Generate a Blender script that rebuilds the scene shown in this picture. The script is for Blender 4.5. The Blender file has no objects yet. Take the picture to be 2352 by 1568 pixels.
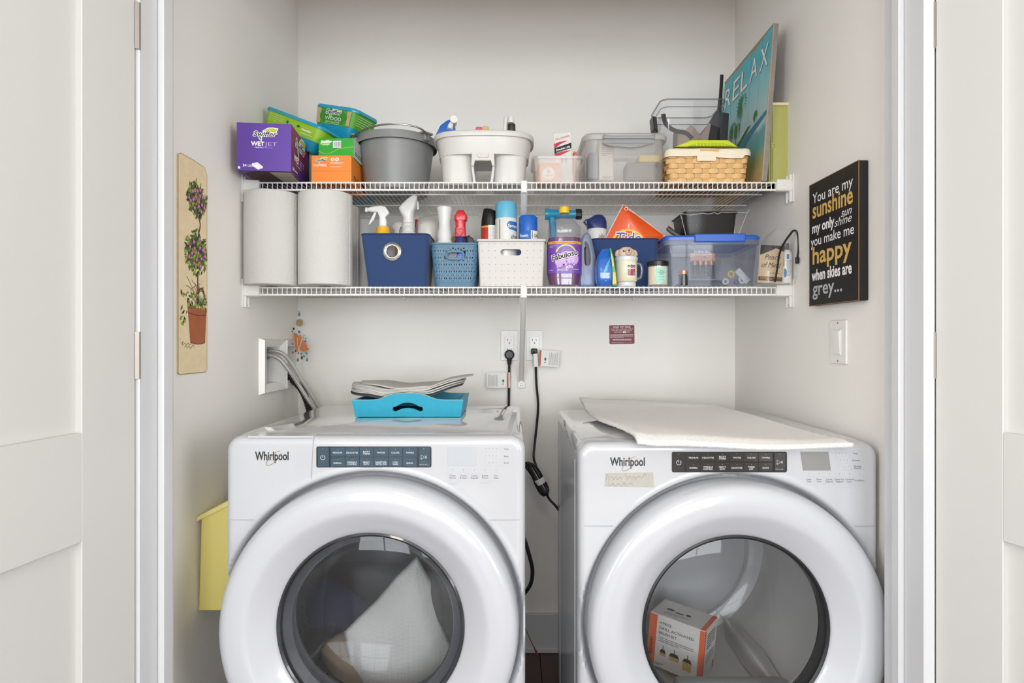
import bpy, bmesh, math, random
from mathutils import Vector, Matrix
random.seed(7)
SC = bpy.context.scene
COL = SC.collection
PI = math.pi
# ---------------------------------------------------------------- camera, world, lights, exposure
H = 1.177          # camera height
F = 1408.0         # focal length in pixels of the 2352 px wide frame
cam_d = bpy.data.cameras.new('camera'); cam = bpy.data.objects.new('camera', cam_d); COL.objects.link(cam)
cam.location = (0, 0, H); cam.rotation_euler = (PI/2, 0, 0)
cam_d.sensor_width = 36.0; cam_d.lens = F/2352*36.0; cam_d.clip_start = 0.02
SC.camera = cam
w = bpy.data.worlds.new('sky'); SC.world = w; w.use_nodes = True
w.node_tree.nodes['Background'].inputs[0].default_value = (0.80, 0.90, 1.0, 1)
w.node_tree.nodes['Background'].inputs[1].default_value = 1.2
def area(name, loc, rot, sx, sy, power, col):
    d = bpy.data.lights.new(name, 'AREA'); d.shape = 'RECTANGLE'; d.size = sx; d.size_y = sy
    d.energy = power; d.color = col
    o = bpy.data.objects.new(name, d); COL.objects.link(o); o.location = loc; o.rotation_euler = rot
    return o
area('window_or_fill_light', (-1.05, -4.02, 1.40), (PI/2, 0, 0), 1.7, 1.9, 62, (0.95, 0.98, 1.0))
area('window_or_fill_light', (1.05, -4.02, 1.40), (PI/2, 0, 0), 1.7, 1.9, 62, (0.95, 0.98, 1.0))
area('window_or_fill_light', (-2.43, -0.95, 1.45), (PI/2, 0, -PI/2), 1.5, 1.7, 34, (1.0, 0.99, 0.97))  # side fill added for more lateral light, no window known there
area('window_or_fill_light', (2.43, -0.95, 1.45), (PI/2, 0, PI/2), 1.5, 1.7, 34, (1.0, 0.99, 0.97))  # matching fill added on the other side, source likewise invented
area('ceiling_lamp_light', (0.0, -1.4, 2.60), (0, 0, 0), 0.5, 0.5, 10, (1.0, 0.90, 0.78))
SC.view_settings.view_transform = 'Standard'; SC.view_settings.look = 'None'
SC.view_settings.gamma = 1.0; SC.view_settings.use_curve_mapping = False
SC.view_settings.exposure = 0.75
SC.cycles.max_bounces = 10; SC.cycles.diffuse_bounces = 5; SC.cycles.transparent_max_bounces = 24
SC.cycles.sample_clamp_indirect = 6.0; SC.cycles.use_denoising = True
SC.cycles.caustics_reflective = False; SC.cycles.caustics_refractive = False

# ---------------------------------------------------------------- helpers
def X(px, Y): return (px-1176.0)/F*Y
def Z(py, Y): return H+(784.0-py)/F*Y
def lin(c):
    if isinstance(c, str):
        c = [int(c[i:i+2], 16)/255 for i in (1, 3, 5)]
    return tuple(((x/12.92) if x <= .04045 else ((x+.055)/1.055)**2.4) for x in c)+(1.0,)
MATS = {}
def mat(name, col, rough=.5, metal=0., coat=0., bump=0., bscale=200., sheen=0., var=0., vscale=8., wave=None, spec=.5, alpha_noise=None, trans=0.):
    if name in MATS: return MATS[name]
    m = bpy.data.materials.new(name); m.use_nodes = True; nt = m.node_tree; b = nt.nodes['Principled BSDF']
    c = lin(col); b.inputs['Base Color'].default_value = c
    b.inputs['Roughness'].default_value = rough; b.inputs['Metallic'].default_value = metal
    b.inputs['Coat Weight'].default_value = coat; b.inputs['Coat Roughness'].default_value = .05
    b.inputs['Specular IOR Level'].default_value = spec
    if sheen: b.inputs['Sheen Weight'].default_value = sheen
    tc = nt.nodes.new('ShaderNodeTexCoord')
    if var:
        n = nt.nodes.new('ShaderNodeTexNoise'); n.inputs['Scale'].default_value = vscale; n.inputs['Detail'].default_value = 5
        nt.links.new(tc.outputs['Object'], n.inputs['Vector'])
        mx = nt.nodes.new('ShaderNodeMix'); mx.data_type = 'RGBA'
        mx.inputs['A'].default_value = tuple(x*(1-var) for x in c[:3])+(1,); mx.inputs['B'].default_value = tuple(min(1, x*(1+var)) for x in c[:3])+(1,)
        nt.links.new(n.outputs['Fac'], mx.inputs['Factor']); nt.links.new(mx.outputs['Result'], b.inputs['Base Color'])
    if bump:
        if wave:
            n = nt.nodes.new('ShaderNodeTexWave'); n.wave_type = 'BANDS'; n.bands_direction = wave; n.inputs['Distortion'].default_value = .0
        else:
            n = nt.nodes.new('ShaderNodeTexNoise'); n.inputs['Detail'].default_value = 3
        n.inputs['Scale'].default_value = bscale
        nt.links.new(tc.outputs['Object'], n.inputs['Vector'])
        bp = nt.nodes.new('ShaderNodeBump'); bp.inputs['Strength'].default_value = bump; bp.inputs['Distance'].default_value = .002
        nt.links.new(n.outputs['Fac'], bp.inputs['Height']); nt.links.new(bp.outputs['Normal'], b.inputs['Normal'])
    MATS[name] = m; return m
def clear(name, tint='#ffffff', haze=.05, hazecol='#ffffff', rough=.03, gloss=.9, refl=1.):
    """see-through plastic or glass: transparent + fresnel gloss, with some milky diffuse"""
    if name in MATS: return MATS[name]
    m = bpy.data.materials.new(name); m.use_nodes = True; nt = m.node_tree
    for n in list(nt.nodes):
        if n.type != 'OUTPUT_MATERIAL': nt.nodes.remove(n)
    out = [n for n in nt.nodes if n.type == 'OUTPUT_MATERIAL'][0]
    tr = nt.nodes.new('ShaderNodeBsdfTransparent'); tr.inputs[0].default_value = lin(tint)
    gl = nt.nodes.new('ShaderNodeBsdfGlossy'); gl.inputs['Roughness'].default_value = rough; gl.inputs[0].default_value = (gloss, gloss, gloss, 1)
    di = nt.nodes.new('ShaderNodeBsdfDiffuse'); di.inputs[0].default_value = lin(hazecol)
    tl = nt.nodes.new('ShaderNodeBsdfTranslucent'); tl.inputs[0].default_value = lin(hazecol)
    m0 = nt.nodes.new('ShaderNodeMixShader'); m0.inputs[0].default_value = .4
    nt.links.new(di.outputs[0], m0.inputs[1]); nt.links.new(tl.outputs[0], m0.inputs[2])
    m1 = nt.nodes.new('ShaderNodeMixShader'); m1.inputs[0].default_value = haze
    nt.links.new(tr.outputs[0], m1.inputs[1]); nt.links.new(m0.outputs[0], m1.inputs[2])
    lw = nt.nodes.new('ShaderNodeLayerWeight'); lw.inputs[0].default_value = .5
    pw = nt.nodes.new('ShaderNodeMath'); pw.operation = 'POWER'; pw.inputs[1].default_value = 3.5; nt.links.new(lw.outputs['Facing'], pw.inputs[0])
    fr = nt.nodes.new('ShaderNodeMath'); fr.operation = 'MULTIPLY_ADD'; fr.inputs[1].default_value = .55*refl; fr.inputs[2].default_value = .035*refl; nt.links.new(pw.outputs[0], fr.inputs[0])
    m2 = nt.nodes.new('ShaderNodeMixShader'); nt.links.new(fr.outputs[0], m2.inputs[0])
    nt.links.new(m1.outputs[0], m2.inputs[1]); nt.links.new(gl.outputs[0], m2.inputs[2])
    nt.links.new(m2.outputs[0], out.inputs[0])
    MATS[name] = m; return m

def rrect(hx, hy, r, k=5, cx=0, cy=0):
    r = min(r, hx, hy); P = []
    for q, (sx, sy) in enumerate(((1, -1), (1, 1), (-1, 1), (-1, -1))):
        a0 = -PI/2+q*PI/2
        for i in range(k+1):
            a = a0+PI/2*i/k
            P.append((cx+sx*(hx-r)+r*math.cos(a), cy+sy*(hy-r)+r*math.sin(a)))
    return P
def smoothpts(pts, n=6):
    pts = [Vector(p) for p in pts]
    if len(pts) < 3: return pts
    out = []
    for i in range(len(pts)-1):
        p0 = pts[max(i-1, 0)]; p1 = pts[i]; p2 = pts[i+1]; p3 = pts[min(i+2, len(pts)-1)]
        for j in range(n):
            t = j/n
            out.append(.5*((2*p1)+(-p0+p2)*t+(2*p0-5*p1+4*p2-p3)*t*t+(-p0+3*p1-3*p2+p3)*t**3))
    out.append(pts[-1]); return out
class G:
    def __init__(s): s.v = []; s.f = []; s.M = None
    def add(s, vs, fs, M=None):
        o = len(s.v); M = M if M is not None else s.M
        for p in vs:
            p = Vector(p)
            s.v.append(tuple(M @ p) if M is not None else tuple(p))
        s.f += [tuple(i+o for i in f) for f in fs]; return s
    def box(s, x0, x1, y0, y1, z0, z1, bev=0., M=None, seg=0):
        if bev:
            seg = seg or (1 if bev < .004 else 3)
            bm = bmesh.new(); bmesh.ops.create_cube(bm, size=1)
            for v in bm.verts: v.co = ((x0+x1)/2+v.co.x*(x1-x0), (y0+y1)/2+v.co.y*(y1-y0), (z0+z1)/2+v.co.z*(z1-z0))
            bmesh.ops.bevel(bm, geom=bm.edges[:], offset=bev, segments=seg, affect='EDGES', profile=.5)
            bm.verts.index_update(); vs = [tuple(v.co) for v in bm.verts]; fs = [tuple(v.index for v in f.verts) for f in bm.faces]; bm.free()
            return s.add(vs, fs, M)
        vs = [(x, y, z) for z in (z0, z1) for y in (y0, y1) for x in (x0, x1)]
        return s.add(vs, [(0, 2, 3, 1), (4, 5, 7, 6), (0, 1, 5, 4), (2, 6, 7, 3), (0, 4, 6, 2), (1, 3, 7, 5)], M)
    def loft(s, secs, k=5, cap0=True, cap1=True, M=None):
        """secs: (z, hx, hy, r, cx, cy)"""
        vs = []; fs = []
        for q in secs:
            z, hx, hy, r = q[:4]; cx = q[4] if len(q) > 4 else 0; cy = q[5] if len(q) > 5 else 0
            vs += [(x, y, z) for x, y in rrect(hx, hy, r, k, cx, cy)]
        n = 4*(k+1)
        for i in range(len(secs)-1):
            for j in range(n):
                a = i*n+j; b = i*n+(j+1) % n
                fs.append((a, b, b+n, a+n))
        if cap0: fs.append(tuple(reversed(range(n))))
        if cap1: fs.append(tuple(range((len(secs)-1)*n, len(secs)*n)))
        return s.add(vs, fs, M)
    def lathe(s, prof, seg=40, M=None, cx=0, cy=0, sy=1.):
        """prof: (r, z) ; closed where r == 0"""
        vs = []; fs = []; idx = []
        for r, z in prof:
            if r < 1e-7: idx.append([len(vs)]*seg); vs.append((cx, cy, z))
            else:
                idx.append(list(range(len(vs), len(vs)+seg)))
                vs += [(cx+r*math.cos(2*PI*i/seg), cy+sy*r*math.sin(2*PI*i/seg), z) for i in range(seg)]
        for i in range(len(prof)-1):
            for j in range(seg):
                q = [idx[i][j], idx[i][(j+1) % seg], idx[i+1][(j+1) % seg], idx[i+1][j]]
                u = []
                for t in q:
                    if t not in u: u.append(t)
                if len(u) > 2: fs.append(tuple(u))
        return s.add(vs, fs, M)
    def tube(s, pts, r, seg=8, smooth=0, M=None, closed=False, flat=1.):
        if smooth: pts = smoothpts(pts, smooth)
        pts = [Vector(p) for p in pts]; n = len(pts); vs = []; fs = []
        rr = r if isinstance(r, (list, tuple)) else None
        up = None
        for i, p in enumerate(pts):
            if closed: t = pts[(i+1) % n]-pts[i-1]
            else: t = pts[min(i+1, n-1)]-pts[max(i-1, 0)]
            if t.length < 1e-9: t = Vector((0, 0, 1))
            t.normalize()
            if up is None:
                up = Vector((0, 0, 1)) if abs(t.z) < .9 else Vector((0, 1, 0))
            a = t.cross(up); 
            if a.length < 1e-6: a = t.orthogonal()
            a.normalize(); b = a.cross(t); b.normalize(); up = b
            ri = rr[int(i*(len(rr)-1)/(n-1)+.5)] if rr else r
            for j in range(seg):
                q = 2*PI*j/seg
                vs.append(p+a*math.cos(q)*ri+b*math.sin(q)*ri*flat)
        m = n if closed else n-1
        for i in range(m):
            for j in range(seg):
                A = i*seg; B = ((i+1) % n)*seg; j2 = (j+1) % seg
                fs.append((A+j, A+j2, B+j2, B+j))
        if not closed:
            fs.append(tuple(range(seg))[::-1]); fs.append(tuple(range((n-1)*seg, n*seg)))
        return s.add(vs, fs, M)
    def poly(s, pts, M=None): return s.add(pts, [tuple(range(len(pts)))], M)
    def prism(s, pts, y0, y1, bev=0., M=None):
        """outline in (x, z), extruded along y"""
        bm = bmesh.new(); vs = [bm.verts.new((x, y0, z)) for x, z in pts]; f = bm.faces.new(vs)
        r = bmesh.ops.extrude_face_region(bm, geom=[f]); 
        for e in r['geom']:
            if isinstance(e, bmesh.types.BMVert): e.co.y = y1
        bmesh.ops.recalc_face_normals(bm, faces=bm.faces[:])
        if bev:
            es = [e for e in bm.edges if abs(e.verts[0].co.y-e.verts[1].co.y) < 1e-9]
            bmesh.ops.bevel(bm, geom=es, offset=bev, segments=(3 if bev > .0025 else 1), affect='EDGES', profile=.5)
        bm.verts.index_update(); V = [tuple(v.co) for v in bm.verts]; Fs = [tuple(v.index for v in q.verts) for q in bm.faces]; bm.free()
        return s.add(V, Fs, M)
    def build(s, name, material, parent=None, angle=28, loc=None, rot=None, flat=False):
        me = bpy.data.meshes.new(name); bm = bmesh.new()
        V = [bm.verts.new(p) for p in s.v]
        for f in s.f:
            try: bm.faces.new([V[i] for i in f])
            except ValueError: pass
        if not flat:
            bmesh.ops.remove_doubles(bm, verts=bm.verts[:], dist=1e-6)
            bmesh.ops.recalc_face_normals(bm, faces=bm.faces[:])
        bm.to_mesh(me); bm.free()
        for p in me.polygons: p.use_smooth = True
        me.set_sharp_from_angle(angle=math.radians(angle))
        if material: me.materials.append(material)
        return link(name, me, parent, loc, rot)
def link(name, me, parent=None, loc=None, rot=None):
    o = bpy.data.objects.new(name, me); COL.objects.link(o)
    if parent: o.parent = parent
    if loc: o.location = loc
    if rot: o.rotation_euler = rot
    return o
def cut(o, g, local=True):
    """boolean difference of mesh object o by the solid g (same local space), applied"""
    c = g.build('cutter', None); m = o.modifiers.new('b', 'BOOLEAN'); m.operation = 'DIFFERENCE'; m.object = c; m.solver = 'EXACT'
    c.parent = o.parent
    dg = bpy.context.evaluated_depsgraph_get(); dg.update()
    me = bpy.data.meshes.new_from_object(o.evaluated_get(dg), depsgraph=dg)
    old = o.data; o.modifiers.clear(); o.data = me
    bpy.data.objects.remove(c)
    for p in me.polygons: p.use_smooth = True
    me.set_sharp_from_angle(angle=math.radians(30))
    return o
def tag(o, label, cat, group=None, kind=None):
    if label: o['label'] = label
    if cat: o['category'] = cat
    if group: o['group'] = group
    if kind: o['kind'] = kind
    return o
def thing(name, label, cat, loc=(0, 0, 0), rot=(0, 0, 0), group=None):
    o = bpy.data.objects.new(name, None); COL.objects.link(o); o.location = loc; o.rotation_euler = rot; o.empty_display_size = .05
    return tag(o, label, cat, group)
def struct(name, g, m, parent=None):
    o = g.build(name, m, parent)
    if not parent: o['kind'] = 'structure'
    return o
# text and flat print ------------------------------------------------
_TC = {}
def text2d(s, bold=0., shear=0., space=1.):
    key = (s, bold, shear, space)
    if key in _TC: return _TC[key]
    c = bpy.data.curves.new('t', 'FONT'); c.body = s; c.size = 1; c.offset = bold; c.shear = shear; c.space_character = space; c.resolution_u = 3
    c.align_x = 'LEFT'; c.fill_mode = 'FRONT'
    o = bpy.data.objects.new('t', c)
    me = o.to_mesh(); vs = [(v.co.x, v.co.y) for v in me.vertices]; fs = [tuple(p.vertices) for p in me.polygons]
    o.to_mesh_clear(); bpy.data.objects.remove(o)
    if not vs: vs = [(0, 0)]
    _TC[key] = (vs, fs); return _TC[key]
def plane(o, U=(1, 0, 0), V=(0, 0, 1)):
    o = Vector(o); U = Vector(U).normalized(); V = Vector(V).normalized(); N = U.cross(V)
    return lambda u, v, e=0: o+U*u+V*v+N*e
def cyl(cx, cy, r, z0=0, a0=0., r2=None, h=1.):
    def f(u, v, e=0):
        R = r+((r2-r)*v/h if r2 is not None else 0); a = u/r+a0
        return Vector((cx+(R+e)*math.sin(a), cy-(R+e)*math.cos(a), z0+v))
    f.curved = True
    return f
def decal(parent, name, m, mp, items, e=.0006):
    """flat print: t text, p polygon, r rectangle, l line, e ellipse"""
    g = G(); e_0 = e; cnt = 0
    def fan(pts):
        if not getattr(mp, 'curved', False): g.poly([mp(a, b, e) for a, b in pts]); return
        bm = bmesh.new(); bm.faces.new([bm.verts.new((a, b, 0)) for a, b in pts]); bmesh.ops.triangulate(bm, faces=bm.faces[:])
        for _ in range(5):
            L = [q for q in bm.edges if q.calc_length() > .006]
            if not L: break
            bmesh.ops.subdivide_edges(bm, edges=L, cuts=1); bmesh.ops.triangulate(bm, faces=bm.faces[:])
        bm.verts.index_update(); g.add([mp(v.co.x, v.co.y, e) for v in bm.verts], [tuple(v.index for v in f.verts) for f in bm.faces]); bm.free()
    for it in items:
        k = it[0]; e = e_0+(cnt % 14)*1.6e-5; cnt += 1
        if k == 't':
            _, s, u, v, size = it[:5]; o = it[5] if len(it) > 5 else {}
            vs, fs = text2d(s, o.get('bold', 0), o.get('shear', 0), o.get('space', 1))
            x0 = min(p[0] for p in vs); x1 = max(p[0] for p in vs); W = (x1-x0) or 1
            sx = o['w']/W if 'w' in o else size
            al = o.get('al', 'c'); du = {'l': 0, 'c': -W*sx/2, 'r': -W*sx}[al]
            ca, sa = math.cos(o.get('rot', 0)), math.sin(o.get('rot', 0))
            P = []
            for x, y in vs:
                a = (x-x0)*sx+du; b = y*size
                if 'arc' in o: b += o['arc']*(1-((a/(W*sx/2))**2))
                P.append(mp(u+a*ca-b*sa, v+a*sa+b*ca, e))
            g.add(P, fs)
        elif k == 'p': fan(it[1])
        elif k == 'r':
            u0, v0, u1, v1 = it[1:5]; n = it[5] if len(it) > 5 else 1
            P = [mp(u0+(u1-u0)*i/n, v, e) for v in (v0, v1) for i in range(n+1)]
            g.add(P, [(i, i+1, n+2+i, n+1+i) for i in range(n)])
        elif k == 'l':
            pts = it[1]; wd = it[2]/2
            if len(it) > 3 and it[3]:
                pts = [(p.x, p.y) for p in smoothpts([(a, b, 0) for a, b in pts], it[3])]
            P = []
            for i, (a, b) in enumerate(pts):
                c = pts[min(i+1, len(pts)-1)]; d = pts[max(i-1, 0)]; tx, ty = c[0]-d[0], c[1]-d[1]; L = math.hypot(tx, ty) or 1
                nx, ny = -ty/L*wd, tx/L*wd
                P += [mp(a+nx, b+ny, e), mp(a-nx, b-ny, e)]
            g.add(P, [(2*i+1, 2*i+3, 2*i+2, 2*i) for i in range(len(pts)-1)])
        elif k == 'e':
            _, u, v, ru, rv = it[:5]; rot = it[5] if len(it) > 5 else 0; n = 20 if max(ru, rv) > .004 else 8
            fan([(u+ru*math.cos(a)*math.cos(rot)-rv*math.sin(a)*math.sin(rot), v+ru*math.cos(a)*math.sin(rot)+rv*math.sin(a)*math.cos(rot)) for a in [2*PI*i/n for i in range(n)]])
    o = g.build(name, m, parent, flat=True)
    if name in ('painted_twigs', 'painted_leaves', 'painted_roses', 'painted_palms', 'painted_trunks', 'lavender_picture', 'plank_cracks'): o['kind'] = 'stuff'
    return o
def scribble(u0, u1, v, h, n=14, wd=.0006, seed=1):
    """unreadable small print, as a broken thin line"""
    R = random.Random(seed); out = []; u = u0
    while u < u1-h*.3:
        L = h*R.uniform(.5, 3.2); e = min(u+L, u1); out.append(('r', u, v, e, v+h)); u = e+h*.6
    return out
def para(u0, u1, v1, lh, n, h=None, seed=1, last=.6):
    out = []
    for i in range(n): out += scribble(u0, u1 if i < n-1 else u0+(u1-u0)*last, v1-i*lh, h or lh*.5, seed=seed+i)
    return out
# common materials
WHITE = mat('white_plastic', '#e9e8e4', .32, coat=.2)
WIRE = mat('white_vinyl_coated_wire', '#f1f0ee', .3, coat=.3)
BLACK = mat('black_plastic', '#141416', .35)
INK = mat('black_ink', '#16171c', .6); WINK = mat('white_ink', '#f4f2f0', .5)
GINK = mat('grey_ink', '#8a8d92', .6); STEEL = mat('brushed_steel', '#a7a8aa', .28, metal=1.)
CLEAR = clear('clear_plastic', haze=.05); MILKY = clear('milky_plastic', haze=.32, hazecol='#e6e0da', rough=.25)
FILM = clear('plastic_film', haze=.03, rough=.08)
D1 = H+.486; D2 = H+.168     # shelf decks
# ================================================================ room and closet shell
PAINT = mat('greige_wall_paint', '#f0ede8', .75, bump=.12, bscale=350, spec=.3)
TRIM = mat('white_trim_paint', '#cfd0d2', .38, bump=.03, bscale=60)
DOORP = mat('white_door_paint', '#cac9c6', .42, bump=.04, bscale=60)
XL, XR, YB, YF = -.813, .848, 2.331, 1.325
g = G(); g.box(XL-.12, XR+.12, YB, YB+.1, 0, 2.5); struct('wall_back', g, PAINT)
g = G()
for q in ((YF, 2.0, 0, 2.5), (2.31, YB, 0, 2.5), (2.0, 2.31, 0, H-.15), (2.0, 2.31, H-.002, 2.5)): g.box(XL-.12, XL, *q)
struct('wall_left', g, PAINT)
g = G(); g.box(XR, XR+.12, YF, YB, 0, 2.5); struct('wall_right', g, PAINT)
g = G(); g.box(XL-.12, XR+.12, YF, YB, 2.5, 2.6); struct('ceiling', g, mat('ceiling_paint', '#e6e3dd', .8))
g = G(); g.box(-2.4, -.755, 1.21, YF, 0, 2.65); g.box(.829, 2.4, 1.21, YF, 0, 2.65); g.box(-.755, .829, 1.21, YF, 2.225, 2.65); struct('wall_front', g, PAINT)
# floor: dark brown boards
PL = mat('dark_brown_wood', '#4a2a22', .35, var=.25, vscale=14, coat=.2)
fl = G(); fl.box(-2.5, 2.5, -4.1, YB+.05, -.05, -.008); flo = struct('floor', fl, mat('floor_gap', '#140d0a', .8))
gp = G(); gp.box(0, .1235, 0, 1.18, -.008, 0, .0015); pm = gp.build('plank', PL, flo)
pm.location = (-.1, 1.3, 0); k = 0
bpy.data.objects.remove(pm); me_ = gp.build('plank', PL, flo); first = True
for i in range(-19, 19):
    x = i*.125-.02; y = YB; Ln = 1.18*(.4, .75, 1.)[i % 3]
    while y > -4.0:
        o = me_ if first else me_.copy(); 
        if not first: COL.objects.link(o)
        o.parent = flo; first = False; o.location = (x, y-Ln, 0); o.scale = (1, Ln/1.18, 1); y -= Ln+.002; Ln = 1.18
g = G(); g.box(-.62, .66, YB-.014, YB, 0, .147, .003); g.box(-.62, .66, YB-.018, YB, 0, .02, .003); struct('baseboard_back', g, TRIM)
g = G(); g.box(XR-.014, XR, YF, YB-.014, 0, .147, .003); struct('baseboard_right', g, TRIM)
g = G(); g.box(XL, XL+.014, YF, YB-.014, 0, .147, .003); struct('baseboard_left', g, TRIM)
# the room behind the camera
RP = mat('room_paint', '#dcd8d2', .8)
for s_, nm_ in ((-1, 'left'), (1, 'right')):
    g = G(); xa_, xb_ = sorted((s_*2.4, s_*2.5))
    for q in ((-4.1, -1.7, 0, 2.65), (-.2, 1.325, 0, 2.65), (-1.7, -.2, 0, .6), (-1.7, -.2, 2.3, 2.65)): g.box(xa_, xb_, *q)
    struct('wall_room_'+nm_, g, RP); g = G(); xa_, xb_ = sorted((s_*2.37, s_*2.4))
    for q in ((-1.75, -1.68, .57, 2.33), (-.22, -.15, .57, 2.33), (-1.68, -.22, .55, .62), (-1.68, -.22, 2.28, 2.35)): g.box(xa_, xb_, *q, .003)
    struct('window_or_fill_frame_%d' % (3 if s_ < 0 else 4), g, TRIM)  # unseen side windows, added only to carry the lateral fill lights
g = G(); g.box(-2.5, 2.5, -4.1, 1.21, 2.65, 2.75); struct('ceiling_room', g, mat('ceiling_paint', '#e6e3dd', .8))
g = G()
for q in ((-2.5, -1.9, 0, 2.65), (-.2, .2, 0, 2.65), (1.9, 2.5, 0, 2.65), (-1.9, -.2, 0, .45), (.2, 1.9, 0, .45), (-1.9, -.2, 2.35, 2.65), (.2, 1.9, 2.35, 2.65)): g.box(q[0], q[1], -4.1, -4.0, q[2], q[3])
struct('wall_rear', g, RP)
for n, cx in ((1, -1.05), (2, 1.05)):
    g = G()
    for q in ((-.9, -.82, .42, 2.38), (.82, .9, .42, 2.38), (-.82, .82, .40, .48), (-.82, .82, 2.32, 2.4), (-.82, .82, 1.36, 1.44), (-.02, .02, .48, 2.32)): g.box(cx+q[0], cx+q[1], -4.0, -3.965, q[2], q[3], .003)
    struct('window_or_fill_frame_%d' % n, g, TRIM)
t = thing('ceiling_lamp', 'square flush ceiling lamp out in the room', 'lamp', (0, -1.4, 2.61))
g = G(); g.box(-.29, .29, -.29, .29, .0, .04, .01); g.build('housing', WHITE, t)
# jambs with stops
g = G(); g.box(-.755, -.733, 1.205, 1.33, 0, 2.2, .002); g.box(-.733, -.7196, 1.265, 1.302, 0, 2.2, .003); struct('trim_1', g, TRIM)
g = G(); g.box(.807, .829, 1.2, 1.33, 0, 2.2, .002); g.box(.795, .807, 1.26, 1.285, 0, 2.2, .002); struct('trim_2', g, TRIM)
g = G(); g.box(-.755, .829, 1.205, 1.33, 2.2, 2.225, .002); struct('trim_3', g, TRIM)
def door(n, hx, a, side):
    """hinged at (hx, 1.2); local +x runs from hinge to the room, visible face is local y = 0"""
    t = bpy.data.objects.new('door_%d' % n, None); COL.objects.link(t); t['kind'] = 'structure'
    ang = math.atan2(-1, a)     # direction (a, -1)
    t.location = (hx, 1.2, 0); t.rotation_euler = (0, 0, ang)
    y0, y1 = (0, -.035) if side < 0 else (0, .035)
    # left door: interior side is to the right; local +y of rotation (-90 deg) is world +x
    ya, yb = (-.035, 0) if side < 0 else (0, .035)
    W = .77; m = DOORP
    for x0, x1 in ((0, .127), (W-.127, W)):
        g = G(); g.box(x0, x1, ya, yb, .01, 2.18, .0012); g.build('stile', m, t)
    for z0, z1 in ((.01, .24), (H-.351, H-.16), (2.05, 2.18)):
        g = G(); g.box(.127, W-.127, ya, yb, z0, z1, .0008); g.build('rail', m, t)
    for z0, z1 in ((.24, H-.351), (H-.16, 2.05)):
        g = G(); g.box(.122, W-.122, ya+.012, yb-.012, z0-.005, z1+.005); g.build('panel', m, t)
    for z in (.25, H-.027, H+.62):
        g = G(); yy = yb+.0 if side < 0 else ya
        g.tube([(-.006, yy, z-.046), (-.006, yy, z+.046)], .0062, 10)
        g.box(-.002, .003, min(yy, yy-.03*(-side) if side < 0 else yy), max(yy, yy+.03), z-.044, z+.044) if side > 0 else g.box(-.002, .003, yy-.03, yy, z-.044, z+.044)
        g.build('hinge', mat('satin_nickel', '#a39c94', .45, metal=.8), t)
    return t
door(1, -.738, -.125, -1)
door(2, .829, .28, 1)

# ================================================================ wire shelves
def shelf(D, label):
    t = thing('wire_shelf', label, 'shelf', (0, 0, D), group=None)
    x0, x1 = -.77, .80
    yf = 1.86; n = int((x1-x0)/.0147)
    g = G(); g.tube([(0, 2.322, -.0015), (0, 1.864, -.0015), (0, yf-.0025, -.004), (0, yf-.004, -.026)], .0014, 5)
    w0 = g.build('cross_wire', WIRE, t, loc=(x0, 0, 0))
    for i in range(1, n+1):
        o = w0.copy(); COL.objects.link(o); o.parent = t; o.location = (x0+(x1-x0)*i/n, 0, 0)
    for (y, z, r, e) in ((yf, -.0045, .0026, 0), (yf-.001, -.0265, .0033, 0), (2.01, -.0046, .0024, .02), (2.17, -.0046, .0024, .03), (2.318, -.0046, .0024, .02)):
        g = G(); g.tube([(x0-e, y, z), (x1+e, y, z)], r, 8); g.build('long_rod', WIRE, t)
    for s, xw in ((1, XL), (-1, XR)):
        b = G(); b.box(min(xw, xw+s*.048), max(xw, xw+s*.048), 1.848, 1.872, -.031, .004, .003)
        b.box(min(xw, xw+s*.0035), max(xw, xw+s*.0035), 1.842, 1.893, -.066, .02, .0012)
        b.box(min(xw, xw+s*.009), max(xw, xw+s*.009), 1.852, 1.86, -.064, .019, .001); b.box(min(xw, xw+s*.009), max(xw, xw+s*.009), 1.874, 1.882, -.064, .019, .001)
        bo = b.build('end_bracket', WHITE, t)
        g = G(); g.lathe([(.0, .001), (.004, 0), (.004, -.003)], 10, Matrix.Translation((xw+s*.005, 1.868, -.058)) @ Matrix.Rotation(s*PI/2, 4, 'Y')); g.build('screw', STEEL, bo)
    g = G(); g.box(-.0, .0, 0, 0, 0, 0)
    # diagonal brace down to the wall
    xb = X(1206, 1.9) if D > H+.3 else X(1205, 1.9)
    g = G(); ang = [(xb-.004, 1.857, -.03), (xb-.004, 2.318, -.315)]
    p0, p1 = Vector(ang[0]), Vector(ang[1]); d = (p1-p0).normalized()
    Mx = Matrix.Translation(p0) @ d.to_track_quat('Y', 'Z').to_matrix().to_4x4()
    L = (p1-p0).length
    g.box(-.0095, .0095, 0, L, -.002, .002, .0008, Mx); g.box(-.0095, -.0075, 0, L, -.008, .002, .0006, Mx); g.box(.0075, .0095, 0, L, -.008, .002, .0006, Mx)
    g.box(xb-.0135, xb+.0055, 1.85, 1.872, -.036, .0, .002)
    g.box(xb-.018, xb+.011, 2.324, 2.330, -.345, -.305, .002)
    bo = g.build('brace', WHITE, t)
    g = G(); g.lathe([(0, .0035), (.003, .003), (.005, 0)], 12, Matrix.Translation((xb-.003, 2.324, -.332)) @ Matrix.Rotation(PI/2, 4, 'X')); g.build('screw', STEEL, bo)
    for i in range(6):
        x = -.7+i*.29
        g = G(); g.box(x-.004, x+.004, 2.314, 2.331, -.012, .002, .0015); g.build('wall_clip', WHITE, t)
    return t
shelf(D1, 'upper white wire shelf holding the boxes, bucket and RELAX board')
shelf(D2, 'lower white wire shelf holding the paper towels, baskets and bottles')
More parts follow.
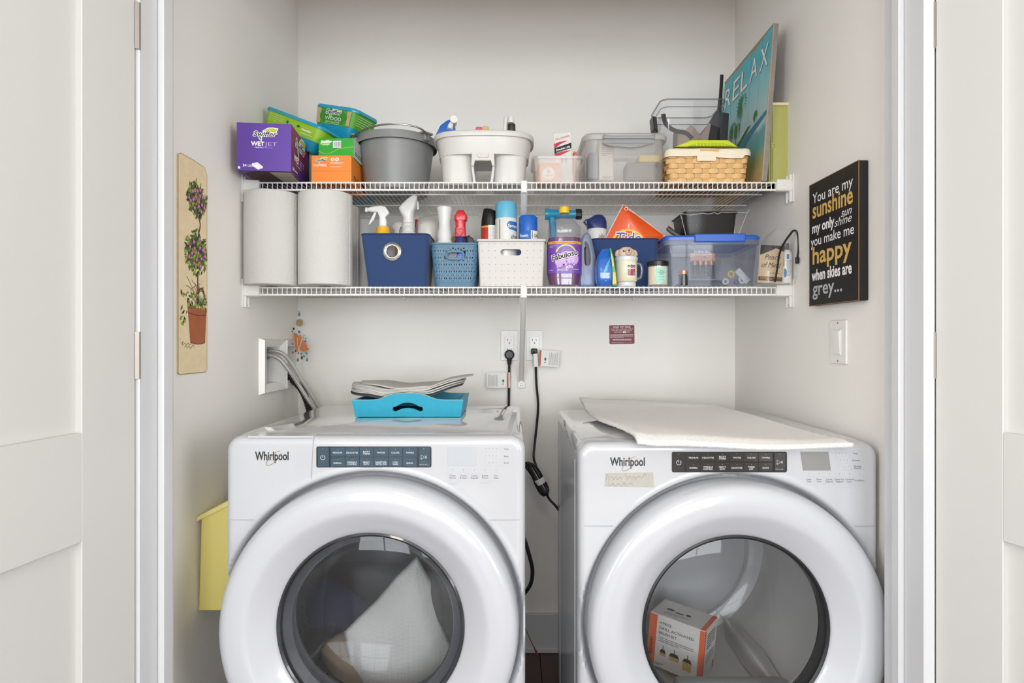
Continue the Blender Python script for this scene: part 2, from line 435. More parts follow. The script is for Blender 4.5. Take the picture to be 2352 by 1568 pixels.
# ================================================================ washer and dryer
ENAMEL = mat('white_enamel', '#bfc1c5', .18, coat=.6)
DOORW = mat('glossy_white_door_plastic', '#bfc1c6', .24, coat=.35)
SIDEM = mat('white_painted_steel', '#c8cace', .25, coat=.3, bump=.05, bscale=8)
GROOVE = mat('light_grey_seam', '#a3a6ab', .5)
PRINT = mat('grey_print', '#5b5e66', .6)
FAINT = mat('faint_grey_print', '#b2b4b8', .6)
RX = Matrix.Rotation(PI/2, 4, 'X')      # local z -> world -y
def smooth(a, b, x):
    t = max(0, min(1, (x-a)/(b-a))); return t*t*(3-2*t)
ZC = .532; HW = .343
def front_y(x, z, top, rc):
    d = math.hypot(x-rc[0], z-rc[1])
    y = .04*(1-smooth(.334, .353, d))
    y -= .0012*math.exp(-((d-.356)/.004)**2)
    return y
def front_panel(t, top, rc, m):
    g = G(); nx, nz = 150, 200; rad = .034; R = .016; z0 = .06
    xs = [-HW+2*HW*i/nx for i in range(nx+1)]; zs = [z0+(top-z0)*j/nz for j in range(nz+1)]
    vs = []; fs = []
    for z in zs:
        for x in xs:
            ax, az = abs(x), z
            # lower part steps in a little under the seam
            lim = HW
            cx, cz = HW-rad, top-rad
            X_, Z_ = x, z
            if ax > cx and az > cz:
                dx, dz = ax-cx, az-cz; L = math.hypot(dx, dz)
                # square corner -> rounded corner
                m_ = max(dx, dz)
                if L > 1e-9:
                    s_ = m_/L; X_ = math.copysign(cx+dx*s_, x); Z_ = cz+dz*s_
                d = rad-m_
            else: d = min(HW-ax, top-az)
            y = front_y(X_, Z_, top, rc)
            if d < R: y += R-math.sqrt(max(0, R*R-(R-d)**2))
            vs.append((X_, y, Z_))
    W = nx+1
    for j in range(nz):
        for i in range(nx):
            a = vs[j*W+i]
            if math.hypot((xs[i]+xs[i+1])/2-rc[0], (zs[j]+zs[j+1])/2-rc[1]) < .25: continue
            fs.append((j*W+i, j*W+i+1, (j+1)*W+i+1, (j+1)*W+i))
    # skirt back
    b = [j*W for j in range(nz+1)]+[nz*W+i for i in range(1, nx+1)]+[j*W+nx for j in range(nz-1, -1, -1)]
    o = len(vs)
    for i in b: vs.append((vs[i][0], .062, vs[i][2]))
    for q in range(len(b)-1): fs.append((b[q], b[q+1], o+q+1, o+q))
    g.add(vs, fs); return g.build('front_panel', m, t, angle=50)
def machine(kind, cx, top, rc, zc):
    washer = kind == 'washer'
    t = thing('washing_machine' if washer else 'clothes_dryer',
              'white front-loading washing machine under the turquoise tray, laundry behind its door glass' if washer else
              'white front-loading clothes dryer under the pale bath mat, a carton inside its drum',
              'washing machine' if washer else 'clothes dryer', (cx, 1.40, 0))
    rc = (rc-cx, zc)
    front_panel(t, top, rc, ENAMEL)
    # cabinet
    g = G(); Tz = top-.002
    g.box(-.338, -.335, .06, .70, .04, Tz-.03); g.box(.335, .338, .06, .70, .04, Tz-.03); g.box(-.335, .335, .69, .70, .04, Tz-.03); g.box(-.335, .335, .06, .69, .04, .05)
    g.box(-.3425, -.335, .055, .085, .04, Tz-.03, .002); g.box(.335, .3425, .055, .085, .04, Tz-.03, .002)
    g.box(-.3395, -.336, .13, .133, .06, Tz-.06, .001); g.box(-.3395, -.336, .60, .603, .06, Tz-.06, .001)
    g.build('cabinet', SIDEM, t)
    g = G(); g.loft([(Tz-.032, .340, .326, .03, 0, .376), (Tz-.014, .341, .327, .032, 0, .376), (Tz-.004, .337, .323, .03, 0, .376), (Tz, .328, .314, .025, 0, .376)], 6)
    g.build('top_lid', mat('glossy_lid', '#cdcecf', .07, coat=1.), t)
    for sx in (-.29, .29):
        for y in (.1, .63):
            g = G(); g.lathe([(0, 0), (.022, 0), (.022, .01), (.012, .014), (.012, .042), (0, .042)], 16); g.build('foot', BLACK, t, loc=(sx, y, 0))
    # seams
    def strip(pts, wd=.0012, m=GROOVE, name='seam'):
        P = []
        for (x, z) in pts:
            P.append((x, front_y(x, z, top, rc)-.0005, z))
        g = G()
        g.tube(P, wd*.6, 6); return g.build(name, m, t)
    zs = top-.19
    def cxz(sg, z):       # where the seam meets the groove
        return rc[0]+sg*math.sqrt(max(0, .358**2-(z-rc[1])**2))
    strip([(-HW+.013, zs), ((-HW+cxz(-1, zs))/2, zs), (cxz(-1, zs), zs)]); strip([(cxz(1, zs), zs), (HW-.013, zs)])
    # door: wide rounded ring
    dr = G(); dr.M = Matrix.Translation((rc[0], 0, rc[1])) @ RX
    dr.lathe([(.212, -.03), (.212, .012), (.2135, .016), (.217, .0195), (.23, .029), (.25, .043), (.260, .0495), (.266, .0525), (.271, .0540), (.28, .0545), (.295, .0540), (.311, .0520), (.322, .0485), (.329, .042), (.3335, .031), (.336, .012), (.335, -.02), (.30, -.03), (.212, -.03)], 120)
    d = dr.build('door', DOORW, t, angle=60)
    gg = G(); gg.M = dr.M
    gg.lathe([(.2125, .0), (.2125, .0145), (.2085, .0165), (.2045, .0135), (.2045, -.02), (.2125, -.02)], 96)
    gg.build('trim_ring', mat('door_trim', '#26272b', .2, coat=.6) if washer else mat('dryer_trim', '#1c1d1f', .3), d)
    GL = clear('washer_glass', '#eceef0', haze=.02, rough=.01, refl=.6) if washer else clear('dryer_glass', '#e6e7e8', haze=.02, rough=.02, refl=.6)
    gg = G(); gg.M = dr.M
    gg.lathe([(.2045, .008), (.18, .013), (.12, .019), (.06, .021), (0, .0215)], 72); gg.build('door_glass', GL, d)
    if washer:
        gg = G(); gg.M = dr.M
        gg.lathe([(.2045, .002), (.190, -.008), (.181, -.03), (.172, -.06), (.155, -.085), (.11, -.105), (.05, -.112), (0, -.113)], 72)
        gg.build('glass_bowl', clear('bowl_glass', '#f2f4f6', haze=.015, rough=.01, refl=.35), d)
        gg = G(); gg.M = dr.M; gg.lathe([(.2045, -.001), (.187, -.012), (.185, -.016), (.204, -.02)], 72); gg.build('bowl_rim', mat('smoked_rim', '#4a4c52', .2, coat=.5), d)
    # drum
    dm = G(); dm.M = dr.M
    if washer:
        dm.lathe([(.205, -.028), (.215, -.05), (.195, -.06), (.20, -.075), (.235, -.085)], 72); dm.build('door_gasket', mat('grey_rubber', '#55575b', .6), t)
        dm = G(); dm.M = dr.M; dm.lathe([(.24, -.08), (.265, -.10), (.27, -.14), (.27, -.42), (.26, -.45), (.10, -.46), (0, -.45)], 72)
        dr_o = dm.build('drum', mat('steel_drum', '#77787c', .3, metal=.85), t)
    else:
        dm.lathe([(.207, -.03), (.215, -.05), (.25, -.07), (.29, -.09), (.295, -.12), (.295, -.50), (.285, -.535)], 80)
        dr_o = dm.build('drum', mat('grey_drum_enamel', '#c9c8c6', .3, coat=.4, bump=.02, bscale=20), t)
        dm = G(); dm.M = dr.M; dm.lathe([(.285, -.535), (.262, -.548), (.248, -.552), (.238, -.545), (.225, -.53), (.21, -.527), (0, -.527)], 80)
        dm.build('rear_bulkhead', mat('grey_bulkhead', '#bfc1c3', .28, coat=.5), t)
    # baffles
    for a in ((-.62,) if not washer else (.9, 3.0, 5.1)):
        g = G(); R0 = .29 if not washer else .266; hgt = .06 if not washer else .05
        Mx = Matrix.Translation((rc[0], 0, rc[1])) @ Matrix.Rotation(a, 4, 'Y')
        secs = []
        if washer: L0, L1 = .13, .42
        else: L0, L1 = .11, .50
        pr = [(L0, .2, .004), (L0+.02, .6, .8), ((L0+L1)/2, 1, 1), (L1-.03, .8, .8), (L1, .3, .01)]
        vs = []; fs = []
        for (y, wd, hh) in pr:
            for q in range(9):
                s_ = -1+q/4; vs.append((s_*.035*wd, y, -R0+.004+hgt*hh*math.exp(-(s_*1.9)**2)))
        for i in range(len(pr)-1):
            for q in range(8): fs.append((i*9+q, i*9+q+1, i*9+10+q, i*9+9+q))
        g.add(vs, fs, Mx); g.build('baffle', mat('white_baffle', '#cfcdca', .35, coat=.4) if not washer else mat('steel_drum', '#77787c', .3), dr_o, angle=60)
    if washer:
        g = G(); Rn = 0; vs = []
        for i in range(40):
            for j in range(9):
                a = 2*PI*i/40; y = .16+j*.03; R0 = .2685
                Mx = Matrix.Translation((rc[0]+R0*math.cos(a), y, rc[1]+R0*math.sin(a))) @ Matrix.Rotation(-a-PI/2, 4, 'Y')
                g.poly([Vector((.0035*math.cos(q), .0035*math.sin(q), 0)) for q in [2*PI*k/6 for k in range(6)]], Mx)
        o = g.build('drum_perforations', BLACK, dr_o, flat=True); o['kind'] = 'stuff'
    else:
        # lint filter housing at the mouth
        Mx = Matrix.Translation((rc[0], 0, rc[1]))
        g = G(); g.box(-.10, .14, .04, .09, -.215, -.185, .006, Mx @ Matrix.Rotation(-.12, 4, 'Y')); g.box(-.11, .16, .075, .12, -.24, -.175, .012, Mx)
        g.build('lint_filter', mat('grey_filter', '#8d8f90', .35), t)
    # console
    fm = plane((0, 0, 0)); dx = -cx
    def U(px, Y=1.40): return X(px, Y)+dx
    def V(py, Y=1.40): return Z(py, Y)
    if washer:
        pb = (727, 991, 1025, 1073); glassm = mat('console_glass_washer', '#3e5260', .12, coat=.7); backm = mat('console_back', '#10161e', .25)
    else:
        pb = (1543, 1807, 1037, 1084); glassm = mat('console_glass_dryer', '#35322f', .12, coat=.7, bump=.15, bscale=60); backm = mat('console_back', '#10161e', .25)
    u0, u1, v1, v0 = U(pb[0]), U(pb[1]), V(pb[2]), V(pb[3])
    uc, vc = (u0+u1)/2, (v0+v1)/2; hu, hv = (u1-u0)/2, (v1-v0)/2
    g = G(); g.loft([(-.004, hu, hv, .004), (.0012, hu, hv, .004)], 4, M=Matrix.Translation((uc, 0, vc)) @ RX); con = g.build('control_panel', backm, t)
    bw = .0285
    def button(a0, a1, b0, b1, name='button'):
        g = G(); g.box(a0, a1, -.0024, .0, b0, b1, .0006); return g.build(name, glassm, con)
    button(u0+.003, u0+bw, v0+.002, v1-.002); button(u1-bw, u1-.003, v0+.002, v1-.002)
    ga, gb = u0+bw+.004, u1-bw-.004; cw = (gb-ga)/6; vm = (v0+v1)/2
    top_n = ['REGULAR', 'DELICATES', 'BULKY/ITEMS', 'WHITES', 'COLORS', 'TOWELS']
    bot_n = ['NORMAL', 'WRINKLE/CONTROL', 'HEAVY/DUTY', 'SANITIZE/WITH OXI' if washer else 'SANITIZE', 'COLD/WASH' if washer else 'TIMED/DRY', 'QUICK']
    it = []; cm = plane((0, -.0026, 0))
    for i in range(6):
        button(ga+cw*i+.0003, ga+cw*(i+1)-.0003, vm+.0007, v1-.002); button(ga+cw*i+.0003, ga+cw*(i+1)-.0003, v0+.002, vm-.0007)
        for nm, b in ((top_n[i], vm+.0085), (bot_n[i], v0+.0085)):
            ls = nm.split('/')
            for q, s_ in enumerate(ls):
                it.append(('t', s_, ga+cw*(i+.5), b+(.0021 if len(ls) > 1 and q == 0 else (-.0026 if len(ls) > 1 else 0)), .0052, {'w': min(cw*.8, len(s_)*.0031), 'bold': .01}))
            it.append(('e', ga+cw*(i+.5), b+.0105-.001, .0005, .0005))
    pu = (u0+u0+bw)/2+.001; it += [('l', [(pu+.0052*math.sin(a), vc-.001+.0052*math.cos(a)) for a in [.5+5.3*k/16 for k in range(17)]], .001), ('l', [(pu, vc-.001), (pu, vc+.0055)], .001), ('e', pu, v1-.005, .0006, .0006)]
    qu = u1-bw/2-.003; it += [('l', [(qu-.006, vc-.005), (qu-.006, vc+.005), (qu+.002, vc), (qu-.006, vc-.005)], .0009), ('l', [(qu+.004, vc-.003), (qu+.004, vc+.003)], .0008), ('l', [(qu+.0062, vc-.003), (qu+.0062, vc+.003)], .0008),
           ('t', 'PAUSE/START' if 0 else 'hold to start', qu-.0005, v0+.0065, .003, {'w': .018}), ('e', qu, v1-.005, .0006, .0006)]
    decal(con, 'lettering', mat('pale_grey_ink', '#d4d8da', .5), cm, it, .0002)
    # print on the enamel
    pm_ = plane((0, -.0001, 0)); it = []; ft = []
    wd = 'Wash' if washer else 'Dry'
    for s_, v in (('WHAT to '+wd, v1+.0045), ('HOW to '+wd, v0-.0075)):
        ft.append(('t', s_, uc, v, .0042, {'w': .030})); ft += [('l', [(ga, v+.0015), (uc-.024, v+.0015)], .0004), ('l', [(uc+.024, v+.0015), (gb, v+.0015)], .0004)]
    if washer:
        sc = (1028, 1093, 1026, 1069)
        rows = [(1022, 1041, 'Temp', [1116, 1125, 1132, 1140], 1031), (1038, 1055, 'Spin', [1116, 1125, 1132, 1140], 1048), (1056, 1070, 'Soil', [1124, 1132, 1140], 1063)]
        bx0, bx1 = 1148, 1177; rows = [(1025, 1037), (1041, 1054), (1057, 1069)]; nm = ['Temp', 'Spin', 'Soil']; dots = [[1116, 1124, 1132, 1140]]*2+[[1124, 1132, 1140]]; off = [0, 0, 0]
        row2 = (1027, 1152, 1085, 1104, ['Clean/Washer', 'Drain/& Spin', 'Cycle/Signal', 'Extra/Rinse', 'Dry/Soon'])
        low = [('with affresh', 1040, 1112), ('hold 3 sec', 1114, 1110)]
    else:
        sc = (1841, 1905, 1037, 1080); bx0, bx1 = 1950, 1978; rows = [(1035, 1047), (1051, 1063), (1067, 1079)]; nm = ['Temp', 'Dryness', 'Wrinkle/Shield']
        dots = [[1920, 1928, 1935, 1943], [1930, 1938, 1945], [1940, 1948]]; off = [0, 2, 5]
        row2 = (1846, 1986, 1094, 1112, ['Less/Time', 'More/Time', 'Cycle/Signal', 'Damp Dry/Signal', 'Control/Lock', 'EcoBoost'])
        low = [('hold 3 sec', 1955, 1119)]
    g = G(); a0, a1, b1, b0 = U(sc[0]), U(sc[1]), V(sc[2]), V(sc[3])
    if washer: g.box(a0, a1, -.0006, .001, b0, b1, .0004); g.build('display', mat('washer_display', '#b4b9be', .5), t)
    else: g.add([(a0-.003, -.001, b1), (a1-.003, -.001, b1), (a1+.003, -.001, b0), (a0+.003, -.001, b0), (a0-.003, .001, b1), (a1-.003, .001, b1), (a1+.003, .001, b0), (a0+.003, .001, b0)], [(0, 1, 2, 3), (4, 7, 6, 5), (0, 4, 5, 1), (1, 5, 6, 2), (2, 6, 7, 3), (3, 7, 4, 0)]); g.build('display', mat('dryer_display', '#8b8b88', .2, coat=.4), t)
    def frame(a, b, c, d): return [('l', [(a, b), (c, b), (c, d), (a, d), (a, b)], .0004)]
    for i in range(3):
        a, b = U(bx0+off[i]), U(bx1+off[i]); c, d = V(rows[i][0]), V(rows[i][1]); ft += frame(a, d, b, c)
        ls = nm[i].split('/')
        for q, s_ in enumerate(ls): it.append(('t', s_, (a+b)/2, (c+d)/2-.0015+((.0022, -.0022)[q] if len(ls) > 1 else 0), .0052, {'w': len(s_)*.0026}))
        for px in dots[i]: it.append(('e', U(px), (c+d)/2+.001, .0007, .0007))
        ft += [('t', ('Cold', 'Low', 'Light')[i], U(dots[i][0]), d-.001, .003), ('t', ('Hot', 'High', 'Heavy')[i], U(dots[i][-1]), d-.001, .003)]
    a, b, c, d = row2[:4]; n = len(row2[4])
    ft += frame(U(a), V(d), U(b), V(c))
    for i, s_ in enumerate(row2[4]):
        if i: ft.append(('l', [(U(a+(b-a)*i/n), V(d)), (U(a+(b-a)*i/n), V(c))], .0004))
        ls = s_.split('/'); xm = U(a+(b-a)*(i+.5)/n)
        for q, l in enumerate(ls): it.append(('t', l, xm, (V(c)+V(d))/2-.0015+((.0024, -.0028)[q] if len(ls) > 1 else 0), .0054, {'w': min(.021, len(l)*.0028)}))
        it.append(('e', xm, V(c-6), .0008, .0008))
    for s_, px, py in low: ft.append(('t', s_, U(px), V(py), .0045, {'w': .022, 'al': 'c'}))
    decal(t, 'lettering', PRINT, pm_, it, .0003); decal(t, 'lettering', FAINT, pm_, ft, .0002)
    # badge
    lx, ly, lw = ((586, 1056, 77) if washer else (1401, 1069, 80))
    bg = decal(t, 'brand_badge', mat('badge_black', '#17181b', .3), pm_, [('t', 'Whirlpool', U(lx), V(ly), .0275, {'w': lw/1006*1.0, 'al': 'l', 'bold': .022})], .0006)
    cu, cv = U(lx+lw*.56), V(ly-6)
    decal(bg, 'swirl', mat('badge_gold', '#8c7a5c', .35, metal=.7), pm_, [('l', [(cu+.0225*math.cos(a)*math.cos(.75)-.008*math.sin(a)*math.sin(.75), cv-.002+.0225*math.cos(a)*math.sin(.75)+.008*math.sin(a)*math.cos(.75)) for a in [.35+5.6*k/36 for k in range(37)]], .0011)], .0009)
    if washer:
        xs_ = U(716.5); zb = rc[1]+math.sqrt(.358**2-(xs_-rc[0])**2)
        strip([(xs_+.004, top-.004), (xs_+.001, top-.05), (xs_-.001, zb)], .0012)
        g = G(); g.box(U(568), U(718), .002, .03, top-.004, top+.0012, .001); g.build('dispenser_handle', ENAMEL, t)
    else:
        tp = decal(t, 'taped_note', clear('yellowed_tape', '#f4f0e6', haze=.3, hazecol='#e9e6de', rough=.35, refl=.4), pm_, [('p', [(U(1390), V(1086)), (U(1500), V(1084)), (U(1503), V(1119)), (U(1388), V(1117))])], .0004)
        hand = []
        for y0_, pts in ((1103, [(1392, 0), (1395, 14), (1400, 2), (1405, 10), (1409, 2), (1414, 9), (1418, 2), (1424, 8), (1428, 2)]), (1101, [(1437, 14), (1440, 2), (1446, 9), (1450, 2), (1456, 8), (1460, 2), (1467, 9), (1473, 3), (1482, 14), (1484, 4)]), (1116, [(1398, 8), (1400, 0), (1408, 7), (1412, 0), (1420, 6), (1426, 0), (1434, 8), (1437, 1), (1446, 6), (1455, 1)])):
            hand.append(('l', [(U(p), V(y0_-q)) for p, q in pts], .0006, 5))
        decal(tp, 'handwriting', mat('faded_pencil', '#8f8c86', .7), pm_, hand, .0007)
    return t, rc
machine('washer', -.3125, .960, X(847, 1.37), Z(1447, 1.37))
machine('dryer', .4955, .946, X(1697, 1.37), Z(1452, 1.37))
# ================================================================ things inside the machines
def bumpy(name, col, sc=500, st=.6, rough=.9, **k): return mat(name, col, rough, bump=st, bscale=sc, spec=.2, **k)
# waffle towel in the washer
WAFF = mat('waffle_cotton', '#e9e5de', .95, spec=.1)
def waffle(m, sc=620):
    nt = m.node_tree; b = nt.nodes['Principled BSDF']; tc = nt.nodes.new('ShaderNodeTexCoord')
    hs = []
    for d in ('X', 'Z'):
        n = nt.nodes.new('ShaderNodeTexWave'); n.bands_direction = d; n.inputs['Scale'].default_value = sc/6.28; n.inputs['Distortion'].default_value = .4; nt.links.new(tc.outputs['Object'], n.inputs['Vector']); hs.append(n)
    a = nt.nodes.new('ShaderNodeMath'); a.operation = 'ADD'; nt.links.new(hs[0].outputs['Fac'], a.inputs[0]); nt.links.new(hs[1].outputs['Fac'], a.inputs[1])
    bp = nt.nodes.new('ShaderNodeBump'); bp.inputs['Strength'].default_value = .45; bp.inputs['Distance'].default_value = .0015
    nt.links.new(a.outputs[0], bp.inputs['Height']); nt.links.new(bp.outputs['Normal'], b.inputs['Normal'])
waffle(WAFF)
def cloth(name, label, cat, outline, Y, m, amp=.012, bulge=.05, seed=1, thick=.006, slope=0., group=None, soft=True):
    """a draped cloth: outline given by its corner points (x, z) around a fan; wavy folds"""
    R = random.Random(seed); n = len(outline); cx = sum(p[0] for p in outline)/n; cz = sum(p[1] for p in outline)/n
    pts = [p for p in smoothpts([(a, b, 0) for a, b in outline+[outline[0]]], 6)][:-1] if soft else [Vector(outline[i]+(0,)).lerp(Vector(outline[(i+1) % n]+(0,)), k/6) for i in range(n) for k in range(6)]; K = len(pts); rings = 14; vs = []; fs = []
    ph = R.uniform(0, 6); fx, fz = R.uniform(18, 30), R.uniform(15, 26)
    def dep(x, z, t): return Y-bulge*(1-t**3)+amp*math.sin(fx*x+ph+6*z)+amp*.6*math.sin(fz*(x*.6+z)*1.3+ph*2)+slope*(z-cz)
    vs.append((cx, dep(cx, cz, 0), cz))
    for r in range(1, rings+1):
        t = r/rings
        for p in pts:
            x = cx+(p.x-cx)*t; z = cz+(p.y-cz)*t; vs.append((x, dep(x, z, t), z))
    for j in range(K): fs.append((0, 1+j, 1+(j+1) % K))
    for r in range(rings-1):
        for j in range(K):
            a = 1+r*K+j; b = 1+r*K+(j+1) % K; fs.append((a, b, b+K, a+K))
    g = G(); g.add(vs, fs); o = g.build(name, m, angle=80)
    s = o.modifiers.new('s', 'SOLIDIFY'); s.thickness = thick; s.offset = 1
    return tag(o, label, cat, group)
def XZ(px, py, Y): return (X(px, Y), Z(py, Y))
Yc = 1.615
cloth('towel', 'white waffle-weave towel heaped behind the washing machine glass', 'towel', [XZ(*p, Yc) for p in ((955, 1283), (990, 1340), (1010, 1420), (1040, 1490), (1046, 1530), (990, 1600), (900, 1620), (840, 1575), (805, 1520), (790, 1450), (860, 1385), (910, 1325))], Yc, WAFF, .006, .035, 3, slope=.1, soft=False)
cloth('towel', 'tan towel low at the left behind the washing machine glass', 'towel', [XZ(*p, 1.64) for p in ((732, 1482), (800, 1450), (900, 1490), (960, 1560), (980, 1640), (840, 1660), (755, 1560))], 1.635, bumpy('tan_terry', '#a58f78', 700), .008, .05, 5, slope=.1)
cloth('garment', 'dark grey garment at the right behind the washing machine glass', 'clothing', [XZ(*p, 1.66) for p in ((975, 1300), (1010, 1310), (1050, 1400), (1075, 1500), (1060, 1620), (960, 1680), (985, 1500), (990, 1400))], 1.66, bumpy('dark_grey_knit', '#55544f', 500), .012, .04, 8)
cloth('garment', 'navy garment at the left behind the washing machine glass', 'clothing', [XZ(*p, 1.72) for p in ((700, 1350), (760, 1330), (860, 1400), (900, 1470), (860, 1560), (760, 1560), (690, 1470))], 1.72, bumpy('navy_knit', '#1b2340', 500), .012, .05, 9)
# carton in the dryer
t = thing('carton', 'white and orange carton of drill brushes lying in the dryer drum', 'box', (0, 0, 0))
cw, cd, ch = .156, .105, .148; Yb = 1.69
t.location = (X(1545, Yb), Yb, Z(1546, Yb)); t.rotation_euler = (math.radians(0), math.radians(5), math.radians(-36))
g = G(); g.box(-cw/2, cw/2, 0, cd, 0, ch, .0012); g.build('board', mat('carton_white', '#e3e0dc', .6), t)
fp = plane((-cw/2, 0, 0)); OR = mat('carton_orange', '#e8642a', .5)
decal(t, 'orange_band', OR, fp, [('r', .0, .002, .022, ch-.002), ('r', cw-.013, .002, cw, ch-.002)], .0004)
rp = plane((cw/2, 0, 0), (0, 1, 0)); decal(t, 'orange_band', OR, rp, [('r', 0, .002, .012, ch-.002)], .0004)
tp = plane((-cw/2, 0, ch), (1, 0, 0), (0, 1, 0)); decal(t, 'orange_band', OR, tp, [('r', cw-.013, 0, cw, cd)], .0004)
decal(t, 'lettering', INK, fp, [('t', '4 PIECE', .03, .124, .0105, {'al': 'l'}), ('t', 'DRILL ACTIVATED', .03, .110, .0105, {'al': 'l', 'w': .098}), ('t', 'BRUSH SET', .03, .096, .0105, {'al': 'l'})]+para(.03, .13, .086, .005, 3, .0015, 3)+para(.026, .05, .012, .004, 2, .0015, 5)+[('t', 'RIDGID', .013, .03, .011, {'rot': PI/2, 'bold': .03, 'w': .05, 'al': 'l'})], .0008)
decal(t, 'lettering', INK, rp, para(.022, .09, .125, .0075, 6, .003, 11)+para(.022, .09, .07, .006, 5, .0016, 12)+[('l', [(.085+i*.0022, .012), (.085+i*.0022, .032)], .001) for i in range(6)], .0008)
BR = mat('brush_black', '#1c1a18', .6); BT = mat('brush_tan', '#cda95e', .7)
it = []; ib = []
for u, wd, hh in ((.045, .018, .008), (.078, .03, .011), (.115, .026, .024)):
    it += [('r', u-.001, .055, u+.001, .066), ('p', [(u-wd/2, .045), (u+wd/2, .045), (u+wd*.3, .055), (u-wd*.3, .055)])]
    ib += [('p', [(u-wd/2, .045), (u-wd/2*.9, .045-hh), (u+wd/2*.9, .045-hh), (u+wd/2, .045)])]
decal(t, 'brush_picture', BR, fp, it, .0006); decal(t, 'brush_picture', BT, fp, ib, .0006)
decal(t, 'brush_picture', BR, tp, [('e', .04, .05, .012, .007), ('e', .068, .045, .013, .004), ('e', .092, .05, .008, .006)], .0006)
decal(t, 'lettering', INK, tp, para(.03, .10, .03, .006, 3, .0016, 4), .0006)

# ================================================================ on the machines
TQ = mat('distressed_turquoise_paint', '#2a9fbc', .45, var=.12, vscale=60)
WORN = mat('worn_wood', '#b9b39c', .8)
zt = .960; Yf = 1.765; xa, xb = X(816, Yf), X(1058, Yf); xm = (xa+xb)/2; hw = (xb-xa)/2
t = thing('serving_tray', 'distressed turquoise wooden tray with a cut-out handle on the washing machine', 'tray', (xm, Yf, zt))
def tray_end(y, sgn):
    n = 24; top_ = []
    for i in range(n+1):
        u = -1+2*i/n; x = u*(hw+.008); top_.append((x, .049+.020*math.exp(-(u*2.3)**4)))
    g = G(); g.prism([(-hw, 0), (hw, 0)]+top_[::-1], y, y+sgn*.012, 0)
    for i, v in enumerate(g.v): g.v[i] = (v[0], v[1]-(v[2]*.18)*sgn, v[2])
    e = g.build('end_board', TQ, t)
    c = G(); P = [(-.034+.068*i/12, .030+.012*(1-((i-6)/6)**2)) for i in range(13)]
    P += [(.038+.0055*math.cos(a), .023+.0068*math.sin(a)) for a in [PI/2-PI*k/8 for k in range(1, 8)]]+[(.034-.068*i/12, .016+.010*(1-((i-6)/6)**2)) for i in range(13)]+[(-.038-.0055*math.cos(a), .023-.0068*math.sin(a)) for a in [PI/2-PI*k/8 for k in range(1, 8)]]
    c.prism(P[:13]+P[13:], -.1, .4); cut(e, c) if sgn > 0 else None
    # worn edge
    g = G(); g.tube([(x, y-z*.18*sgn+.001*sgn, z+.0002) for x, z in top_], .0011, 5); g.build('worn_edge', WORN, t)
    return e
tray_end(0, 1)
dpt = .225
tray_end(dpt, -1)
for s in (-1, 1):
    g = G(); g.add([(s*hw, .01, 0), (s*hw, dpt-.01, 0), (s*(hw+.008), dpt-.005, .048), (s*(hw+.008), .005, .048), (s*(hw-.011), .01, 0), (s*(hw-.011), dpt-.01, 0), (s*(hw-.003), dpt-.005, .048), (s*(hw-.003), .005, .048)], [(0, 1, 2, 3), (4, 7, 6, 5), (0, 3, 7, 4), (1, 5, 6, 2), (3, 2, 6, 7), (0, 4, 5, 1)])
    g.build('side_board', TQ, t)
g = G(); g.box(-hw+.01, hw-.01, .008, dpt-.008, .003, .009); g.build('tray_bottom', mat('dark_tray_inside', '#15181c', .5), t)
# placemats: a pile of loose woven mats sagging over the tray
MATW = mat('woven_placemat_grey', '#cfccc6', .95, bump=.9, bscale=420, var=.12, vscale=120, spec=.1)
MATD = mat('woven_placemat_dark', '#55555a', .95, bump=.9, bscale=420, var=.3, vscale=160, spec=.1)
for i in range(9):
    g = G(); nx, ny = 44, 14; R = random.Random(i+40)
    a = .172+R.uniform(-.004, .004); b = .122+R.uniform(-.004, .003); ox = -.018+R.uniform(-.006, .005)+(.022 if i == 8 else 0); oy = R.uniform(-.004, .004)+(.012 if i == 8 else 0); rz = R.uniform(-.02, .02)
    z0 = .0095+i*.0037; vs = []; fs = []
    lift = .0 if i < 7 else .006
    for j in range(ny+1):
        for k in range(nx+1):
            u = -1+2*k/nx; v = -1+2*j/ny
            x = u*a; y = v*b*math.sqrt(max(0.02, 1-abs(u)**3.2))
            zz = z0+.048+.010*math.cos(u*2.6+.3)*(-1)*1+.0016*math.sin(9*u+i*.12)-.003*(v*v)+.012*max(0, u-.45)*2-.004*max(0, -u-.55)*2
            x2 = x*math.cos(rz)-y*math.sin(rz)+ox; y2 = x*math.sin(rz)+y*math.cos(rz)+oy
            vs.append((x2, y2, zz))
    W_ = nx+1
    for j in range(ny):
        for k in range(nx): fs.append((j*W_+k, j*W_+k+1, (j+1)*W_+k+1, (j+1)*W_+k))
    g.add(vs, fs); o = g.build('placemat', MATD if i in (0, 1) else MATW, angle=80)
    s = o.modifiers.new('s', 'SOLIDIFY'); s.thickness = .0026; s.offset = 0
    o.location = (xm, Yf+.138, zt+.006)
    lab = ('grey woven oval placemat on top of the pile on the turquoise tray' if i == 8 else 'dark grey woven oval placemat lowest in the pile on the tray' if i == 0 else 'dark grey woven oval placemat second from the bottom of the pile' if i == 1 else 'pale grey woven placemat, %s from the bottom of the pile on the tray' % ('', '', 'third', 'fourth', 'fifth', 'sixth', 'seventh', 'eighth')[i])
    tag(o, lab, 'placemat', 'woven placemats piled on the tray')
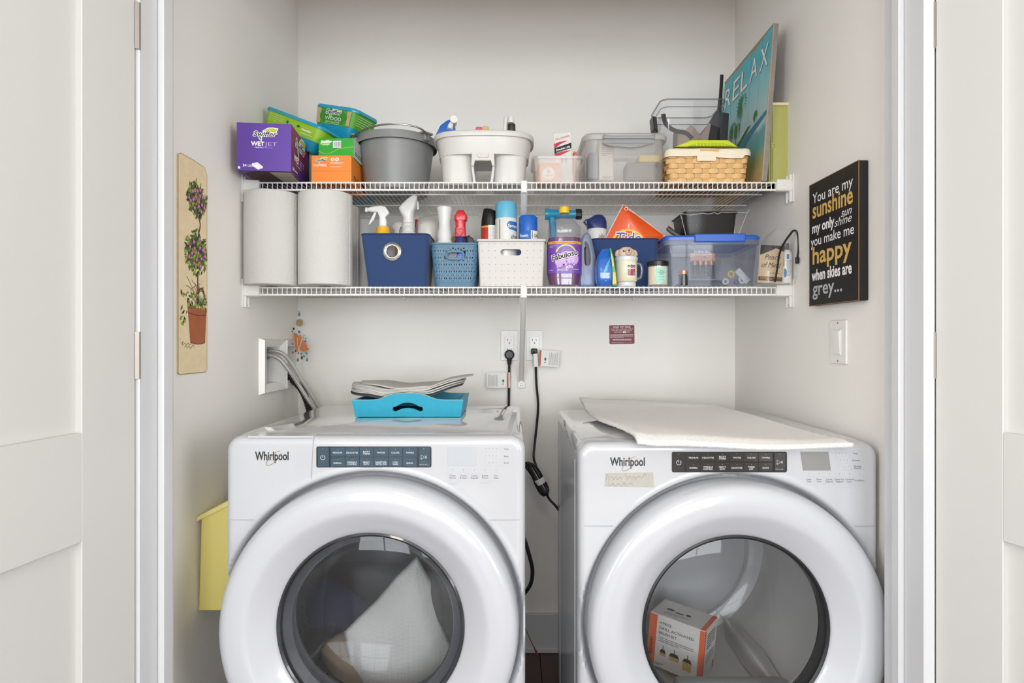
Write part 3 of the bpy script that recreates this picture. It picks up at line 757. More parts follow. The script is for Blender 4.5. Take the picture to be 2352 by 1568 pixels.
# bath mat on the dryer
g = G(); nx, ny = 70, 60; vs = []; fs = []
zt2 = .946; R = random.Random(3)
for j in range(ny+1):
    v = j/ny; Y = 1.366+v*.76
    xl = X(1462, 1.38)+(.235-X(1462, 1.38))*smooth(0, .45, v)+.0*v; xr = X(1948, 1.39)-.03*smooth(0, 1, v)-.035*v
    for i in range(nx+1):
        u = i/nx; x = xl+(xr-xl)*u; z = zt2+.010+.006*math.sin(u*5+1.2)*(v < .9)+.004*math.sin(v*7+u*3)
        ed = min(u, 1-u, v*1.2, 1-v)
        z += .020*smooth(.75, 1, v)*(1-u*.6)+.006*smooth(.1, 0, u)
        z -= .012*smooth(.05, 0, v)*(1-smooth(.55, .9, u)*.5)
        z += .0022*math.sin(x*300+math.sin(Y*90)*2)*math.sin(Y*260)*.5
        vs.append((x, Y, z))
W_ = nx+1
for j in range(ny):
    for i in range(nx): fs.append((j*W_+i, j*W_+i+1, (j+1)*W_+i+1, (j+1)*W_+i))
g.add(vs, fs); o = g.build('bath_mat', mat('cream_terry', '#f0ede8', .98, bump=1., bscale=330, sheen=.3, spec=.1, var=.05, vscale=300), angle=180)
s = o.modifiers.new('s', 'SOLIDIFY'); s.thickness = .009; s.offset = -1
tag(o, 'pale cream terry bath mat spread over the top of the dryer', 'bath mat')

# ================================================================ walls: outlets, cords, signs
def rbox(x0, x1, y0, y1, z0, z1, b): g = G(); g.box(x0, x1, y0, y1, z0, z1, b); return g
def outlet(px0, px1, label):
    a, b = X(px0, YB), X(px1, YB); z0, z1 = Z(828, YB), Z(758, YB); m = (a+b)/2
    t = thing('wall_outlet', label, 'outlet', (m, YB, (z0+z1)/2)); h = (z1-z0)/2; w2 = (b-a)/2
    rbox(-w2, w2, -.005, 0, -h, h, .002).build('cover_plate', mat('plate_white', '#e4e3e1', .3), t)
    rbox(-.0175, .0175, -.0075, -.003, -.0335, .0335, .0012).build('receptacle', WHITE, t)
    for dz in (.017, -.019):
        g = G(); g.box(-.0085, -.0065, -.0078, -.006, dz-.001, dz+.008); g.box(-.0105, -.0065, -.0078, -.006, dz+.003, dz+.0045); g.box(.006, .0075, -.0078, -.006, dz-.001, dz+.007); g.lathe([(0, .0), (.0026, 0), (.0026, .0012)], 10, Matrix.Translation((0, -.0078, dz-.008)) @ Matrix.Rotation(-PI/2, 4, 'X'))
        g.build('slots', BLACK, t)
    rbox(-.006, .006, -.0085, -.006, -.004, .002, .0005).build('test_button', WHITE, t)
    for z in (-.048, .048):
        g = G(); g.lathe([(0, .001), (.003, 0), (.003, -.001)], 10, Matrix.Translation((0, -.006, z)) @ RX); g.build('screw', WHITE, t)
    return m
m1 = outlet(1150, 1190, 'left white wall outlet with a round black plug in it')
m2 = outlet(1208, 1247, 'right white wall outlet with a flat black plug in it')
CORD = mat('black_cord', '#121214', .4)
# washer cord
t = thing('power_cord', 'black power cord of the washing machine hanging from the left outlet', 'cord', (X(1170, YB), 2.31, Z(814, YB)))
g = G(); g.lathe([(0, .016), (.013, .0155), (.018, .009), (.019, -.012), (0, -.013)], 24, RX); g.M = None
g.loft([(-.006, .012, .012, .01, 0, -.004), (-.022, .009, .009, .009, 0, -.004), (-.038, .007, .007, .007, 0, -.004)], 4)
g.build('plug', CORD, t)
g = G(); g.tube([(0, -.004, -.03), (-.001, -.004, -.09), (-.002, -.003, -.17), (-.004, .0, -.30), (.0, -.02, -.5)], .0048, 8, smooth=6); g.build('cord', CORD, t)
TAG = mat('tag_white', '#e6e4e0', .55); RUST = mat('tag_orange', '#b5643a', .6)
def cordtag(t, o, U_, V_, w_, h_, flip=1):
    P = plane(o, U_, V_)
    g = G(); n = 10; vs = []
    for j in (0, 1):
        for i in range(n+1): vs.append(P(w_*i/n, h_*j, .003*math.sin(i/n*4)))
    g.add(vs, [(i, i+1, n+2+i, n+1+i) for i in range(n)]); tg = g.build('warning_tag', TAG, t, angle=180)
    Pf = lambda u, v, e=0: P(u, v, .003*math.sin(u/w_*4)+e)
    a = w_-.012 if flip > 0 else .0
    decal(tg, 'orange_strip', RUST, Pf, [('r', a, .001, a+.007, h_-.001)], .0004)
    c = a-.018 if flip > 0 else a+.018
    it = [('e', c+.005, h_*.45, .004, .006), ('e', c+.004, h_*.25, .0025, .0025)]
    for i in range(5):
        u = (.008+i*.0075) if flip > 0 else (w_-.008-i*.0075)
        it += [('l', [(u, .006+.003*(i % 2)), (u, h_-.006-.004*(i % 3))], .0009), ('l', [(u+.0035, .006), (u+.0035, h_-.01)], .0007)]
    decal(tg, 'lettering', PRINT, Pf, it, .0004); return tg
cordtag(t, (-.086, -.012, Z(889, YB)-Z(814, YB)), (1, 0, 0), (0, 0, 1), .088, .058, 1)
# dryer cord
t = thing('power_cord', 'black power cord of the dryer with a bundled coil, from the right outlet', 'cord', (X(1228, YB), 2.31, Z(806, YB)))
rbox(-.014, .010, -.012, .014, -.012, .010, .005).build('plug', CORD, t)
def dp(px, py, Y=2.30): return (X(px, Y)-X(1228, YB), Y-2.31, Z(py, Y)-Z(806, YB))
g = G(); g.tube([dp(1226, 806), dp(1230, 830), dp(1232, 880), dp(1236, 930), dp(1233, 975), dp(1228, 1020, 2.25), dp(1226, 1050, 2.2), dp(1232, 1072, 2.18), dp(1240, 1095, 2.16)], .0046, 8, smooth=6)
for q in range(4):
    o = q*4-6
    g.tube([dp(1216+o*.8, 1062+q*2, 2.15), dp(1212+o, 1068+q, 2.14), dp(1225+o*.5, 1092, 2.14), dp(1240+o, 1120, 2.13), dp(1252+o*.7, 1137-q, 2.13), dp(1258-o*.2, 1125, 2.15), dp(1244-o*.5, 1098, 2.15), dp(1228-o*.5, 1072, 2.15), dp(1218+o*.8, 1062+q*2, 2.15)], .0045, 7, smooth=5)
g.tube([dp(1252, 1128, 2.15), dp(1262, 1146, 2.13), dp(1280, 1166, 2.1), dp(1300, 1200, 2.1)], .0045, 7, smooth=4)
g.build('cord', CORD, t)
g = G(); p = Vector(dp(1240, 1104, 2.14)); d = Vector((.45, 0, -.89)); g.lathe([(.017, -.010), (.018, -.010), (.018, .010), (.017, .010), (.017, -.010)], 18, Matrix.Translation(p) @ d.to_track_quat('Z', 'Y').to_matrix().to_4x4()); g.build('cord_tie', WHITE, t)
g = G(); g.tube([dp(1229.5, 812, 2.29), dp(1231.5, 842, 2.29)], .0085, 10, flat=.6); g.build('cord_sleeve', TAG, t)
cordtag(t, (X(1237, 2.29)-X(1228, YB), -.03, Z(840, 2.29)-Z(806, YB)), (.98, 0, -.06), (.06, 0, 1), .075, .060, -1)
# cable low between the machines
t = thing('drain_cable', 'thick black cable curving out low beside the washing machine side', 'cord', (0, 0, 0))
def wp(px, py, Y): return (X(px, Y), Y, Z(py, Y))
g = G(); g.tube([wp(1192, 1215, 1.95), wp(1205, 1240, 1.95), wp(1217, 1280, 1.94), wp(1223, 1310, 1.94), wp(1219, 1340, 1.94), wp(1205, 1362, 1.95), wp(1190, 1375, 1.96)], .0062, 8, smooth=6); g.build('cable', CORD, t)
t = thing('thin_wire', 'thin red wire hanging low between the two machines', 'wire', (0, 0, 0))
g = G(); g.tube([(.0245, 2.0, Z(1415, 2.0)), wp(1212, 1455, 2.0), wp(1226, 1486, 2.0)], .0013, 6, smooth=4); g.build('wire', mat('dark_red', '#7e1f1c', .5), t)
g = G(); g.tube([wp(1226, 1484, 2.0), wp(1232, 1498, 2.0), wp(1236, 1506, 2.0)], [.0015, .0035, .002], 7); g.build('wire_end', mat('dark_red', '#7e1f1c', .5), t)
# fire warning sticker
a, b, z0, z1 = X(1399.5, YB), X(1457, YB), Z(789.5, YB), Z(746.5, YB)
t = thing('warning_sticker', 'dark red RISK OF FIRE sticker on the back wall above the dryer', 'sticker', ((a+b)/2, YB, (z0+z1)/2), (0, math.radians(-.8), 0))
hx, hz = (b-a)/2, (z1-z0)/2
g = G(); g.loft([(0, hx+.0012, hz+.0012, .005), (.0004, hx+.0012, hz+.0012, .005)], 5, M=RX); g.build('white_border', mat('sticker_border', '#ecdedc', .5), t)
g = G(); g.loft([(0, hx, hz, .004), (.0007, hx, hz, .004)], 5, M=RX); g.build('red_field', mat('sticker_red', '#7a2a30', .5), t)
fp = plane((0, -.0007, 0)); it = [('t', 'RISK OF FIRE', 0, hz-.0105, .0088, {'w': .066}), ('t', 'THE NFPA 13D/13R LIMITS', 0, hz-.0165, .005, {'w': .084}), ('t', 'OF AREA 30 FT BELOW ITS', 0, hz-.0223, .005, {'w': .076}), ('t', 'LOCATION IS', -.014, hz-.0283, .005, {'w': .03, 'al': 'c'}), ('t', 'AND', .024, hz-.0283, .005, {'w': .014})]
decal(t, 'lettering', WINK, fp, it+[('r', .004, hz-.030, .015, hz-.0235)]+para(-hx+.004, hx-.005, hz-.036, .0036, 4, .0012, 3)+para(-hx+.012, hx-.012, -hz+.0165, .003, 2, .0016, 7, 1.)+para(-hx+.008, hx-.008, -hz+.006, .0022, 2, .0006, 9), .0003)
decal(t, 'lettering', mat('sticker_red', '#7a2a30'), fp, [('t', '50', .0095, hz-.029, .006)], .0006)
# light switch on the right wall
Ya, Yb_ = 1.628, 1.541
t = thing('light_switch', 'white rocker light switch on the right wall below the sunshine sign', 'switch', (XR, (Ya+Yb_)/2, Z(786, 1.585)), (0, 0, -PI/2))
rbox(-.040, .040, -.006, 0, -.056, .058, .0025).build('cover_plate', WHITE, t)
g = G(); g.box(-.0165, .0165, -.0085, -.004, -.033, .033, .001); g.build('switch_frame', mat('plate_white', '#e4e3e1', .3), t)
g = G(); g.add([(-.014, -.0125, .029), (.014, -.0125, .029), (.014, -.0092, -.029), (-.014, -.0092, -.029), (-.014, -.006, .029), (.014, -.006, .029), (.014, -.006, -.029), (-.014, -.006, -.029)], [(0, 1, 2, 3), (0, 4, 5, 1), (3, 2, 6, 7), (0, 3, 7, 4), (1, 5, 6, 2)]); g.build('rocker', WHITE, t)
for z in (-.048, .05):
    g = G(); g.lathe([(0, .001), (.003, 0), (.003, -.001)], 10, Matrix.Translation((0, -.0065, z)) @ RX); g.build('screw', GINK, t)
# sunshine sign
SB = mat('sign_black_paint', '#15130f', .6, var=.3, vscale=30); WE = mat('sign_worn_edge', '#8f6f49', .8)
t = thing('wall_sign', 'black wooden sign with the sunshine verse on the right wall', 'sign', (XR, 1.578, H+.098), (0, 0, -PI/2))
sw, sh = .242, .333
g = G(); g.box(-sw/2, sw/2, -.024, -.0005, 0, sh, .0015); g.build('board', SB, t)
g = G(); e = .0011
for p, q in (((-sw/2, 0), (sw/2, 0)), ((sw/2, 0), (sw/2, sh)), ((sw/2, sh), (-sw/2, sh)), ((-sw/2, sh), (-sw/2, 0))): g.tube([(p[0], -.0235, p[1]), (q[0], -.0235, q[1])], e, 5)
g.build('worn_edge', WE, t)
fp = plane((-sw/2, -.024, 0)); GOLD = mat('sign_gold_ink', '#d9b262', .6); SIL = mat('sign_silver_ink', '#b9babb', .6)
S = lambda s, a, b, f, h, **k: ('t', s, a*sw, f*sh, h, dict(w=(b-a)*sw, al='l', **k))
decal(t, 'lettering', WINK, fp, [S('You are my', .08, .90, .835, .039, bold=.005), S('my only', .07, .55, .595, .037, bold=.03), S('sun', .68, .88, .64, .030, shear=.35), S('shine', .55, .88, .583, .030, shear=.35), S('you make me', .04, .92, .487, .037, bold=.005), S('when skies are', .06, .88, .205, .041, bold=.03)], .0004)
decal(t, 'lettering', GOLD, fp, [S('sunshine', .08, .90, .715, .062, bold=.02), S('happy', .08, .88, .34, .066, bold=.02)], .0004)
decal(t, 'lettering', SIL, fp, [S('grey...', .08, .70, .085, .052, bold=.015)], .0004)
# topiary panel on the left wall
CR = mat('crackled_cream_paint', '#ead6b0', .7, var=.14, vscale=40, bump=.4, bscale=60)
pw, ph = .14, .54; za = H-.080
t = thing('wall_art', 'tall narrow board painted with a potted rose topiary on the left wall', 'picture', (XL, 1.555, za), (0, 0, PI/2))
arc = []
for i in range(9):
    u = -pw/2+pw*i/8; arc.append((u, 0-.004*abs(u/pw*2)**6+0))
outl = [(-pw/2, .004), (-pw/2+.006, 0), (pw/2-.006, 0), (pw/2, .004), (pw/2, ph-.02), (pw/2-.012, ph-.003), (0, ph), (-pw/2+.012, ph), (-pw/2, ph-.006)]
g = G(); g.prism(outl, -.0045, -.0005, 0); bd = g.build('board', CR, t)
g = G(); g.tube([(x, -.004, z) for x, z in outl+[outl[0]]], .001, 5); g.build('dark_edge', mat('antiqued_edge', '#9a7f58', .8), t)
fp = plane((-pw/2, -.0045, 0)); R = random.Random(5)
def pu(px): return (px-417)/66*pw
def pv(py): return (857-py)/510*ph
GR = [mat('leaf_dark', '#2c3a26', .7), mat('leaf_mid', '#52702c', .7), mat('leaf_light', '#94a83c', .7)]
PK = [mat('rose_pink', '#b5649a', .7), mat('rose_light', '#d9a0c4', .7), mat('rose_dark', '#7a2f52', .7)]
L = [[], [], []]; K = [[], [], []]
def leafp(u, v, r, a): return ('p', [(u+r*math.cos(a), v+r*math.sin(a)), (u+.4*r*math.cos(a+1.57), v+.4*r*math.sin(a+1.57)), (u-r*math.cos(a), v-r*math.sin(a)), (u-.4*r*math.cos(a+1.57), v-.4*r*math.sin(a+1.57))])
def ball(px, py, rx, ry, n):
    cu, cv = pu(px), pv(py); L[0].append(('e', cu, cv, rx*.8, ry*.8))
    for i in range(n):
        a = R.uniform(0, 2*PI); q = R.uniform(.5, 1.12); u = cu+rx*q*math.cos(a); v = cv+ry*q*math.sin(a)
        if .003 < u < pw-.003: L[R.choice((0, 1, 1, 2))].append(leafp(u, v, R.uniform(.005, .0105), R.uniform(0, PI)))
    for i in range(n//3):
        a = R.uniform(0, 2*PI); q = R.uniform(0, .7); L[R.choice((1, 1, 2))].append(leafp(cu+rx*q*math.cos(a), cv+ry*q*math.sin(a), R.uniform(.006, .010), R.uniform(0, PI)))
    for i in range(14):
        a = i*2.4+R.uniform(-.3, .3); q = math.sqrt((i+.5)/14)*.82; u = cu+rx*q*math.cos(a); v = cv+ry*q*math.sin(a); r = .0068
        K[2].append(('e', u, v, r, r)); K[0].append(('e', u, v, r*.8, r*.8)); K[1].append(('e', u+.001, v+.001, r*.4, r*.35))
ball(459, 440, .046, .043, 130); ball(457, 567, .052, .052, 170)
for px in range(424, 484, 4):
    for q in range(5):
        u, v = pu(px+R.uniform(-3, 3)), pv(R.uniform(665, 745 if px < 434 or px > 478 else 700))
        if .003 < u < pw-.003: L[R.choice((0, 1, 2))].append(leafp(u, v, R.uniform(.005, .009), R.uniform(0, PI)))
BW = mat('painted_branch', '#6a4a30', .7)
tw = [('l', [(pu(460), pv(475)), (pu(466), pv(495)), (pu(462), pv(520))], .005, 4), ('l', [(pu(461), pv(610)), (pu(460), pv(640)), (pu(463), pv(690))], .006, 4), ('l', [(pu(455), pv(400)), (pu(458), pv(385))], .002)]
for i in range(9): 
    u = pu(460)+R.uniform(-.01, .01); tw.append(('l', [(u, pv(690)), (u+R.uniform(-.03, .02), pv(660)), (u+R.uniform(-.06, .04), pv(R.uniform(625, 650)))], .0014, 4))
for i in range(8): tw.append(('l', [(pu(468)+(.013+.0012*i)*math.cos(a), pv(672)+(.015+.0012*i)*math.sin(a)) for a in [6.3*k/16+i for k in range(15)]], .0011))
decal(t, 'painted_pot', mat('painted_terracotta', '#a8603c', .7, var=.2, vscale=30), fp, [('p', [(pu(437), pv(700)), (pu(482), pv(700)), (pu(481), pv(714)), (pu(478), pv(785)), (pu(460), pv(788)), (pu(443), pv(784)), (pu(438), pv(714))])], .0003)
decal(t, 'pot_rim_line', mat('pot_dark', '#5a2f1e', .7), fp, [('l', [(pu(438), pv(713)), (pu(460), pv(718)), (pu(481), pv(715))], .002, 4), ('l', [(pu(443), pv(784)), (pu(460), pv(788)), (pu(478), pv(785))], .0015, 4)], .0005)
decal(t, 'painted_twigs', BW, fp, tw, .0006)
for i in range(3): decal(t, 'painted_leaves', GR[i], fp, L[i], .0008+.0001*i)
for i, j in ((2, 0), (0, 1), (1, 2)): decal(t, 'painted_roses', PK[i], fp, K[i], .0012+.0001*j)
decal(t, 'painted_eggs', mat('egg_blue', '#9db8b4', .6), fp, [('e', pu(466), pv(673), .005, .004), ('e', pu(470), pv(676), .005, .004)], .0012)
decal(t, 'signature', INK, fp, [('l', [(pu(424), pv(786)), (pu(427), pv(781)), (pu(425), pv(790)), (pu(431), pv(785)), (pu(434), pv(789)), (pu(438), pv(785)), (pu(441), pv(789)), (pu(446), pv(786))], .001, 3), ('l', [(pu(430), pv(795)), (pu(433), pv(790)), (pu(436), pv(797)), (pu(440), pv(791)), (pu(443), pv(798)), (pu(450), pv(789)), (pu(452), pv(797))], .001, 3)], .0006)
# washer outlet box on the left wall
t = thing('washer_box', 'white double recessed washer outlet box on the left wall', 'outlet box', (XL, 0, 0))
y0, y1, z0, z1 = 1.967, 2.328, H-.172, H+.010
fr = G()
def bevframe(ya, yb, za_, zb, oya, oyb, oza, ozb):
    A = [(0.0, ya, za_), (0.0, yb, za_), (0.0, yb, zb), (0.0, ya, zb)]; B = [(.018, ya+.006, za_+.006), (.018, yb-.006, za_+.006), (.018, yb-.006, zb-.006), (.018, ya+.006, zb-.006)]
    C = [(.004, oya, oza), (.004, oyb, oza), (.004, oyb, ozb), (.004, oya, ozb)]; D = [(-.09, oya, oza), (-.09, oyb, oza), (-.09, oyb, ozb), (-.09, oya, ozb)]
    fr.add(A+B+C+D, [(a+k, a+(k+1) % 4, a+4+(k+1) % 4, a+4+k) for a in (0, 4, 8) for k in range(4)]+[(12, 13, 14, 15)])
bevframe(y0, 2.165, z0, z1, 2.022, 2.135, H-.140, H-.018); bevframe(2.165, y1, z0, z1, 2.195, 2.297, H-.140, H-.018)
fr.build('box_frame', WHITE, t, angle=20)
for y in (2.06, 2.10):
    g = G(); g.tube([(-.075, y, H-.075), (-.02, y, H-.05)], .009, 10); g.tube([(-.05, y, H-.055), (-.05, y, H-.025)], .005, 8); g.build('valve', STEEL, t)
# hoses
BRD = mat('braided_steel', '#bbb9b5', .35, metal=.6, bump=.5, bscale=900)
for i, (lab, pts) in enumerate((('upper braided steel hose from the washer outlet box', ((613, 806, 2.08), (640, 808, 2.08), (668, 832, 2.10), (690, 868, 2.12), (713, 903, 2.14), (736, 944, 2.16), (752, 985, 2.18))), ('lower braided steel hose from the washer outlet box', ((612, 811, 2.05), (635, 820, 2.04), (660, 845, 2.05), (684, 880, 2.08), (706, 915, 2.10), (727, 946, 2.12), (742, 985, 2.14))))):
    t = thing('braided_hose', lab, 'hose', (0, 0, 0)); g = G()
    P = [wp(*p) for p in pts]; P[0] = (P[0][0]-.035, P[0][1], P[0][2]); g.tube(P, .0068, 10, smooth=8); g.build('hose', BRD, t)
    g = G(); d = (Vector(P[1])-Vector(P[0])).normalized(); g.tube([Vector(P[0])-d*.0, Vector(P[0])+d*.03], .0095, 10); g.build('coupling', STEEL, t)
t = thing('drain_hose', 'black corrugated drain hose behind the steel hoses', 'hose', (0, 0, 0)); g = G()
P = smoothpts([wp(*p) for p in ((655, 850, 2.25), (668, 868, 2.24), (690, 890, 2.22), (703, 915, 2.2), (712, 945, 2.2), (722, 985, 2.2))], 10)
g.tube(P, [.0135 if i % 2 else .0115 for i in range(len(P))], 12); g.build('hose', mat('black_rubber', '#17181c', .45), t)
# white recess card seen below the box
# beaded sun catcher under the lower shelf
t = thing('sun_catcher', 'beaded butterfly sun catcher hanging under the left end of the lower shelf', 'ornament', (0, 0, 0))
Ys = 2.24
def q(px, py, dy=0): return Vector((X(px, Ys), Ys+dy, Z(py, Ys)))
g = G(); g.tube([q(686, 686), q(687, 768), q(689, 800)], .0006, 5); g.build('string', WIRE, t)
def bead(px, py, r, m, nm='bead', sz=1.2):
    g = G(); c = q(px, py, -.003); g.lathe([(0, -r*sz), (r*.75, -r*.6*sz), (r, 0), (r*.75, r*.6*sz), (0, r*sz)], 8, Matrix.Translation(c)); g.build(nm, m, t, angle=10)
TB = mat('teal_glass_bead', '#3a8fa6', .12, coat=.8); DB = mat('dark_glass_bead', '#2c2438', .12, coat=.8); AB = mat('amber_glass_bead', '#a5682e', .12, coat=.8); CB = clear('clear_bead', '#dfe6ea', .15); VB = mat('violet_glass_bead', '#6a4a86', .12, coat=.8)
bead(687, 716, .003, CB); bead(688, 722, .005, TB, sz=1.5); bead(688, 762, .005, TB, sz=1.3)
g = G(); g.lathe([(0, .001), (.0125, .001), (.0135, 0), (.0125, -.001), (0, -.001)], 28, Matrix.Translation(q(688, 741)) @ RX); g.build('brass_disc', mat('antique_brass', '#a89868', .4, metal=.6), t)
GB = mat('amber_stained_glass', '#c9774a', .15, coat=.6, var=.15, vscale=60); LB = mat('gold_wire', '#cbb489', .35, metal=.5)
wings = [[(674, 764), (684, 768), (689, 778), (684, 797), (677, 790), (672, 776)], [(684, 775), (691, 768), (695, 776), (690, 790), (684, 797)], [(690, 800), (697, 780), (706, 790), (710, 803), (702, 808), (693, 805)], [(679, 790), (688, 796), (687, 808), (681, 802)]]
for wi, wg in enumerate(wings):
    P = [q(*p, dy=-.0045*wi) for p in wg]; g = G(); n = len(P)
    g.add([p+Vector((0, .001, 0)) for p in P]+[p-Vector((0, .001, 0)) for p in P], [tuple(range(n)), tuple(range(n, 2*n))[::-1]]+[(k, (k+1) % n, n+(k+1) % n, n+k) for k in range(n)]); g.build('wing', GB, t)
    g = G(); g.tube(P+[P[0]], .0014, 6); g.build('wing_wire', LB, t)
R = random.Random(2)
for (px, py) in ((675, 755), (672, 761), (699, 770), (703, 777), (671, 783), (673, 790), (676, 797), (706, 795), (708, 801), (693, 812), (705, 811), (699, 818), (680, 806), (673, 809), (686, 811), (669, 787), (702, 784), (697, 775)):
    bead(px, py, R.uniform(.0024, .0042), R.choice((DB, CB, AB, VB, TB, CB, DB)))
    c_ = min(((677, 780), (690, 782), (700, 795), (684, 800)), key=lambda c: (c[0]-px)**2+(c[1]-py)**2); g = G(); g.tube([q(px, py, -.003), q((px+c_[0])/2+1, (py+c_[1])/2-1, -.005), q(*c_, -.006)], .0004, 4, smooth=3); g.build('bead_wire', LB, t)
for px, py, m in ((685, 826, AB), (706, 826, TB), (694, 821, DB)): bead(px, py, .0042, m, 'drop_bead', 1.8); g = G(); g.tube([q(px, py, -.003), q(px, 800, -.006)], .0004, 4); g.build('bead_wire', LB, t)
# yellow wall bin, left of the washing machine
YEL = mat('butter_yellow_plastic', '#f0e28a', .4)
Yb2 = 1.583; t = thing('wall_bin', 'butter yellow bin on the left wall beside the washing machine', 'bin', (0, Yb2, 0))
bx = [XZ(p[0], p[1], Yb2) for p in ((455, 1403), (560, 1403), (560, 1140), (461, 1190))]
bx[0] = (max(bx[0][0], XL+.001), bx[0][1]); bx[3] = (max(bx[3][0], XL+.003), bx[3][1])
g = G(); g.prism(bx, 0, .14, .006); g.build('body', YEL, t)
rm = [XZ(p[0], p[1], Yb2) for p in ((454, 1197), (562, 1143), (560, 1131), (453, 1186))]; rm[0] = (XL+.0005, rm[0][1]); rm[3] = (XL+.0005, rm[3][1])
g = G(); g.prism(rm, -.006, .146, .003); g.build('rim', mat('pale_yellow_plastic', '#f6ec9c', .4), t)
# ================================================================ upper shelf
Tt = mat('logo_tail_green', '#3f9a78', .5); Yy = mat('logo_swoosh', '#b9c63a', .5); NV = mat('logo_navy', '#1d2138', .5)
def swiffer(parent, mp, u, v, w_, e=.0005, rot=0.):
    """the brand mark: swoosh, tail and slanted letters with a white outline"""
    c, s = math.cos(rot), math.sin(rot); m2 = lambda a, b, ee=0: mp(u+a*c-b*s, v+a*s+b*c, ee); h = w_*.27
    decal(parent, 'logo_outline', WINK, m2, [('p', [(-.12*w_, h*.85), (.1*w_, h*1.35), (.3*w_, h*1.42), (.54*w_, h*1.3), (.46*w_, h*.6), (.4*w_, h*.2), (-.05*w_, h*.3)]), ('p', [(-.30*w_, h*.1), (-.12*w_, h*.1), (-.14*w_, -h*.85), (-.26*w_, -h*.4)])], e)
    decal(parent, 'logo_swoosh', Yy, m2, [('p', [(-.08*w_, h*.88), (.12*w_, h*1.22), (.3*w_, h*1.3), (.5*w_, h*1.2), (.42*w_, h*.62)])], e+.0002)
    decal(parent, 'logo_tail', Tt, m2, [('p', [(-.27*w_, h*.1), (-.15*w_, h*.1), (-.165*w_, -h*.65), (-.24*w_, -h*.3)])], e+.0002)
    decal(parent, 'lettering', WINK, m2, [('t', 'Swiffer', 0, 0, h*1.15, {'w': w_*1.02, 'bold': .075, 'shear': .25})], e+.0004)
    decal(parent, 'lettering', NV, m2, [('t', 'Swiffer', 0, 0, h*1.1, {'w': w_*.95, 'bold': .012, 'shear': .25})], e+.0006)
PUR = mat('purple_card', '#5f3d9e', .5); MAG = mat('magenta_card', '#7d1f5c', .5)
m = mat('magenta_to_purple_card', '#7d1f5c', .5); nt = m.node_tree; tc = nt.nodes.new('ShaderNodeTexCoord'); sp = nt.nodes.new('ShaderNodeSeparateXYZ'); rmp = nt.nodes.new('ShaderNodeValToRGB')
nt.links.new(tc.outputs['Object'], sp.inputs[0]); mr = nt.nodes.new('ShaderNodeMapRange'); mr.inputs['From Min'].default_value = .0; mr.inputs['From Max'].default_value = .13; nt.links.new(sp.outputs['Z'], mr.inputs['Value']); nt.links.new(mr.outputs[0], rmp.inputs[0]); nt.links.new(rmp.outputs[0], nt.nodes['Principled BSDF'].inputs['Base Color'])
rmp.color_ramp.elements[0].position = .2; rmp.color_ramp.elements[0].color = lin('#45236f'); rmp.color_ramp.elements[1].position = .75; rmp.color_ramp.elements[1].color = lin('#84215c')
# purple mop pad box
t = thing('mop_pad_carton', 'purple carton of mop pads overhanging the left end of the upper shelf', 'box', (X(549, 1.76), 1.745, D1+.001), (0, 0, math.radians(6)))
bw_, bd_, bh_ = .151, .23, .137
g = G(); g.box(0, bw_, 0, bd_, .0, bh_, .0008); g.build('carton', m, t)
g = G(); g.box(.0005, bw_-.0005, -.0006, .0002, .0005, bh_-.0005); g.build('front_face', PUR, t)
fp = plane((0, -.0006, 0)); rp = plane((bw_, 0, 0), (0, 1, 0))
swiffer(t, fp, bw_*.52, .099, .068)
LV = mat('lavender_ink', '#b7a3dd', .5)
decal(t, 'lettering', WINK, fp, [('t', 'WET', bw_*.26, .072, .0165, {'w': .037, 'al': 'l', 'bold': .04}), ('t', '24', .017, .012, .009, {'w': .010, 'al': 'l', 'bold': .04})]+scribble(.030, .046, .0145, .0022)+scribble(.030, .046, .0115, .0014)+scribble(.05, .075, .066, .0017), .0004)
decal(t, 'lettering', LV, fp, [('t', 'JET', bw_*.26+.0375, .072, .0165, {'w': .035, 'al': 'l', 'bold': .0})]+scribble(.076, .10, .066, .0012), .0004)
decal(t, 'pad_picture', WINK, fp, [('p', [(.042, .014), (.059, .003), (.072, .008), (.072, .013), (.057, .0245), (.042, .021)])], .0004)
decal(t, 'pad_picture', mat('pad_shade', '#cfc6e4', .6), fp, [('l', [(.047, .0195), (.060, .0195), (.068, .011)], .0012), ('l', [(.0425, .014), (.059, .0045), (.0715, .0085)], .0012)], .0006)
decal(t, 'recycling_mark', WINK, fp, [('r', .0035, .005, .010, .0115)], .0004)
swiffer(t, rp, .105, .088, .125)
decal(t, 'lettering', WINK, rp, [('t', 'WET', .028, .043, .026, {'w': .062, 'al': 'l', 'bold': .04}), ('t', '24', .012, .010, .014, {'w': .018, 'al': 'l', 'bold': .04})]+scribble(.035, .07, .012, .004, seed=3)+scribble(.05, .12, .034, .002, seed=4), .0005)
decal(t, 'lettering', LV, rp, [('t', 'JET', .094, .043, .026, {'w': .06, 'al': 'l'})], .0005)
bp = plane((0, 0, 0), (1, 0, 0), (0, -1, 0))
decal(t, 'torn_opening', mat('carton_inside_dark', '#4a3434', .8), plane((0, bd_, -.0003), (1, 0, 0), (0, -1, 0)), [('p', [(.015, .12), (.06, .10), (.10, .13), (.098, .218), (.05, .222), (.014, .20)])], .0003)
decal(t, 'torn_flap', mat('grey_board', '#a79c90', .8), plane((0, bd_, -.0003), (1, 0, 0), (0, -1, 0)), [('p', [(.10, .12), (.146, .10), (.149, .225), (.088, .226)])], .0006)
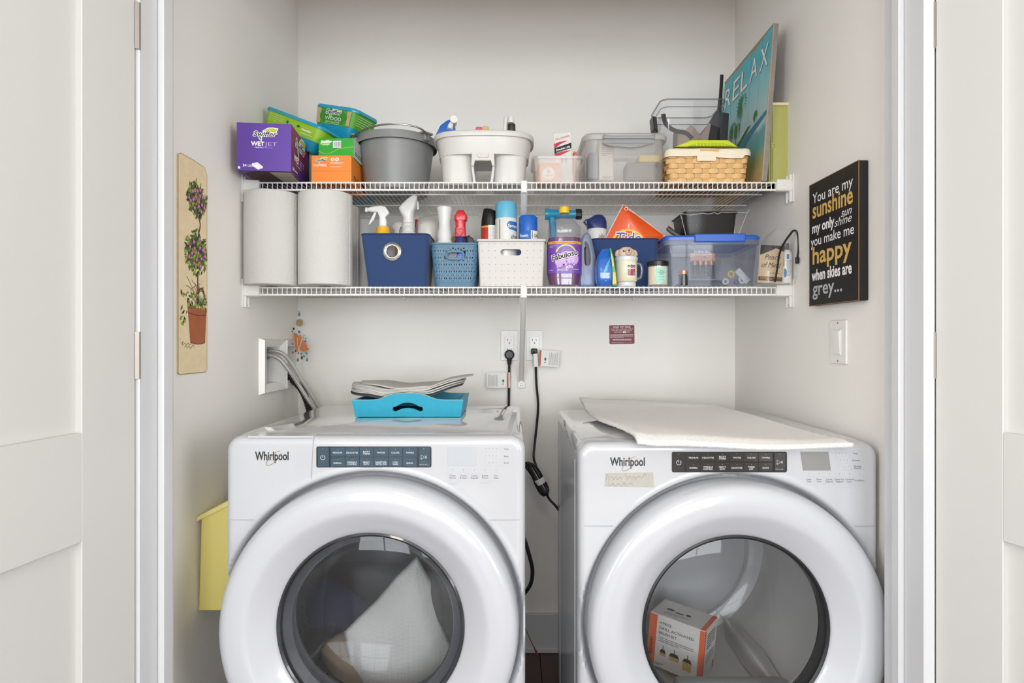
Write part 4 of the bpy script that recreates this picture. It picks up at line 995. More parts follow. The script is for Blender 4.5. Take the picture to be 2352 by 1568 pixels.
# orange duster box and green sweeper box
ORG = mat('orange_card', '#f28a30', .5)
Y0 = 1.885; xa, xb = X(715, Y0), X(807, Y0); hz = Z(357, Y0)-D1
t = thing('duster_carton', 'orange carton of dusters on the upper shelf beneath the green carton', 'box', ((xa+xb)/2, Y0, D1+.0005))
hw = (xb-xa)/2; g = G(); g.box(-hw, hw, 0, .2, 0, hz, .0008); g.build('carton', ORG, t)
fp = plane((-hw, -.0002, 0)); swiffer(t, fp, .031, hz-.019, .036)
decal(t, 'lettering', WINK, fp, [('t', 'DUSTERS', .007, hz-.034, .0095, {'w': .040, 'al': 'l', 'bold': .01}), ('e', .066, hz-.013, .0058, .0058), ('e', .0795, hz-.013, .0058, .0058)]+scribble(.058, .10, hz-.0235, .0013)+scribble(.058, .095, hz-.027, .0013, seed=4)+scribble(.058, .092, hz-.0365, .0016, seed=5), .0004)
decal(t, 'duster_icons', ORG, fp, [('r', .0635, hz-.017, .0655, hz-.009), ('r', .0668, hz-.017, .0688, hz-.009), ('e', .0785, hz-.0115, .0026, .002), ('e', .0815, hz-.0145, .0022, .002)], .0007)
decal(t, 'flap_line', mat('orange_shadow_print', '#d9741f', .6), fp, [('r', .0, .037, 2*hw, .0376)], .0004)
decal(t, 'lettering', INK, plane((hw, 0, 0), (0, 1, 0)), [('t', 'DUSTERS', .03, .012, .028, {'w': .13, 'al': 'l'})], .0004)
Y1 = 1.915; xa, xb = X(731, Y1), X(813, Y1); z0 = D1+hz+.001; hz2 = Z(317, Y1)-z0
t = thing('sweeper_carton', 'bright green carton of sweeper cloths on top of the orange carton', 'box', ((xa+xb)/2, Y1, z0), (0, 0, math.radians(-2)))
hw = (xb-xa)/2; g = G(); g.box(-hw, hw, 0, .16, 0, hz2, .0008); g.build('carton', mat('green_card', '#2ea62c', .5), t)
g = G(); g.box(hw-.0002, hw+.0006, .001, .159, .001, hz2-.001); g.build('white_side', mat('grey_white_card', '#c9cdca', .6), t)
fp = plane((-hw, -.0001, 0)); decal(t, 'glow', mat('lime_print', '#8fd13a', .5), fp, [('e', .023, hz2-.014, .018, .008, .2), ('l', [(0, .022), (.03, .014), (.07, .03), (2*hw-.001, .034)], .002, 5)], .0003)
decal(t, 'lettering', WINK, fp, [('t', 'Swiffer', .025, hz2-.015, .0115, {'w': .036, 'bold': .05, 'shear': .3}), ('t', 'Sweeper', .026, hz2-.022, .0062, {'w': .022, 'bold': .02, 'shear': .2}), ('r', .046, hz2-.030, .072, hz2-.009)], .0006)
decal(t, 'barcode', mat('barcode_grey', '#8f93a0', .6), fp, [('r', .048+.0031*i, hz2-.0275, .0485+.0031*i+.0006*(i % 3+1), hz2-.011) for i in range(8)], .0009)
decal(t, 'lettering', mat('dark_green_ink', '#37503c', .6), plane((hw+.0006, 0, 0), (0, 1, 0)), [('t', 'A', .02, hz2*.45, .012), ('t', '7 1', .05, hz2*.45, .012)]+para(.01, .15, hz2*.3, .007, 2, .003), .0004)
# wipe tubs
TEAL = mat('teal_plastic', '#1c93b8', .3, coat=.2)
def tub(name, label, loc, rot, L, Wd, Hh, body_c, band_c, wood):
    t = thing(name, label, 'tub', loc, rot)
    g = G(); hx, hy = L/2, Wd/2
    secs = [(0, hx*.80, hy*.78, .018), (.004, hx*.84, hy*.82, .022), (Hh*.36, hx*.88, hy*.88, .024), (Hh*.42, hx*.90, hy*.90, .025), (Hh*.93, hx*.96, hy*.96, .028)]
    g.loft(secs, 7); g.build('tub_body', TEAL, t)
    g = G(); g.loft([(Hh*.40, hx*.895, hy*.895, .025), (Hh*.405, hx*.902, hy*.902, .0255), (Hh*.90, hx*.961, hy*.961, .0285), (Hh*.905, hx*.955, hy*.955, .028)], 7, False, False); g.build('label_band', band_c, t)
    g = G(); g.loft([(Hh*.90, hx*.985, hy*.985, .030), (Hh*.885, hx*1.0, hy*1.0, .032), (Hh*.93, hx*1.01, hy*1.01, .033), (Hh*.96, hx*1.0, hy*1.0, .032), (Hh*.985, hx*.985, hy*.985, .03), (Hh, hx*.96, hy*.96, .028), (Hh*.985, hx*.90, hy*.90, .024)], 7)
    g.build('lid', mat('teal_lid', '#1f9dbd', .3, coat=.2), t)
    tl = math.atan2(hy*.06, Hh*.5)
    fp = plane((-hx*.9, -hy*.902, Hh*.40), (1, 0, 0), (0, -math.sin(tl), math.cos(tl)))
    rp = plane((hx*.905, -hy*.9, Hh*.40), (0, 1, 0), (math.sin(tl), 0, math.cos(tl)))
    w2 = hx*1.8; hb = Hh*.5
    if wood:
        decal(t, 'wood_print', mat('wood_print', '#c8ac82', .6, var=.2, vscale=60), fp, [('p', [(w2*.07, .002), (w2*.17, .002), (w2*.17, hb-.002), (w2*.045, hb-.002)]), ('p', [(w2*.84, .002), (w2*.93, .002), (w2*.955, hb-.002), (w2*.84, hb-.002)])], .001)
        decal(t, 'label_disc', mat('forest_green_print', '#3c8f1f', .5), fp, [('e', w2*.5, hb*.5, w2*.36, hb*.5)], .0012)
        swiffer(t, fp, w2*.5, hb*.66, w2*.42, .0014)
        decal(t, 'lettering', WINK, fp, [('t', 'WOOD', w2*.5, hb*.28, hb*.30, {'w': w2*.42}), ('t', 'DRY CLOTHS', w2*.5, hb*.12, hb*.13, {'w': w2*.36})]+scribble(w2*.3, w2*.68, hb*.04, .0012), .0016)
        decal(t, 'lettering', WINK, rp, para(.012, .09, hb*.8, hb*.14, 5, .0016, 8), .0012)
    else:
        decal(t, 'lettering', mat('pale_lime_ink', '#d3e39a', .5), fp, para(.014, w2*.36, hb*.80, hb*.15, 4, .0016, 3), .0008)
        decal(t, 'lettering', mat('dark_green_ink', '#37503c', .6), fp, [('e', w2*.42, hb*.62, .004, .005), ('e', w2*.62, hb*.62, .006, .004)]+scribble(w2*.42, w2*.55, hb*.35, .003, seed=6), .0008)
        decal(t, 'lettering', WINK, fp, [('t', 'Swiffer', w2*.78, hb*.45, .009, {'w': w2*.2, 'shear': .3, 'bold': .02})]+scribble(w2*.68, w2*.9, hb*.25, .0016, seed=9), .0008)
    return t
tub('wipes_tub', 'teal-lidded green tub of wet cloths tilted behind the purple carton', (X(684, 2.03), 2.02, D1+.150), (0, math.radians(23), math.radians(-14)), .235, .135, .088, TEAL, mat('lime_label', '#93c02b', .45), False)
tub('wipes_tub', 'teal-lidded WOOD cloth tub tilted left of the grey bucket', (X(783, 2.12), 2.13, D1+.205), (0, math.radians(15), math.radians(-24)), .185, .135, .105, TEAL, mat('leaf_green_label', '#4fa31f', .45), True)
# a second tub under it gives both something to lean on
tub('wipes_tub', 'teal tub mostly hidden low between the cartons and the grey bucket', (X(800, 2.14), 2.15, D1+.001), (0, 0, math.radians(-8)), .19, .13, .10, TEAL, mat('leaf_green_label', '#4fa31f', .45), False)
t = thing('wipes_refill', 'plain white pack standing hidden behind the purple carton', 'box', (X(650, 2.12), 2.13, D1))
g = G(); g.loft([(0, .085, .05, .012), (.12, .085, .05, .012), (.125, .08, .045, .01)], 4); g.build('pack', WHITE, t)
# grey bucket
BK = mat('grey_bucket_plastic', '#858785', .38, var=.08, vscale=30)
Yb_ = 2.045; t = thing('bucket', 'grey plastic bucket with a wire bail on the upper shelf', 'bucket', (X(911, Yb_), Yb_, D1+.0005), (0, 0, 0))
hb = .178
g = G(); g.lathe([(0, .0), (.098, 0), (.103, .004), (.1045, .02), (.124, hb-.012), (.126, hb-.012), (.131, hb-.008), (.1325, hb-.001), (.129, hb), (.1225, hb-.004), (.100, .012), (0, .010)], 64); g.build('body', BK, t)
g = G()
for i in range(40):
    a = PI*(.95)*(i/39)+PI*1.03
g.lathe([(.133, hb-.026), (.1345, hb-.026), (.1345, hb-.001), (.133, hb-.001)], 64); g.build('rim_band', BK, t)
for a in (math.radians(206), math.radians(-38)):
    g = G(); g.M = Matrix.Rotation(a, 4, 'Z'); g.box(.128, .148, -.012, .012, hb-.024, hb-.002, .003); g.box(.128, .152, -.02, .02, hb-.004, hb+.002, .001); g.M = None
    g.build('ear', BK, t)
g = G(); e0 = Vector((.143*math.cos(math.radians(206)), .143*math.sin(math.radians(206)), hb-.012)); e1 = Vector((.143*math.cos(math.radians(-38)), .143*math.sin(math.radians(-38)), hb-.012))
mid = (e0+e1)/2; ax = (e1-e0).normalized(); fw = Vector((.25, -1, .0)).normalized(); P = []
for i in range(25):
    a = PI*i/24; P.append(mid-ax*((e1-e0).length/2)*math.cos(a)+(fw*.075+Vector((0, 0, .020)))*math.sin(a))
g.tube(P, .0028, 8); g.build('bail', mat('bail_wire', '#8d8a86', .3, metal=.8), t)
# white cleaning caddy
CW = mat('caddy_white', '#d5d3ce', .35, coat=.1)
Yc_ = 1.975; xc = X(1110, 1.9); t = thing('cleaning_caddy', 'white oval cleaning caddy with a notched centre handle on the upper shelf', 'caddy', (xc, Yc_, D1+.0005))
hh = .158
def ell(z, a, b, cx=0, p=3.2):
    P = []
    for i in range(56):
        q_ = 2*PI*i/56; c, s_ = math.cos(q_), math.sin(q_); P.append((cx+a*math.copysign(abs(c)**(2/p), c), b*math.copysign(abs(s_)**(2/p), s_), z))
    return P
def loftp(rings, g, cap0=True, cap1=True):
    n = len(rings[0]); vs = sum(rings, []); fs = []
    for i in range(len(rings)-1):
        for j in range(n): fs.append((i*n+j, i*n+(j+1) % n, (i+1)*n+(j+1) % n, (i+1)*n+j))
    if cap0: fs.append(tuple(range(n))[::-1])
    if cap1: fs.append(tuple(range((len(rings)-1)*n, len(rings)*n)))
    g.add(vs, fs); return g
g = G(); loftp([ell(hh*.56, .142, .098), ell(hh*.74, .146, .100), ell(hh*.92, .151, .104)], g, True, False); loftp([ell(hh*.92, .1485, .1015), ell(hh*.66, .143, .097), ell(hh*.64, .142, .096)], g, False, True); g.build('upper_wall', CW, t)
g = G(); loftp([ell(hh*.90, .150, .103), ell(hh*.89, .158, .110), ell(hh*.93, .160, .112), ell(hh*.985, .159, .111), ell(hh, .155, .108), ell(hh*.99, .149, .102), ell(hh*.9, .148, .101)], g, False, False); g.build('rim', CW, t)
for s in (-1, 1):
    g = G(); g.loft([(0, .044, .068, .02, s*.077, 0), (.004, .050, .074, .030, s*.078, 0), (hh*.5, .053, .080, .04, s*.082, 0), (hh*.57, .053, .081, .04, s*.083, 0)], 7); g.build('compartment', CW, t)
g = G(); g.prism([(-.036, .052), (-.028, .052), (-.024, .068), (.024, .068), (.028, .052), (.036, .052), (.034, .100), (-.034, .100)], -.098, -.088, .0015); g.build('handle_plate', CW, t)
g = G(); g.loft([(0, .019, .009, .009), (.004, .017, .008, .008)], 6, M=Matrix.Translation((0, -.0975, .084)) @ RX); g.build('handle_button', CW, t)
for s in (-1, 1):
    g = G(); g.prism([(s*.036, .055), (s*.030, .055), (s*.022, .0), (s*.030, .0)], -.09, -.01, 0); g.build('inner_wall', mat('caddy_shade', '#cfd2d4', .4), t)
# things standing in the caddy
def capsule(name, label, cat, base, tip, r0, r1, m, part='grip', extra=None, flat=1.):
    t = thing(name, label, cat, (0, 0, 0)); b, e = Vector(base), Vector(tip)
    g = G(); n = 10; g.tube([b+(e-b)*i/n for i in range(n+1)]+[e+(e-b).normalized()*r1*.5], [r0+(r1-r0)*i/n for i in range(n+1)]+[r1*.55], 14, flat=flat); g.build(part, m, t, angle=60); return t
Yq = 1.95
t = thing('spray_bottle', 'blue and white spray bottle lying in the left of the white caddy', 'bottle', (X(1025, Yq), Yq, D1+.160))
g = G(); g.prism([(.004, -.15), (.03, -.15), (.03, .03), (.022, .052), (.004, .047), (-.016, .032), (-.030, .004), (-.0, -.03)], -.03, .03, .006); g.build('bottle_body', mat('cobalt_plastic', '#1f62b8', .3, coat=.3), t)
g = G(); g.tube([(.014, -.03, .018), (.02, -.02, .042), (.026, .0, .046)], .009, 12, smooth=3); g.lathe([(0, .0), (.0115, 0), (.0115, .012), (0, .012)], 20, Matrix.Translation((.027, -.036, .046)) @ Matrix.Rotation(.2, 4, 'Z') @ RX @ Matrix.Translation((0, 0, -.006))); g.build('spray_head', WHITE, t)
t = thing('sponge', 'pink and yellow sponge peeking over the white caddy rim', 'sponge', (X(1107, Yq), Yq+.02, D1+.118))
g = G(); g.box(-.020, .0, -.02, .03, 0, .080, .003); g.build('pink_layer', mat('pink_sponge', '#d9728c', .95, bump=1., bscale=300), t)
g = G(); g.box(.0, .021, -.02, .03, 0, .081, .003); g.build('yellow_layer', mat('yellow_sponge', '#dcc27c', .95, bump=1., bscale=300), t)
capsule('brush', 'white brush handle standing upright in the white caddy', 'brush', (X(1152, Yq), Yq, D1+.09), (X(1163, Yq), Yq, D1+.226), .006, .0078, WHITE)
t = capsule('brush', 'black and green brush handle with a white tip in the white caddy', 'brush', (X(1174, Yq), Yq+.01, D1+.09), (X(1175, Yq), Yq-.01, D1+.200), .016, .012, mat('dark_green_rubber', '#2a3328', .5))
g = G(); g.lathe([(0, .02), (.006, .018), (.0095, .008), (.011, -.004), (0, -.004)], 18, Matrix.Translation((X(1175, Yq)-.002, Yq-.024, D1+.203))); g.build('tip', WHITE, t)
# small clear bin with bulbs
def bin_clear(name, label, x0, x1, Yf, Hh, dep, m, taper=.9, r=.02, rim=.006, cat='bin', zb=None, rimm=None):
    zb = D1 if zb is None else zb
    t = thing(name, label, cat, ((x0+x1)/2, Yf+dep/2, zb+.0005)); hx, hy = (x1-x0)/2, dep/2; th = .0015
    g = G(); g.loft([(.0, hx*taper-.006, hy*taper-.006, r), (.004, hx*taper, hy*taper, r), (Hh-.002, hx-rim, hy-rim, r), (Hh-.002, hx-rim-th, hy-rim-th, r), (.006, hx*taper-th, hy*taper-th, r)], 6); g.build('bin_wall', m, t)
    g = G(); g.loft([(Hh-.009, hx-.001, hy-.001, r+.003), (Hh-.001, hx, hy, r+.003), (Hh, hx-.001, hy-.001, r+.003), (Hh, hx-rim, hy-rim, r), (Hh-.0015, hx-rim, hy-rim, r), (Hh-.0015, hx-.0015, hy-.0015, r+.002), (Hh-.009, hx-.0022, hy-.0022, r+.002)], 6, False, False); g.build('rim', rimm or m, t)
    return t
Yv = 1.885; xa, xb = X(1222, Yv), X(1343, Yv); hb = Z(357, Yv)-D1
t = bin_clear('storage_bin', 'small frosted bin with light bulb boxes right of the white caddy', xa, xb, Yv, hb, .18, MILKY, .86)
xm = (xa+xb)/2
t = thing('bulb_carton', 'orange light bulb carton with a white disc inside the small frosted bin', 'box', (X(1262, 1.92), 1.915, D1+.009))
g = G(); g.box(-.035, .033, 0, .06, 0, .062, .001); g.build('carton', mat('peach_card', '#f2a968', .6), t)
decal(t, 'white_disc', WINK, plane((0, 0, 0)), [('e', -.003, .030, .020, .020), ], .0005); decal(t, 'lettering', OR, plane((0, 0, 0)), [('e', -.003, .036, .004, .005)]+scribble(-.016, .011, .022, .002), .0008)
# bulb box standing up
t = thing('bulb_carton', 'open white bulb carton with red and black bands standing in the frosted bin', 'box', (X(1298, 1.95), 1.96, D1+.012), (math.radians(-3), math.radians(-3), math.radians(-6)))
bw2, bh2 = .055, .172; g = G(); th = .0008
for q_ in ((-bw2/2, bw2/2, 0, th, 0, bh2), (-bw2/2, bw2/2, .045, .045+th, 0, bh2-.01), (-bw2/2, -bw2/2+th, 0, .045, 0, bh2-.01), (bw2/2-th, bw2/2, 0, .045, 0, bh2-.02), (-bw2/2, bw2/2, 0, .045, 0, th)): g.box(*q_)
g.add([(-bw2/2, .002, bh2-.01), (-bw2/2, .04, bh2-.01), (-bw2/2+.002, .02, bh2+.022)], [(0, 1, 2)]); g.add([(bw2/2, .002, bh2-.01), (bw2/2, .04, bh2-.01), (bw2/2+.002, .03, bh2+.028), (bw2/2+.002, .01, bh2+.026)], [(0, 1, 2, 3)])
g.build('carton', mat('carton_white', '#e3e0dc', .6), t)
fp = plane((-bw2/2, -.0001, 0)); RD = mat('band_red', '#c42a42', .5)
decal(t, 'red_band', RD, fp, [('p', [(0, bh2-.034), (.018, bh2-.028), (.045, bh2-.026), (.02, bh2-.036), (0, bh2-.05)]), ('p', [(0, bh2-.066), (.03, bh2-.060), (.054, bh2-.058), (.02, bh2-.072), (0, bh2-.078)]), ('r', 0, bh2-.10, .0015, bh2-.03)], .0004)
decal(t, 'black_band', INK, fp, [('p', [(0, bh2-.066), (.055, bh2-.052), (.055, bh2-.034), (0, bh2-.048)])]+[('l', [(.016+i*.0042, bh2-.097), (.016+i*.0042, bh2-.078)], .0008+.0008*(i % 3)) for i in range(7)], .0006)
decal(t, 'lettering', WINK, fp, [('t', 'Double Life', .028, bh2-.0535, .0085, {'w': .046, 'bold': .03, 'rot': .2, 'shear': .2}), ('t', 'LONG LIFE BULBS', .028, bh2-.0595, .0035, {'w': .042, 'rot': .2})], .0008)
decal(t, 'lettering', RD, fp, [('t', 'SYLVANIA', .028, bh2-.018, .0075, {'w': .046, 'rot': .2, 'bold': .01})], .0006)
t = thing('orange_stick', 'orange strip standing at the right end of the small frosted bin', 'box', (X(1321, 1.97), 1.97, D1+.012)); g = G(); g.box(-.0045, .0045, 0, .04, 0, .112, .001); g.build('strip', mat('orange_plastic', '#d9682a', .5), t)
# large clear bin with latch handle
Yv = 1.88; xa, xb = X(1340, Yv), X(1536, Yv); hb = Z(303, Yv)-D1
t = bin_clear('storage_box', 'large frosted storage box with a grey latch on the upper shelf', xa, xb, Yv, hb-.012, .24, clear('frosted_grey_plastic', haze=.2, hazecol='#dcd8d4', rough=.3), .92, .03, .008, 'storage box')
hx = (xb-xa)/2
LM = clear('frosted_lid', haze=.55, hazecol='#e2dfdc', rough=.3)
g = G(); g.loft([(hb-.022, hx+.0, .120, .034), (hb-.008, hx+.001, .121, .034), (hb-.002, hx-.004, .116, .032), (hb, hx-.014, .108, .03)], 7, False, True); g.build('lid', LM, t)
g = G(); u0, u1 = X(1384, Yv)-(xa+xb)/2, X(1503, Yv)-(xa+xb)/2
g.box(u0, u1, -.127, -.120, hb-.038, hb-.016, .002); g.tube([(u0+.004, -.130, hb-.020), (u1-.004, -.130, hb-.020)], .005, 12); g.box(u0, u0+.010, -.134, -.118, hb-.026, hb-.010, .003); g.box(u1-.010, u1, -.134, -.118, hb-.026, hb-.010, .003)
g.prism([(u0+.004, hb-.038), (u1-.014, hb-.038), (u1-.05, hb-.048), (u1-.075, hb-.050), (u0+.02, hb-.044)], -.126, -.121, 0)
g.build('latch', clear('grey_latch', haze=.7, hazecol='#c3c6c8', rough=.2), t)
Yi = 1.95
for nm, lab, c, px0, px1, py0, py1, mm in (('paper_roll', 'white printed paper slip box inside the large frosted box', 'paper', 1376, 1410, 414, 318, mat('receipt_white', '#e6dfd6', .7)), ('dark_case', 'grey plastic case at the right inside the large frosted box', 'case', 1440, 1505, 414, 372, mat('inner_grey', '#8e8884', .6)), ('note_block', 'pale yellow block on the grey case inside the large frosted box', 'note block', 1468, 1518, 368, 355, mat('note_yellow', '#ecd07a', .6)), ('tape_roll', 'grey roundish tool at the left inside the large frosted box', 'tool', 1352, 1374, 410, 350, mat('blue_grey_tool', '#8a909e', .6))):
    a, b = X(px0, Yi), X(px1, Yi); z0 = max(Z(py0, Yi), D1+.008) if nm != 'note_block' else D1+.008+(Z(372, Yi)-D1-.008)+.0005; z1 = Z(py1, Yi)
    tt = thing(nm, lab, c, ((a+b)/2, Yi, z0)); g = G(); g.box(-(b-a)/2, (b-a)/2, 0, .07, 0, z1-z0, .003)
    if nm == 'dark_case': g.box(-(b-a)/2+.004, (b-a)/2-.004, -.003, .004, .006, z1-z0-.012, .002)
    g.build('body', mm, tt)
    if nm == 'paper_roll': decal(tt, 'lettering', GINK, plane((0, 0, 0)), para(-.017, .017, .115, .006, 7, .0016, 3)+para(-.012, .012, .012, .004, 3, .0016, 6, 1.), .0005)
# wicker basket with liner
Yw = 1.885; xa, xb = X(1532, Yw), X(1722, Yw); hxw = (xb-xa)/2; t = thing('wicker_basket', 'honey woven basket with a cream cloth liner on the upper shelf', 'basket', ((xa+xb)/2, Yw+.1, D1+.001))
WK = mat('honey_wood_splint', '#e0b67c', .55, var=.12, vscale=25, bump=.3, bscale=90); hy = .1; hbk = .092
def peri(hx, hy, r):
    P = [Vector((a, b, 0)) for a, b in rrect(hx, hy, r, 6)]; P.append(P[0]); D = [0]
    for i in range(1, len(P)): D.append(D[-1]+(P[i]-P[i-1]).length)
    T_ = D[-1]
    def f(s):
        s = (s % 1.)*T_
        for i in range(1, len(P)):
            if D[i] >= s-1e-9:
                q_ = (s-D[i-1])/((D[i]-D[i-1]) or 1); p = P[i-1].lerp(P[i], q_); d_ = (P[i]-P[i-1]).normalized(); return p, Vector((d_.y, -d_.x, 0))
        return P[-1], Vector((1, 0, 0))
    return f
NS = 34; rows = 6
for k_ in range(rows):
    z0 = hbk*k_/rows+.0006; z1 = hbk*(k_+1)/rows-.0006; g = G(); vs = []; fs = []; n = NS*6
    for i in range(n):
        s_ = i/n; off = .0022*math.sin(PI*s_*NS+(PI if k_ % 2 else 0))
        for z, o2 in ((z0, -.0006), ((z0+z1)/2, .0004), (z1, -.0006)):
            f = peri(hxw*(.93+.07*z/hbk), hy*(.93+.07*z/hbk), .018); p, nn = f(s_); p = p+nn*(off+o2); vs.append((p.x, p.y, z))
    for i in range(n):
        for q_ in (0, 1): a = i*3+q_; b = ((i+1) % n)*3+q_; fs.append((a, b, b+1, a+1))
    g.add(vs, fs); o = g.build('weave_strip', WK, t, angle=60)
for j in range(NS):
    s_ = (j+.5)/NS; g = G(); vs = []; n = rows*4
    for i in range(n+1):
        z = hbk*i/n; off = -.0022*math.sin(PI*s_*NS+(PI if int(min(i, n-1)//4) % 2 else 0))*abs(math.sin(PI*i/4*.98+.3)) if 0 else -.0021*math.cos(PI*z/hbk*rows-PI/2)*(-1 if j % 2 else 1)
        f = peri(hxw*(.93+.07*z/hbk), hy*(.93+.07*z/hbk), .018)
        for ds in (-.011, .011):
            p, nn = f(s_+ds); p = p+nn*off; vs.append((p.x, p.y, z))
    g.add(vs, [(2*i, 2*i+1, 2*i+3, 2*i+2) for i in range(n)]); g.build('stake', mat('honey_wood_splint_stake', '#d6a96c', .55, var=.1, vscale=25), t, angle=60)
g = G(); g.loft([(.002, hxw*.93-.006, hy*.93-.006, .015), (hbk-.004, hxw-.006, hy-.006, .015), (hbk-.004, hxw-.008, hy-.008, .014), (.004, hxw*.93-.008, hy*.93-.008, .014)], 5); g.build('inner_shell', mat('basket_inner', '#b58c56', .7), t)
LNR = mat('cream_linen', '#eee2cb', .9, bump=.4, bscale=500)
g = G(); vs = []; fs = []; n = 160
for i in range(n):
    f0 = peri(hxw, hy, .018); s_ = i/n; wv = .0012*math.sin(s_*60)+.001*math.sin(s_*23+1); dz = .004*math.sin(s_*9+2)+.002*math.sin(s_*31)
    for z, o2 in ((hbk-.012+dz, .006), (hbk+.004, .0062), (hbk+.013, .0035), (hbk+.014, .0), (hbk+.004, -.005), (hbk-.03, -.009)):
        p, nn = f0(s_); p = p+nn*(o2+wv); vs.append((p.x, p.y, z))
for i in range(n):
    for q_ in range(5): a = i*6+q_; b = ((i+1) % n)*6+q_; fs.append((a, b, b+1, a+1))
g.add(vs, fs); lo = g.build('liner', LNR, t, angle=80)
g = G(); g.box(-.037, .021, -hy-.0085, -hy-.003, hbk-.026, hbk-.011, .001); g.build('liner_strap', LNR, t); g = G(); g.box(-.028, .030, -hy-.010, -hy-.006, hbk+.004, hbk+.0095, .001); g.build('handle_slot', WK, t)
# lime dustpan handle
Yd = 1.93; t = thing('dustpan', 'lime yellow plastic dustpan lying in the wicker basket', 'dustpan', (X(1618, Yd), Yd, D1+.086))
def dz(py): return Z(py, Yd)-(D1+.086)
def dx(px): return X(px, Yd)-X(1618, Yd)
LIME = mat('lime_plastic', '#ccd925', .4, coat=.2)
zz = dz(337); zt_ = dz(321)
g = G(); g.prism([(dx(1548), dz(337)), (dx(1590), dz(321)), (dx(1672), dz(321)), (dx(1696), dz(337))], 0, .09, .003); g.build('pan', LIME, t)
g = G(); g.prism([(dx(1580), dz(336)), (dx(1600), dz(329)), (dx(1660), dz(329)), (dx(1682), dz(336))], -.004, .001, 0); g.build('inner_edge', mat('lime_shade', '#aebd1e', .5), t)
for i in range(9):
    g = G(); g.box(dx(1598+8*i), dx(1600+8*i), -.006, .0, dz(337), dz(330)); g.build('rib', LIME, t)
# clear bin with black latches behind the basket
Yp = 1.99; xa, xb = X(1519, Yp), X(1669, Yp); zb = D1+.1; hp = Z(229, Yp)-zb
CL2 = clear('crystal_plastic', '#fbfbfc', haze=.012, rough=.02, refl=.7)
t = thing('crystal_bin', 'crystal clear bin with black end latches above the wicker basket', 'bin', ((xa+xb)/2, Yp+.08, zb+.0005)); hx2 = (xb-xa)/2
g = G(); secs = [(0, hx2*.86, .07, .02), (hp*.5, hx2*.93, .076, .022), (hp-.004, hx2-.002, .081, .025), (hp-.004, hx2-.004, .079, .024), (hp*.5, hx2*.93-.002, .074, .02), (.003, hx2*.86-.002, .068, .018)]; g.loft(secs, 7); g.build('bin_wall', CL2, t)
rp_ = []
for x, y in rrect(hx2, .083, .026, 8):
    rp_.append((x, y, hp-.012*smooth(.5, .35, abs(x)/hx2)*(1 if abs(y) > .07 else 0)))
g = G(); g.tube(rp_, .0028, 8, closed=True); g.tube([(x*.985, y*.985, z-.024) for x, y, z in rp_], .0015, 6, closed=True); g.build('rim', clear('crystal_rim', '#c9cdd0', haze=.08, rough=.05), t)
for s in (-1, 1):
    g = G(); g.prism([(s*(hx2+.001), hp-.035), (s*(hx2+.014), hp-.030), (s*(hx2+.010), hp-.072), (s*(hx2-.004), hp-.085)], -.02, .03, .002); g.build('latch', BLACK, t)
t = thing('utensil', 'black utensil handle standing tall in the crystal clear bin', 'utensil', (X(1654, 2.05), 2.05, zb+.004)); g = G(); g.tube([(-.01, 0, 0), (-.004, 0, hp*.7), (.006, 0, Z(172, 2.05)-zb-.004)], [.010, .008, .0058], 10, smooth=6, flat=.5); g.build('handle', BLACK, t)
t = thing('paper_bag', 'tan and grey folded bags lying low in the crystal clear bin', 'bag', (X(1594, 2.07), 2.04, zb+.004))
g = G(); g.prism([(-.070, 0), (.075, 0), (.078, .12), (.04, .135), (.01, .095), (-.02, .13), (-.045, .105), (-.066, .115)], -.01, .05, .004); g.build('folded_bag', mat('taupe_bag', '#96857c', .7, var=.2, vscale=20), t)
t = thing('black_case', 'black zipped case leaning in the right of the crystal clear bin', 'case', (X(1632, 2.08), 2.03, zb+.07)); g = G(); g.prism([(-.036, -.03), (.040, -.03), (.046, .100), (.004, .108), (-.018, .07)], -.0, .03, .004); g.build('case', mat('black_nylon', '#26262a', .6), t)
t = thing('black_strap', 'black strap loop leaning in the left of the crystal clear bin', 'strap', (0, 0, 0)); g = G(); g.tube([wp(1523, 262, 2.04), wp(1530, 285, 2.03), (X(1550, 2.03), 2.03, Z(300, 2.03)), wp(1575, 305, 2.03), wp(1590, 318, 2.03)], .008, 8, smooth=5, flat=.3); g.build('strap', mat('black_nylon', '#26262a', .6), t)
# RELAX board
yn, yf2 = 1.858, 2.285; L_ = yf2-yn; hR = .478; lean = math.atan2(.036, hR)
t = thing('beach_sign', 'tall planked RELAX beach picture leaning on the right wall', 'picture', (.776, yf2, D1+.001), (0, lean, -PI/2+0.0), )
t.rotation_euler = (0, 0, 0); t.matrix_world = Matrix.Translation((.758, yf2, D1+.001)) @ Matrix.Rotation(lean, 4, 'Y') @ Matrix.Rotation(-PI/2, 4, 'Z')
